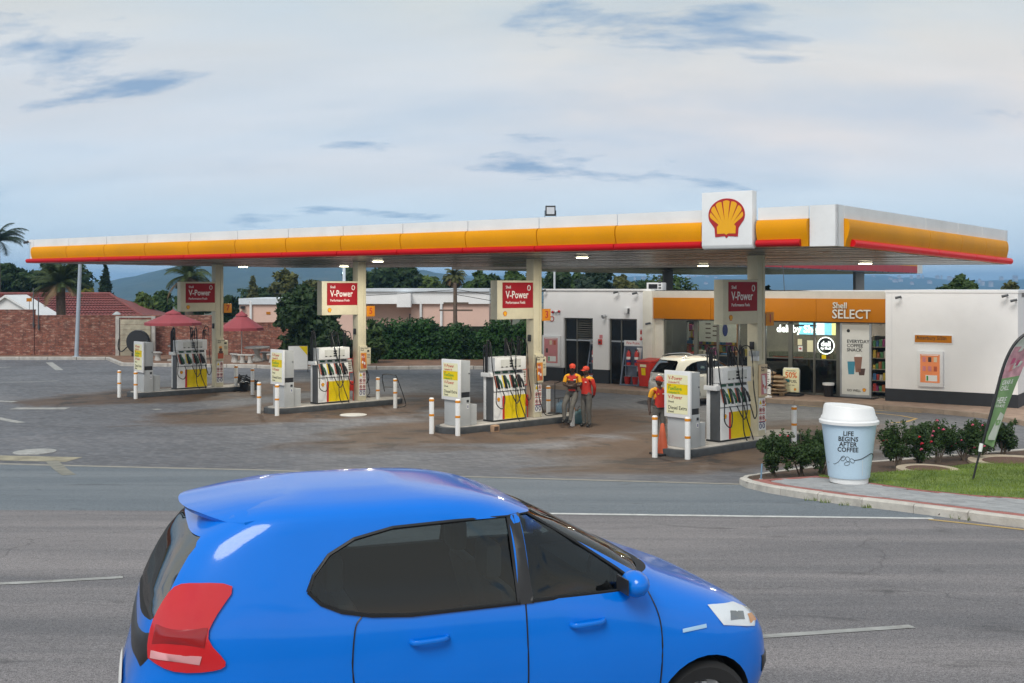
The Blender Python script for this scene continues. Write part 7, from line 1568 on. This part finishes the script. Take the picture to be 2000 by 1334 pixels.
# ------------------------------------------------------------------ attendants
SHIRT = mat('shirt_red', (.50, .025, .015), .8, var=.12, vs=8, bump=.3, bs=25); SHY = mat('shirt_yellow', (.70, .33, .01), .8, var=.1); TROU = mat('trousers_grey', (.11, .105, .095), .85, var=.2, vs=9, bump=.4, bs=22); SHOE = mat('shoe_black', (.012, .012, .012), .5); CAPR = mat('cap_red', (.55, .05, .02), .7)
def best_i(idx, nb): return idx[nb]
def person(label, loc, yaw, J, sleeves='short', hands=True, face_turn=0.0):
    """J: joint name -> local position (x right, -y forward, z up)."""
    r = thing('person', label, 'person', loc, yaw); V, E, RA, idx = [], [], [], {}
    def jv(nm, p, ra): idx[nm] = len(V); V.append(Vector(p)); RA.append(ra)
    rad = {'pelvis': (.155, .12), 'waist': (.145, .115), 'chest': (.175, .13), 'neckb': (.10, .085), 'neck': (.055, .055), 'headb': (.06, .06)}
    for k in ('pelvis', 'waist', 'chest', 'neckb', 'neck', 'headb'): jv(k, J[k], rad[k])
    E += [(0, 1), (1, 2), (2, 3), (3, 4), (4, 5)]
    limbs = []
    for s in ('l', 'r'):
        for nm, ra in (('sh', .078), ('el', .052), ('wr', .036), ('ha', .04)): jv(s + nm, J[s + nm], (ra, ra * (.6 if nm == 'ha' else 1)))
        E += [(idx['neckb'], idx[s + 'sh']), (idx[s + 'sh'], idx[s + 'el']), (idx[s + 'el'], idx[s + 'wr']), (idx[s + 'wr'], idx[s + 'ha'])]
        d_ = (Vector(J[s + 'ha']) - Vector(J[s + 'wr'])).normalized(); sd_ = d_.cross(Vector((0, 1, .2))).normalized(); hp = Vector(J[s + 'ha'])
        for f in range(4):                # four fingers, slightly curled, and a thumb from the palm's side
            o_ = hp + sd_ * (-.03 + .02 * f); L_ = (.062, .072, .068, .052)[f]; nm = f'{s}f{f}'; jv(nm + 'a', o_ + d_ * L_ * .5, (.0105,) * 2); jv(nm + 'b', o_ + d_ * L_ + Vector((0, -.012, -.008)), (.009,) * 2); E += [(idx[s + 'ha'], idx[nm + 'a']), (idx[nm + 'a'], idx[nm + 'b'])]
        jv(s + 't', hp + sd_ * .055 + d_ * .02, (.011,) * 2); E.append((idx[s + 'ha'], idx[s + 't']))
        for nm, ra in (('hip', .105), ('kn', .078), ('an', .055), ('toe', .045)): jv(s + nm, J[s + nm], (ra, ra))
        E += [(0, idx[s + 'hip']), (idx[s + 'hip'], idx[s + 'kn']), (idx[s + 'kn'], idx[s + 'an']), (idx[s + 'an'], idx[s + 'toe'])]
    me = bpy.data.meshes.new('body'); me.from_pydata(V, E, []); o_ = link('body', me, r); sk = o_.modifiers.new('s', 'SKIN'); sk.use_smooth_shade = True
    for i, v in enumerate(me.skin_vertices[0].data): v.radius = RA[i]; v.use_root = (i == 0)
    sb = o_.modifiers.new('u', 'SUBSURF'); sb.levels = 2; sb.render_levels = 2
    bpy.context.view_layer.update(); m2 = evaluated(o_); o_.modifiers.clear(); o_.data = m2
    for q in (SKIN, SHIRT, SHY, TROU, SHOE): m2.materials.append(q)
    seg = []
    for a, b_ in E:
        na = [k for k, v in idx.items() if v == a][0]; nb = [k for k, v in idx.items() if v == b_][0]; seg.append((V[a], V[b_], na, nb))
    for pl_ in m2.polygons:
        c_ = pl_.center; best = min(seg, key=lambda q: (c_ - (q[0] + (q[1] - q[0]) * max(0, min(1, (c_ - q[0]).dot(q[1] - q[0]) / max(1e-6, (q[1] - q[0]).length_squared))))).length); na, nb = best[2], best[3]; mi = 0
        t_ = max(0, min(1, (c_ - best[0]).dot(best[1] - best[0]) / max(1e-6, (best[1] - best[0]).length_squared)))
        if nb in ('waist', 'chest', 'neckb'): mi = 1 if not (nb == 'waist' and t_ < .15) else 3
        if na == 'neckb' and nb.endswith('sh'): mi = 2 if (t_ > .45 or sleeves == 'long') and c_.z > V[best_i(idx, nb)].z + .015 else 1
        if nb.endswith('el'): mi = (2 if t_ < .72 else 0) if sleeves == 'short' else (2 if t_ < .06 else 1)
        if nb.endswith('wr') and sleeves == 'long' and t_ < .92: mi = 1
        if nb.endswith('hip') or nb.endswith('kn') or nb.endswith('an'): mi = 3
        if nb.endswith('an') and t_ > .93 or nb.endswith('toe'): mi = 4
        if nb == 'pelvis': mi = 3
        if nb == 'neck' and t_ < .2: mi = 1
        pl_.material_index = mi; pl_.use_smooth = True
    # head with face, ears, hair and cap
    hc = Vector(J['headb']) + Vector((0, -.02, .085)); M4 = Matrix.Translation(hc) @ Matrix.Rotation(face_turn, 4, 'Z')
    h = MB(); k, n_ = 14, 18
    for i in range(k + 1):
        for j in range(n_):
            a, b_ = math.pi * i / k, 2 * math.pi * j / n_; x, y, z = math.sin(a) * math.cos(b_), math.sin(a) * math.sin(b_), -math.cos(a); jaw = 1 - .28 * max(0, -z - .1)
            fx, fy, fz = .075 * x * jaw, .093 * y * (1 - .1 * max(0, -z)), .115 * z
            if y < -.55 and abs(x) < .22 and -.25 < z < .15: fy -= .022 * (1 - abs(x) / .22) * (1 - (z - -.2) / .4 if z > -.2 else .6)
            if y < -.5 and abs(x) < .45 and -.55 < z < -.36: fy -= .008
            h.v.append((fx, fy, fz))
    h.f = [(i * n_ + j, i * n_ + (j + 1) % n_, (i + 1) * n_ + (j + 1) % n_, (i + 1) * n_ + j) for i in range(k) for j in range(n_)]; h.m = [0] * len(h.f)
    def hb_(mb, nm, mm, par=r): q = mb.build(nm, mm, par, smooth=60); q.data.transform(M4); return q
    hb_(h, 'head', SKIN)
    for s in (-1, 1): hb_(MB().ball((s * .076, .01, -.005), (.012, .022, .032), 8, 6), 'ear', SKIN); hb_(MB().ball((s * .030, -.080, .012), (.012, .008, .008), 8, 6), 'eye', INKW); hb_(MB().ball((s * .030, -.087, .012), (.005, .003, .005), 6, 4), 'pupil', INK)
    hb_(MB().ball((0, -.082, -.062), (.024, .008, .009), 8, 4), 'mouth', mat('lips', (.10, .035, .03), .5)); hb_(MB().ball((0, .028, .030), (.077, .082, .082), 12, 8), 'hair', INK)
    cp = MB().lathe([(.088, .035), (.092, .06), (.088, .10), (.066, .135), (.03, .150), (.003, .153)], 20); cp.v = [(x, y * 1.12, z) for x, y, z in cp.v]; hb_(cp, 'cap', CAPR)
    bm_ = MB()
    bm_.grid(lambda u, v: ((u - .5) * .15 * (1 - .25 * v * v), -.075 - .10 * v + .05 * (2 * abs(u - .5)) ** 2, .052 - .012 * v - .02 * (2 * abs(u - .5)) ** 2), 8, 5); bm_.grid(lambda u, v: ((.5 - u) * .15 * (1 - .25 * v * v), -.075 - .10 * v + .05 * (2 * abs(u - .5)) ** 2, .046 - .012 * v - .02 * (2 * abs(u - .5)) ** 2), 8, 5); hb_(bm_, 'cap_peak', CAPR)
    mb = MB().tube([(Vector(J['waist']) * .15 + Vector(J['pelvis']) * .85) + Vector((.158 * math.cos(a), .125 * math.sin(a), 0)) for a in [i * math.pi / 8 for i in range(17)]], .018, 6); mb.build('belt', SHOE, r)
    c_ = Vector(J['chest']); MB().ball(c_ + Vector((-.075, -.132, .04)), (.025, .006, .022), 8, 5).build('chest_badge', SHY, r); MB().box(c_.x + .04, c_.x + .11, c_.y - .137, c_.y - .130, c_.z + .03, c_.z + .05).build('name_patch', INKW, r)
    cl = MB().tube([Vector(J['neck']) + Vector((.066 * math.cos(a), .066 * math.sin(a) - .005, -.055 - .02 * math.sin(a) * -1)) for a in [i * math.pi / 8 for i in range(17)]], .020, 6); cl.build('collar', SHIRT, r)
    return r, J
def stand(h=1.70, **o_):
    k = h / 1.70; J = {'pelvis': (0, 0, .93), 'waist': (0, -.01, 1.08), 'chest': (0, 0, 1.28), 'neckb': (0, .015, 1.42), 'neck': (0, 0, 1.49), 'headb': (0, -.005, 1.54), 'lsh': (-.19, .01, 1.40), 'rsh': (.19, .01, 1.40), 'lel': (-.24, .03, 1.14), 'rel': (.24, .03, 1.14), 'lwr': (-.25, -.03, .91), 'rwr': (.25, -.03, .91), 'lha': (-.25, -.06, .83), 'rha': (.25, -.06, .83), 'lhip': (-.095, 0, .88), 'rhip': (.095, 0, .88), 'lkn': (-.10, -.02, .50), 'rkn': (.10, -.02, .50), 'lan': (-.10, .02, .09), 'ran': (.10, .02, .09), 'ltoe': (-.11, -.15, .045), 'rtoe': (.11, -.15, .045)}
    J.update(o_); return {a: tuple(c_ * k for c_ in v) for a, v in J.items()}
# folded arms, half sitting on the bollard, feet up on the island
pb_ = G(1118, 832); bz = 1.0
J = stand(1.72, pelvis=(0, 0, .98), waist=(0, -.02, 1.12), chest=(0, -.01, 1.31), neckb=(0, .0, 1.45), neck=(0, -.02, 1.52), headb=(0, -.03, 1.57), lsh=(-.19, 0, 1.43), rsh=(.19, 0, 1.43), lel=(-.25, -.08, 1.19), rel=(.25, -.08, 1.19), lwr=(.03, -.20, 1.20), rwr=(-.03, -.23, 1.16), lha=(.11, -.19, 1.22), rha=(-.11, -.22, 1.18), lhip=(-.11, -.02, .93), rhip=(.10, -.02, .93), lkn=(-.22, -.22, .62), rkn=(.02, -.26, .60), lan=(-.20, -.25, .20), ran=(-.02, -.34, .18), ltoe=(-.25, -.40, .14), rtoe=(-.06, -.50, .14))
J = {k: (v[0], v[1], v[2] - .0) for k, v in J.items()}
person('attendant in red and yellow shirt with folded arms resting on a bollard', (pb_.x, pb_.y - .16, .02), R(-12), J, 'short', face_turn=R(8))
# standing, hands behind the back, turned towards his colleague
p2 = G(1146, 835); J = stand(1.70, lel=(-.26, .06, 1.15), rel=(.26, .06, 1.15), lwr=(-.16, .14, .94), rwr=(.17, .14, .93), lha=(-.09, .15, .90), rha=(.10, .15, .89))
person('attendant in long red jacket standing with hands behind the back', (p2.x, p2.y + .1, 0), R(-42), J, 'long', face_turn=R(-30))
p3 = G(1283, 878) + Vector((0, .9, 0)); p3 = Vector((lat(1287, p3.y), p3.y, 0)); J = stand(1.70, lel=(-.27, .02, 1.15), lwr=(-.30, -.06, .93), lha=(-.31, -.09, .86), ltoe=(-.13, -.15, .045))
person('attendant half hidden behind the price cabinet beside the traffic cone', p3, R(18), J, 'short', face_turn=R(35))
